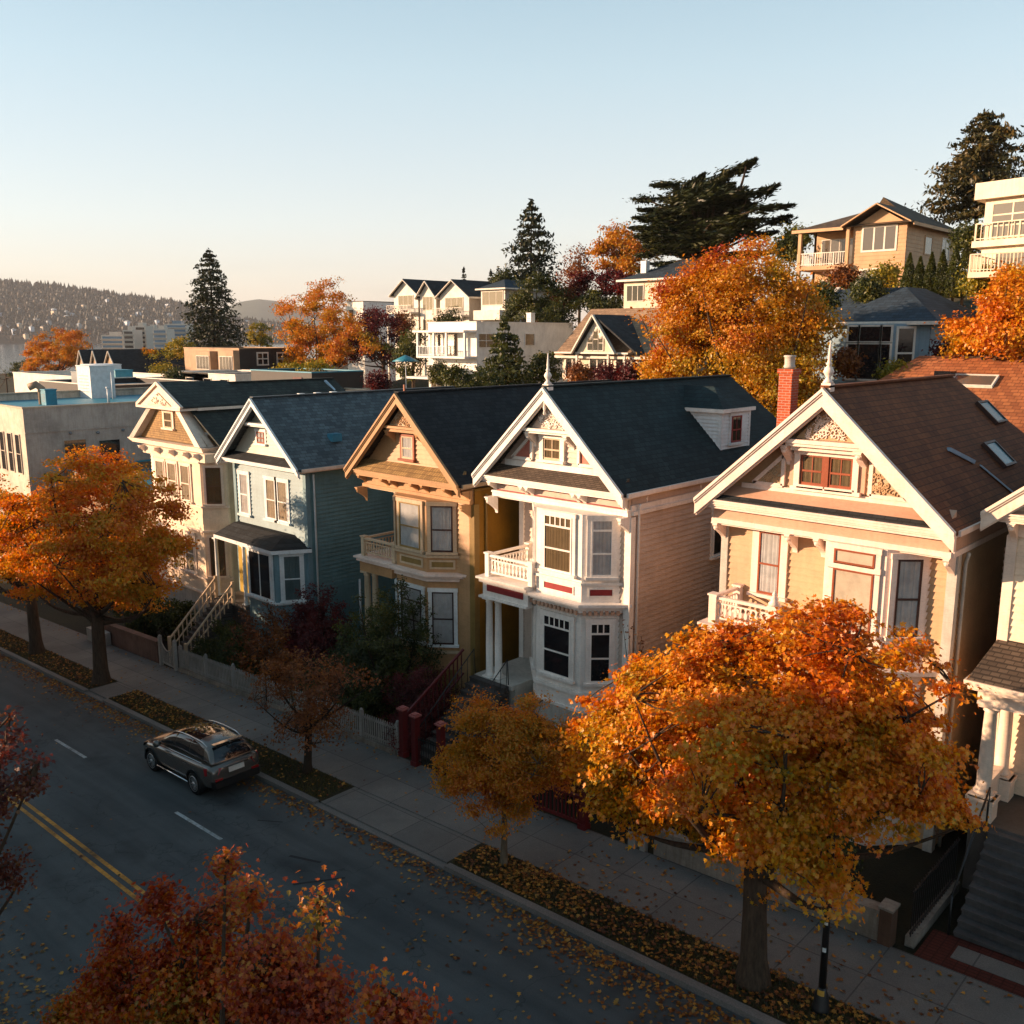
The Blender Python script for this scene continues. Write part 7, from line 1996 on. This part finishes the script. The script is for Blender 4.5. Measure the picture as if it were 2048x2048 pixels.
# opposite row: unseen blocks added across the street, their heights shaped to shade it
for x0, x1, y0, h, lab in ((-24.6, -7.5, -16, 10.3, "unseen flat-roofed block added to shade the street, nearest the camera"), (-27.6, -25.0, -16, 12.2, "taller narrow unseen block added to shade the street, below the nearest one"), (-35.6, -28.0, -16, 8.0, "lowest narrow unseen block added to shade the street"), (-39.9, -36.1, -16, 9.4, "middling narrow unseen block added to shade the street"), (-53.5, -40.6, -16, 12.3, "taller wide unseen block added to shade the street"), (-56.6, -54.0, -16, 13.4, "tallest slim unseen block added to shade the street"), (-92, -57.4, -16, 8.0, "low unseen block added down the street for shade, opposite the maples")):
    t = bldg("shade_block", lab, x0, x1, y0, -4.2, -6, h, BE, "flat")
    fb = Fr((x1, -4.2), (x0, -4.2))
    for i in range(int((x1 - x0) / 3)): bwin(t, fb, 1 + 3 * i, 2.2 + 3 * i, 2.0, 3.8, BW, 1, 2); bwin(t, fb, 1 + 3 * i, 2.2 + 3 * i, 5.4, 7.2, BW, 1, 2)
for x, zt_, w_ in ((-47.8, 12.6, "tall"),):  # unseen tree added for dappled shade on the house fronts
    tree(w_ + " unseen maple added across the street to dapple the house fronts", (x, 2.4, gz(x)), (x, 2.4, 6.5), [(x, 2.4, zt_ - 1.6, 2.6, 2.4, 1.7), (x - 1.5, 2.4, zt_ - 2.2, 2, 2, 1.3), (x + 1.8, 2.4, zt_ - 2.4, 2, 2, 1.3)], LM["maple"], 75, 26, .3, .55, .25, limbs=10, twigs=False)

# garden parasol
p = at(811, 712, 58); t = thing("garden_parasol", (p.x, 58, lz(p.x, 58)), "teal garden parasol below the white modern building", "parasol")
m = MB(); m.tube([(p.x, 58, lz(p.x, 58)), (p.x, 58, p.z)], .04, 6); m.build("pole", METW, t); m = MB(); m.lathe([(1.3, -.5), (.7, -.2), (.03, .1)], (p.x, 58, p.z), 8); m.build("canopy", TEAL, t)
# ------------------------------------------------------------------ trees behind the row
def bt(label, Y, lst, mat, nclu, per, ls, cr, tr, base_py=None, group=None, shell=.3, **kw):
    B = px_blobs(Y, lst, .9); kw.setdefault('boughs', max(12, nclu // 9)); kw.setdefault('br', cr * 1.7); x = B[0][0]; g = lz(x, Y) if Y > 40 else gz(x)
    zmin = min(b[2] - b[5] for b in B)
    base = (x, Y, min(g, zmin - 1)); fk = (x, Y, zmin + (B[0][2] - zmin) * .35)
    return tree(label, base, fk, B, mat, nclu, per, ls, cr, tr, group=group, shell=shell, twigs=False, **kw)


big = leaf_mat("tall_orange_tree_leaves", [(0.0, "#77761a"), (0.25, "#a58c18"), (0.5, "#c48e14"), (0.74, "#c47a12"), (0.9, "#b4541a"), (1.0, "#96362a")], zmix=0.7, z0=3.0, z1=16.5, nscale=.35, rnd=.35)
big2 = leaf_mat("orange_tree_leaves", ORG, nscale=.4, rnd=.4)
bt("tall dense orange tree with a red top, between the pinkish and tan houses' roofs", 42.5, [(1480, 660, 155, 150), (1420, 740, 120, 100), (1570, 700, 85, 120), (1400, 620, 90, 90), (1490, 550, 80, 70), (1360, 700, 55, 80), (1500, 790, 130, 70), (1570, 610, 60, 70), (1430, 560, 60, 50)], big, 1300, 80, .15, .55, .4, limbs=16, boughs=190, br=.95)
bt("orange and red tree at the right edge behind the orange-brown roof", 46, [(1990, 650, 75, 55), (2050, 620, 80, 70), (1935, 680, 50, 35), (2020, 690, 80, 30)], big2, 360, 70, .16, .5, .25)
bt("spreading orange tree with a yellow top in front of the gabled townhouses", 66, [(650, 670, 75, 65), (720, 700, 70, 55), (620, 720, 60, 45), (690, 640, 45, 40)], LM["aut"], 420, 45, .26, .75, .35)
bt("dark red tree right of the spreading orange tree", 68, [(765, 660, 40, 40), (740, 690, 40, 40)], LM["dred"], 150, 45, .25, .7, .25)
bt("open yellow-brown tree rising behind the spreading orange tree", 96, [(600, 610, 45, 40), (665, 595, 38, 34), (575, 640, 35, 40), (640, 625, 50, 35)], LM["gold"], 230, 26, .3, .9, .3, shell=.5)
bt("yellow-green bushy tree beside the dark brown building", 52, [(585, 755, 50, 24), (630, 750, 35, 25)], LM["ygr"], 150, 45, .2, .5, .15)
bt("rusty orange tree in front of the water at the left", 74, [(110, 700, 50, 40), (150, 690, 30, 30), (70, 720, 30, 28)], LM["aut"], 420, 60, .26, .7, .3, boughs=70)
bt("dark low tree at the far left edge before the water", 90, [(10, 735, 30, 18), (45, 735, 18, 18), (-30, 730, 30, 20)], LM["grn"], 110, 40, .28, .7, .2)
bt("round dark green tree right of the gabled townhouses", 75, [(1075, 600, 50, 42), (1045, 620, 35, 32), (1105, 620, 40, 30)], LM["grn"], 300, 50, .22, .6, .25)
bt("bright orange tree left of the cypress, lit by the sun", 88, [(1240, 490, 45, 38), (1215, 520, 35, 35), (1270, 515, 40, 40)], LM["aut"], 240, 34, .28, .75, .3, shell=.45)
bt("sparse pinkish tree left of the bright orange tree", 90, [(1160, 525, 30, 30), (1150, 550, 28, 22)], LM["brn"], 90, 20, .25, .7, .2, shell=.4)
bt("dark red tree above the cottage roof", 80, [(1190, 570, 45, 25), (1230, 565, 35, 22), (1150, 575, 30, 20)], LM["dred"], 170, 40, .25, .6, .2)
bt("olive tree left of the white modern building", 64, [(825, 690, 28, 30), (815, 720, 30, 30)], LM["grn"], 130, 40, .24, .6, .2)
bt("olive bushy tree in front of the white modern building, left of the young conifer", 50, [(925, 755, 40, 26), (965, 765, 40, 20)], LM["grn"], 150, 45, .18, .45, .15)
bt("dark tree between the white modern building and the cottage", 58, [(1095, 735, 26, 30), (1075, 760, 30, 20)], LM["grn"], 110, 40, .2, .5, .15)
bt("olive tree on the slope above the cottage, left of the hillside house", 78, [(1215, 600, 40, 16), (1180, 606, 34, 14)], LM["grn"], 110, 40, .24, .55, .15)
bt("yellow-green tree above the low white cottage left of the dark conifer", 70, [(375, 690, 30, 24), (350, 700, 22, 16)], LM["ygr"], 120, 40, .26, .6, .15)
bt("orange-brown hedge-like tree among the left rooftops", 72, [(300, 715, 34, 14), (265, 722, 24, 12)], LM["aut"], 110, 40, .26, .5, .12)
bt("yellow tree right of the dark conifer", 100, [(520, 672, 24, 22), (505, 680, 18, 14)], LM["ygr"], 90, 36, .3, .6, .12)
# conifers
def bc(label, Y, ptop, pbot, halfw, **kw):
    a = at(ptop[0], ptop[1], Y); g = at(pbot[0], pbot[1], Y); k = mpp(ptop[0], (ptop[1] + pbot[1]) / 2, Y)
    return conifer(label, (g.x, Y, g.z), a.z - g.z, halfw * k, **kw)
bc("tall dark conifer left of centre, before the far hills", 78, (425, 498), (430, 712), 68, n_whorl=34, per=46, ls=.62, power=.62, ragged=.25)
bc("tall open conifer on the skyline above the townhouses", 98, (1062, 400), (1062, 575), 66, n_whorl=22, per=34, ls=.7, ragged=.5, power=.7, side=(.1, 0))
bc("young olive conifer in front of the white modern building", 54, (1022, 640), (1010, 780), 62, n_whorl=18, per=44, ls=.42, power=.7, ragged=.35, mat=LM["grn"])
bc("slim distant conifer tip behind the townhouses, left", 120, (928, 535), (928, 590), 9, n_whorl=10, per=14, ls=.5)
bc("slim distant conifer tip behind the townhouses, right", 120, (982, 540), (982, 590), 14, n_whorl=10, per=14, ls=.5)
bc("small dark conifer right of the tall dark conifer", 104, (525, 645), (525, 700), 20, n_whorl=12, per=20, ls=.5)
bc("broad irregular layered conifer on the right skyline above the golden house", 92, (1985, 222), (1950, 470), 112, n_whorl=24, per=120, ls=.5, ragged=.55, power=.55, crown_from=.14, droop=.12, side=(.1, 0), mat=leaf_mat("pine_needles", [(0, "#22260f"), (.5, "#3d3a18"), (1, "#6a5224")], .12, nscale=.3))
# wind-swept cypress: flat boughs sweeping up and right
Y = 80; g = at(1400, 545, Y); t = thing("cypress_tree", (g.x, Y, g.z), "wind-swept dark cypress with flat spiky boughs on the skyline", "tree"); m = MB(); PP = []; DD = []
kk = mpp(1400, 450, Y)
bough = [(1290, 400, 60), (1330, 370, 60), (1380, 375, 70), (1430, 365, 70), (1475, 340, 55), (1500, 325, 20), (1520, 385, 60), (1545, 415, 55), (1555, 440, 60), (1300, 440, 60), (1350, 430, 70), (1410, 420, 80), (1470, 420, 80), (1320, 480, 70), (1290, 510, 55), (1380, 475, 80), (1450, 470, 80), (1520, 470, 60), (1340, 530, 60), (1300, 545, 50), (1560, 500, 45), (1500, 510, 60), (1420, 395, 80), (1360, 400, 70), (1440, 445, 90)]
for _ in range(95):
    a_ = RNG.random() * 6.3; r_ = RNG.random() ** .5; bough.append((1395 + 105 * r_ * math.cos(a_), 440 + 62 * r_ * math.sin(a_) + (14 if math.cos(a_) < 0 else -8), 40 + 30 * RNG.random()))
for bx_, by_, L in bough:
    dy = RNG.normal() * 2.2; p = at(bx_, by_, Y + dy); L_ = L * kk * 1.15
    dr = unit(np.array([(.5 + (bx_ - 1370) / 200) if bx_ > 1370 else (-.75 + RNG.normal() * .1), RNG.normal() * .6, (.14 + (.18 if by_ < 390 else .0)) if bx_ > 1370 else .08])); p = np.array(p)
    limb(m, (g.x + RNG.normal() * .3, Y, g.z + 1.0), p - dr * L_ * .4, .26, .07, -.08, 6, 6); limb(m, p - dr * L_ * .4, p + dr * L_ * .45, .07, .015, -.03, 4, 5)
    n = 850; s = RNG.random(n) ** .8; w_ = (1 - s) * .38 + .02
    q = p + dr * (s[:, None] - .45) * L_ + RNG.normal(size=(n, 3)) * [1.0, 1.0, .26] * (w_ * L_)[:, None] * .75
    PP.append(q); DD.append(np.tile(dr, (n, 1)))
m.tube([(g.x, Y, g.z - 1.5), (g.x, Y, g.z + .6), (g.x + .2, Y, g.z + 1.6)], [.6, .5, .36], 8); m.build("trunk", BARK, t)
q = np.concatenate(PP); dd = np.concatenate(DD); n = len(q)
tt = unit(dd + RNG.normal(size=(n, 3)) * [.45, .45, .22]); nn = RNG.normal(size=(n, 3)) * .5; nn[:, 2] += 1; b = unit(np.cross(nn, tt)); s = (.55 * (.6 + .8 * RNG.random(n)))[:, None]
V = np.stack([q - tt * s * .5, q + b * s * .16, q + tt * s * .6, q - b * s * .16], 1).reshape(-1, 3); F = (np.array([[0, 3, 2], [0, 2, 1]])[None] + (np.arange(n) * 4)[:, None, None]).reshape(-1, 3)
np_mesh("foliage", V, F, leaf_mat("cypress_foliage", [(0, "#141a0c"), (.5, "#262e14"), (1, "#46441e")], .1, nscale=.3), t)
# hedge cones and hillside shrubs
for i, (px_, py_, rw, rh_) in enumerate(((1815, 545, 13, 36), (1836, 550, 13, 34), (1858, 548, 14, 40), (1880, 545, 15, 42), (1905, 545, 20, 50), (1925, 540, 18, 48))):
    Y = 63; c = at(px_, py_ + rh_, Y); k = mpp(px_, py_, Y); t = thing("cone_hedge", tuple(c), "clipped dark conical evergreen, number %s from the left in the row by the golden house" % ("one", "two", "three", "four", "five", "six")[i], "hedge", "conical evergreens by the golden house")
    n = 2600; zz = RNG.random(n) ** 1.3; a_ = RNG.random(n) * 6.3; r = rw * k * (1 - zz ** 1.6) * (.85 + .3 * RNG.random(n)); P = np.stack([c.x + r * np.cos(a_), c.y + r * np.sin(a_), c.z + zz * rh_ * 2 * k], 1)
    V, F = leaves(P, .2, "spray", .1); np_mesh("foliage", V, F, LM["grn"], t); m = MB(); m.tube([tuple(c - Vector((0, 0, 1.5))), tuple(c + Vector((0, 0, rh_ * k * 1.5)))], [.12, .05], 6); m.build("trunk", BARKD, t)
SH = [("yellow-green shrub below the golden house's lower window", 66, 1765, 560, 34, "ygr"), ("dry brown shrub below the golden house's balcony", 66, 1690, 560, 30, "brn"), ("dark shrub left of the golden house", 72, 1580, 500, 30, "grn"), ("yellow-green shrub right of the conical evergreens", 58, 1965, 560, 34, "ygr"), ("orange-tinged shrub below the white terrace at the right", 55, 2020, 565, 34, "gold"), ("dark green shrub above the bungalow roof", 60, 1735, 580, 30, "grn"), ("mauve-red shrub at the bungalow's right corner", 48, 1895, 710, 26, "dred"), ("dark shrub on the bungalow's terrace edge", 46.5, 1690, 725, 20, "brn"), ("low yellow shrub in front of the bungalow terrace", 45, 1790, 752, 22, "ygr"), ("red shrub under the cottage's right window", 54, 1270, 752, 28, "dred"), ("red shrub under the cottage's middle window", 54, 1215, 755, 24, "dred"), ("pinkish blossom-like shrub under the cottage's left window", 54, 1155, 750, 22, "brn"), ("orange shrub right of the cottage", 53, 1310, 748, 22, "aut"), ("dark shrub beside the white modern building's lower wall", 58, 880, 745, 24, "grn"), ("dark shrub at the foot of the gabled townhouses", 80, 900, 648, 30, "grn"), ("red-brown shrub below the small white block", 78, 745, 640, 26, "dred"), ("dark shrub at the foot of the townhouses, further left", 80, 800, 652, 26, "brn"), ("dark green shrub beneath the skyline conifer", 94, 1010, 560, 26, "grn"), ("shrub below the cypress trunk", 76, 1340, 560, 40, "grn"), ("brown shrub left of the cypress base", 78, 1130, 600, 26, "brn"), ("dark olive shrub between the golden house and the cream-white house", 66, 1935, 480, 34, "grn"), ("dark shrub by the dark blue roof", 54, 1640, 600, 30, "grn"), ("shrub by the skyline left of the golden house's roof", 80, 1590, 480, 22, "ygr"), ("rusty twiggy bush behind the ochre house's ridge", 40, 760, 765, 22, "dred"), ("yellow bush left of the brown building", 56, 325, 745, 24, "ygr"), ("dark bush between the low white cottage and the flat roofs", 48, 345, 755, 18, "grn")]
for lab, Y, px_, py_, r, mt in SH:
    k = mpp(px_, py_, Y); c = at(px_, py_ + r * .7, Y)
    shrub(lab, c, r * k * 1.1, LM[mt], 70, 38, .05 + .0022 * Y, cr=.3 + .004 * Y, zs=.85)

# ------------------------------------------------------------------ far shore
WATER = NT("bay_water"); WATER.pbsdf((0.02, 0.04, 0.05, 1), 0.12, 0.6, WATER.noise(WATER.obj((.02, .06, 1)), 3, 4), .25, 1.0); WATER = WATER.m
tag(MB().quad((-16000, -3000, -7.7), (-418, -3000, -7.7), (-418, 16000, -7.7), (-16000, 16000, -7.7)).build("water", WATER), kind="structure")
tag(MB().quad((-418, 398, -7.65), (4000, 398, -7.65), (4000, 9000, -7.65), (-418, 9000, -7.65)).build("ground", LAND), kind="structure")
tag(MB().quad((296, -3000, -7.66), (4000, -3000, -7.66), (4000, 398, -7.66), (296, 398, -7.66)).build("ground", LAND), kind="structure")
tag(MB().quad((-418, -3000, -7.66), (296, -3000, -7.66), (296, -418, -7.66), (-418, -418, -7.66)).build("ground", LAND), kind="structure")


def flat_dir(px):
    r = FW + RR * ((px - 1024) / F_PX) + DN * ((672 - 1024) / F_PX); return np.array([r.x, r.y])


RIDGE = np.array([(-900, 610), (-300, 575), (-60, 568), (60, 574), (130, 580), (200, 590), (270, 600), (360, 612), (450, 640), (560, 655), (700, 668), (1000, 676)], float)
FORG = ground_mat("far_hill_ground", "#262420", "#322d28", .004, .95, .05, .1, 1.0)


def hills(name, ridge, d0, d1, base, mat, nx=160, ny=26, rough=1.0):
    px = np.linspace(ridge[0, 0], ridge[-1, 0], nx); dirs = np.array([flat_dir(p) for p in px]); T = np.linspace(0, 1, ny)
    top = 12.5 + (672 - np.interp(px, ridge[:, 0], ridge[:, 1])) / F_PX * d1
    V = []
    nz = np.cumsum(RNG.normal(size=(ny, nx)), 1); nz -= nz.mean(1, keepdims=True); nz /= np.abs(nz).max()
    for j, t in enumerate(T):
        d = d0 + (d1 - d0) * t; s = t ** .8; z = base + (top - base) * s + nz[j] * 9 * rough * math.sin(PI * min(t, 1))
        V.append(np.stack([dirs[:, 0] * d, dirs[:, 1] * d, z], 1))
    V.append(V[-1] + np.array([0, 0, -60.0]) + np.stack([dirs[:, 0] * 300, dirs[:, 1] * 300, 0 * px], 1))
    A = np.array(V); ny += 1; i = np.arange(nx - 1)[None] + nx * np.arange(ny - 1)[:, None]
    tag(np_mesh(name, A.reshape(-1, 3), np.stack([i, i + 1, i + 1 + nx, i + nx], -1).reshape(-1, 4), mat, smooth=True), kind="structure")
    return px, A


fx, FA = hills("hills", RIDGE, 2500, 3200, -7.8, FORG)
R2_ = np.array([(300, 660), (420, 632), (480, 606), (520, 600), (560, 604), (620, 622), (760, 655), (1100, 672)], float)
hills("hills", R2_, 5600, 6800, -7.8, ground_mat("far_blue_hill_ground", "#2c3a2c", "#36463a", .002, .95, .02, .1, 1.0), 80, 10)


def far_forest():
    n = 22000; j = (RNG.random(n) ** .75) * (FA.shape[0] - 2.001); i = RNG.random(n) * (FA.shape[1] - 1.001)
    j[:3600] = FA.shape[0] - 2.2 - RNG.random(3600) * 1.5
    j0, i0 = j.astype(int), i.astype(int); fj, fi = (j - j0)[:, None], (i - i0)[:, None]
    P = (FA[j0, i0] * (1 - fi) + FA[j0, i0 + 1] * fi) * (1 - fj) + (FA[j0 + 1, i0] * (1 - fi) + FA[j0 + 1, i0 + 1] * fi) * fj
    h = (6 + 17 * RNG.random(n) ** 2.4); h[:3600] *= 1.25; r = np.where(RNG.random(n) < .3, h * (.4 + .2 * RNG.random(n)), h * (.17 + .12 * RNG.random(n))); r[:3600] = h[:3600] * (.16 + .1 * RNG.random(3600)); vs = []; fs = []
    K = 6; a = np.arange(K) * 2 * PI / K
    ring = lambda rr, z: np.stack([P[:, None, 0] + rr[:, None] * np.cos(a), P[:, None, 1] + rr[:, None] * np.sin(a), np.repeat((P[:, 2] + z)[:, None], K, 1)], -1)
    rnd_ = r > h * .36; r0, r1, r2 = ring(r * .7, 0 * h), ring(r, h * .3), ring(r * np.where(rnd_, .75, .45), h * np.where(rnd_, .75, .66)); tip = (P + np.stack([0 * h, 0 * h, h], 1))[:, None]
    V = np.concatenate([r0, r1, r2, tip], 1); m = 3 * K + 1; F = []
    for l in range(2):
        for k in range(K):
            k2 = (k + 1) % K; F += [(l * K + k, l * K + k2, (l + 1) * K + k2), (l * K + k, (l + 1) * K + k2, (l + 1) * K + k)]
    for k in range(K): F.append((2 * K + k, 2 * K + (k + 1) % K, 3 * K))
    F = (np.array(F)[None] + (np.arange(n) * m)[:, None, None]).reshape(-1, 3)
    tag(np_mesh("far_woods", V.reshape(-1, 3), F, leaf_mat("far_woods_foliage", [(0, "#10160f"), (.45, "#191d15"), (.75, "#262016"), (1, "#3a2818")], .1, nscale=.004, rnd=.9)), "dark woods covering the far shore hills", "woods", kind="stuff")


far_forest()
rnd = random.Random(5)
hw = [plain("far_house_white", "#b9c3cf", .6), plain("far_house_cream", "#b9a78f", .6), plain("far_house_grey", "#8f979c", .6)]; hr = plain("far_house_roof", "#4c4f55", .7)
spots = [(125, 628), (118, 634), (140, 632), (160, 634), (150, 640), (80, 643), (70, 660), (95, 665), (30, 664), (12, 660), (50, 655), (250, 644), (285, 634), (275, 640), (330, 612), (345, 618), (310, 610), (215, 622), (230, 612), (185, 620), (55, 625), (20, 632), (180, 650), (105, 650), (40, 672), (60, 674), (350, 640), (320, 650), (100, 610), (210, 640), (500, 650), (515, 642), (530, 652), (495, 660), (545, 645), (300, 625), (260, 655), (5, 645), (165, 660), (130, 668)]
for k, (px_, py_) in enumerate(spots):
    d = flat_dir(px_); i = min(max(np.interp(px_, fx, np.arange(len(fx))), 0), len(fx) - 2); col_ = FA[:-1, int(i)]
    # first place on the slope whose height shows at py_
    ang = (672 - py_) / F_PX; ds = np.linalg.norm(col_[:, :2], axis=1) / np.linalg.norm(d); el = (col_[:, 2] - 12.5) / ds; j = int(np.argmin(np.abs(el - ang))); c = col_[j]
    w_ = rnd.uniform(10, 24); dpt = 10; h_ = rnd.uniform(8, 13); sc_ = 1.15; z = c[2] + 1
    t = thing("far_house", tuple(c), "tiny pale house among the trees of the far shore", "house", "houses on the far shore"); m = MB(); m.box(c[0] - w_ / 2, c[0] + w_ / 2, c[1] - dpt, c[1], z - 4, z + h_); m.build("wall", hw[k % 3], t)
    m = MB(); m.ext_x([(c[1] - dpt - .6, z + h_), (c[1] + .6, z + h_), (c[1] - dpt / 2, z + h_ + 3)], c[0] - w_ / 2 - .5, c[0] + w_ / 2 + .5); m.build("roof", hr if k % 2 else hw[2], t)
# apartment towers on the near shore
tw = plain("tower_concrete", "#c4b9ac", .7); tg = plain("tower_blue_glass", "#55748a", .2, .7)
for i, (pl, pr, py_, d, lab, gm) in enumerate(((202, 246, 670, 640, "lowest pale apartment block at the left of the waterside group", 1), (246, 268, 660, 600, "slim pale tower beside the lowest waterside block", 0), (266, 292, 652, 620, "tallest pale tower in the middle of the waterside group", 0), (292, 312, 656, 640, "narrow tower right of the tallest waterside tower", 1), (306, 334, 658, 600, "pale tower with blue balconies in the waterside group", 1), (330, 374, 648, 660, "wide blue-topped apartment tower nearest the dark conifer", 1))):
    a = flat_dir(pl) * d; b = flat_dir(pr) * d; zt = 12.5 + (672 - py_) / F_PX * d; n_ = np.array([b[1] - a[1], -(b[0] - a[0])]); n_ /= np.linalg.norm(n_)
    t = thing("apartment_tower", (a[0], a[1], -8), lab, "tower", "waterside apartment towers"); f = Fr(tuple(a), tuple(b)); m = MB(); m.M = f.M; m.box(0, f.w, 0, 14, -9, zt); m.M = None; m.build("wall", tw, t)
    m = MB(); m.M = f.M; z = zt - 2.2
    while z > -8:
        m.box(-.2, f.w + .2, -1.0, 0, z - .9, z - .5); 
        m.cut(); MB_q(f, .8, f.w - .8, z - .4, z + 1.2, -.06).build("window_band", tg if gm else DARKG, t)
        z -= 3.0
    m.build("balcony", tw, t)
    m = MB(); m.M = f.M; m.box(f.w * .3, f.w * .7, 3, 9, zt, zt + 2.2); m.build("penthouse", tg if i == 5 else tw, t)
# ------------------------------------------------------------------ light
VEIL, NISH = 2.5, 0.32
SUN_AZ = math.radians(47)      # from the facade normal towards the left
SUN_EL = math.radians(12)
sd = Vector((-math.sin(SUN_AZ) * math.cos(SUN_EL), -math.cos(SUN_AZ) * math.cos(SUN_EL), math.sin(SUN_EL)))   # towards the sun
sl = bpy.data.lights.new("sun", "SUN"); sl.energy = 5.0; sl.angle = math.radians(0.6); sl.color = (1.0, 0.66, 0.42)
so = bpy.data.objects.new("sun", sl); COL.objects.link(so); so.rotation_euler = (-sd).to_track_quat("-Z", "Y").to_euler(); so.location = (-60, -60, 40)
w = bpy.data.worlds.new("World"); SC.world = w; w.use_nodes = True
nt = w.node_tree; nt.nodes.clear()
out = nt.nodes.new("ShaderNodeOutputWorld"); bg = nt.nodes.new("ShaderNodeBackground"); sky = nt.nodes.new("ShaderNodeTexSky")
sky.sky_type = "NISHITA"; sky.sun_disc = False; sky.sun_elevation = SUN_EL
sky.sun_rotation = math.atan2(sd.x, sd.y)
sky.altitude = 50; sky.air_density = 1.0; sky.dust_density = 1.2; sky.ozone_density = 1.6
bg.inputs[1].default_value = 0.12
# thin high veil of cloud that pales the sky, peach near the horizon, with faint cloud streaks low down
def N(t, **k):
    n = nt.nodes.new(t)
    for a, b in k.items(): setattr(n, a, b)
    return n
tc = N("ShaderNodeTexCoord"); sx = N("ShaderNodeSeparateXYZ"); nt.links.new(tc.outputs["Generated"], sx.inputs[0])
rp = N("ShaderNodeValToRGB"); cr = rp.color_ramp
for i, (p, c) in enumerate(((0.0, (2.95, 2.3, 2.0)), (0.04, (3.2, 2.72, 2.42)), (0.11, (3.0, 3.02, 2.92)), (0.25, (2.2, 2.72, 2.86)), (0.36, (1.5, 2.15, 2.45)), (0.62, (0.5, 0.92, 1.12)))):
    e = cr.elements[i] if i < 2 else cr.elements.new(p)
    e.position = p; e.color = tuple(v / 3.2 for v in c) + (1,)
nt.links.new(sx.outputs[2], rp.inputs[0])
mp = N("ShaderNodeMapping"); mp.inputs["Scale"].default_value = (3.0, 3.0, 46.0); nt.links.new(tc.outputs["Generated"], mp.inputs[0])
nz = N("ShaderNodeTexNoise"); nz.inputs["Scale"].default_value = 1.6; nz.inputs["Detail"].default_value = 5; nt.links.new(mp.outputs[0], nz.inputs["Vector"])
cm = N("ShaderNodeMapRange"); cm.inputs[1].default_value = 0.52; cm.inputs[2].default_value = 0.72; cm.inputs[4].default_value = 0.30; nt.links.new(nz.outputs[0], cm.inputs[0])
lo = N("ShaderNodeMapRange"); lo.inputs[1].default_value = 0.085; lo.inputs[2].default_value = 0.03; nt.links.new(sx.outputs[2], lo.inputs[0])
cf = N("ShaderNodeMath", operation="MULTIPLY"); nt.links.new(cm.outputs[0], cf.inputs[0]); nt.links.new(lo.outputs[0], cf.inputs[1])
mc = N("ShaderNodeMix", data_type="RGBA"); nt.links.new(cf.outputs[0], mc.inputs[0]); nt.links.new(rp.outputs[0], mc.inputs[6]); mc.inputs[7].default_value = (0.52, 0.47, 0.48, 1)
sc_ = N("ShaderNodeVectorMath", operation="SCALE"); nt.links.new(mc.outputs[2], sc_.inputs[0]); sc_.inputs["Scale"].default_value = VEIL
s2 = N("ShaderNodeVectorMath", operation="SCALE"); nt.links.new(sky.outputs[0], s2.inputs[0]); s2.inputs["Scale"].default_value = NISH
ad = N("ShaderNodeVectorMath", operation="ADD"); nt.links.new(sc_.outputs[0], ad.inputs[0]); nt.links.new(s2.outputs[0], ad.inputs[1])
nt.links.new(ad.outputs[0], bg.inputs[0]); nt.links.new(bg.outputs[0], out.inputs[0])
vs = SC.view_settings
vs.view_transform = "Standard"; vs.look = "None"; vs.exposure = 1.17; vs.gamma = 1.0; vs.use_curve_mapping = False
SC.render.engine = "CYCLES"
SC.cycles.max_bounces = 6; SC.cycles.diffuse_bounces = 3; SC.cycles.glossy_bounces = 3; SC.cycles.transmission_bounces = 4; SC.cycles.transparent_max_bounces = 8
SC.cycles.use_denoising = True
SC.cycles.sample_clamp_indirect = 6.0

# the evening air over the bay
hz = NT("haze_air"); hz.t.nodes.clear(); ho = hz.n("ShaderNodeOutputMaterial"); pv = hz.n("ShaderNodeVolumePrincipled")
pv.inputs["Color"].default_value = (0.90, 0.92, 0.96, 1); pv.inputs["Density"].default_value = 0.00006; pv.inputs["Anisotropy"].default_value = 0.0
hz.l(pv.outputs[0], ho.inputs["Volume"])
hb = MB(); hb.box(-15000, 3990, -2900, 15000, -9.0, 330.0); tag(hb.build("haze", hz.m), "thin evening haze over the bay and the town", "haze", kind="stuff")
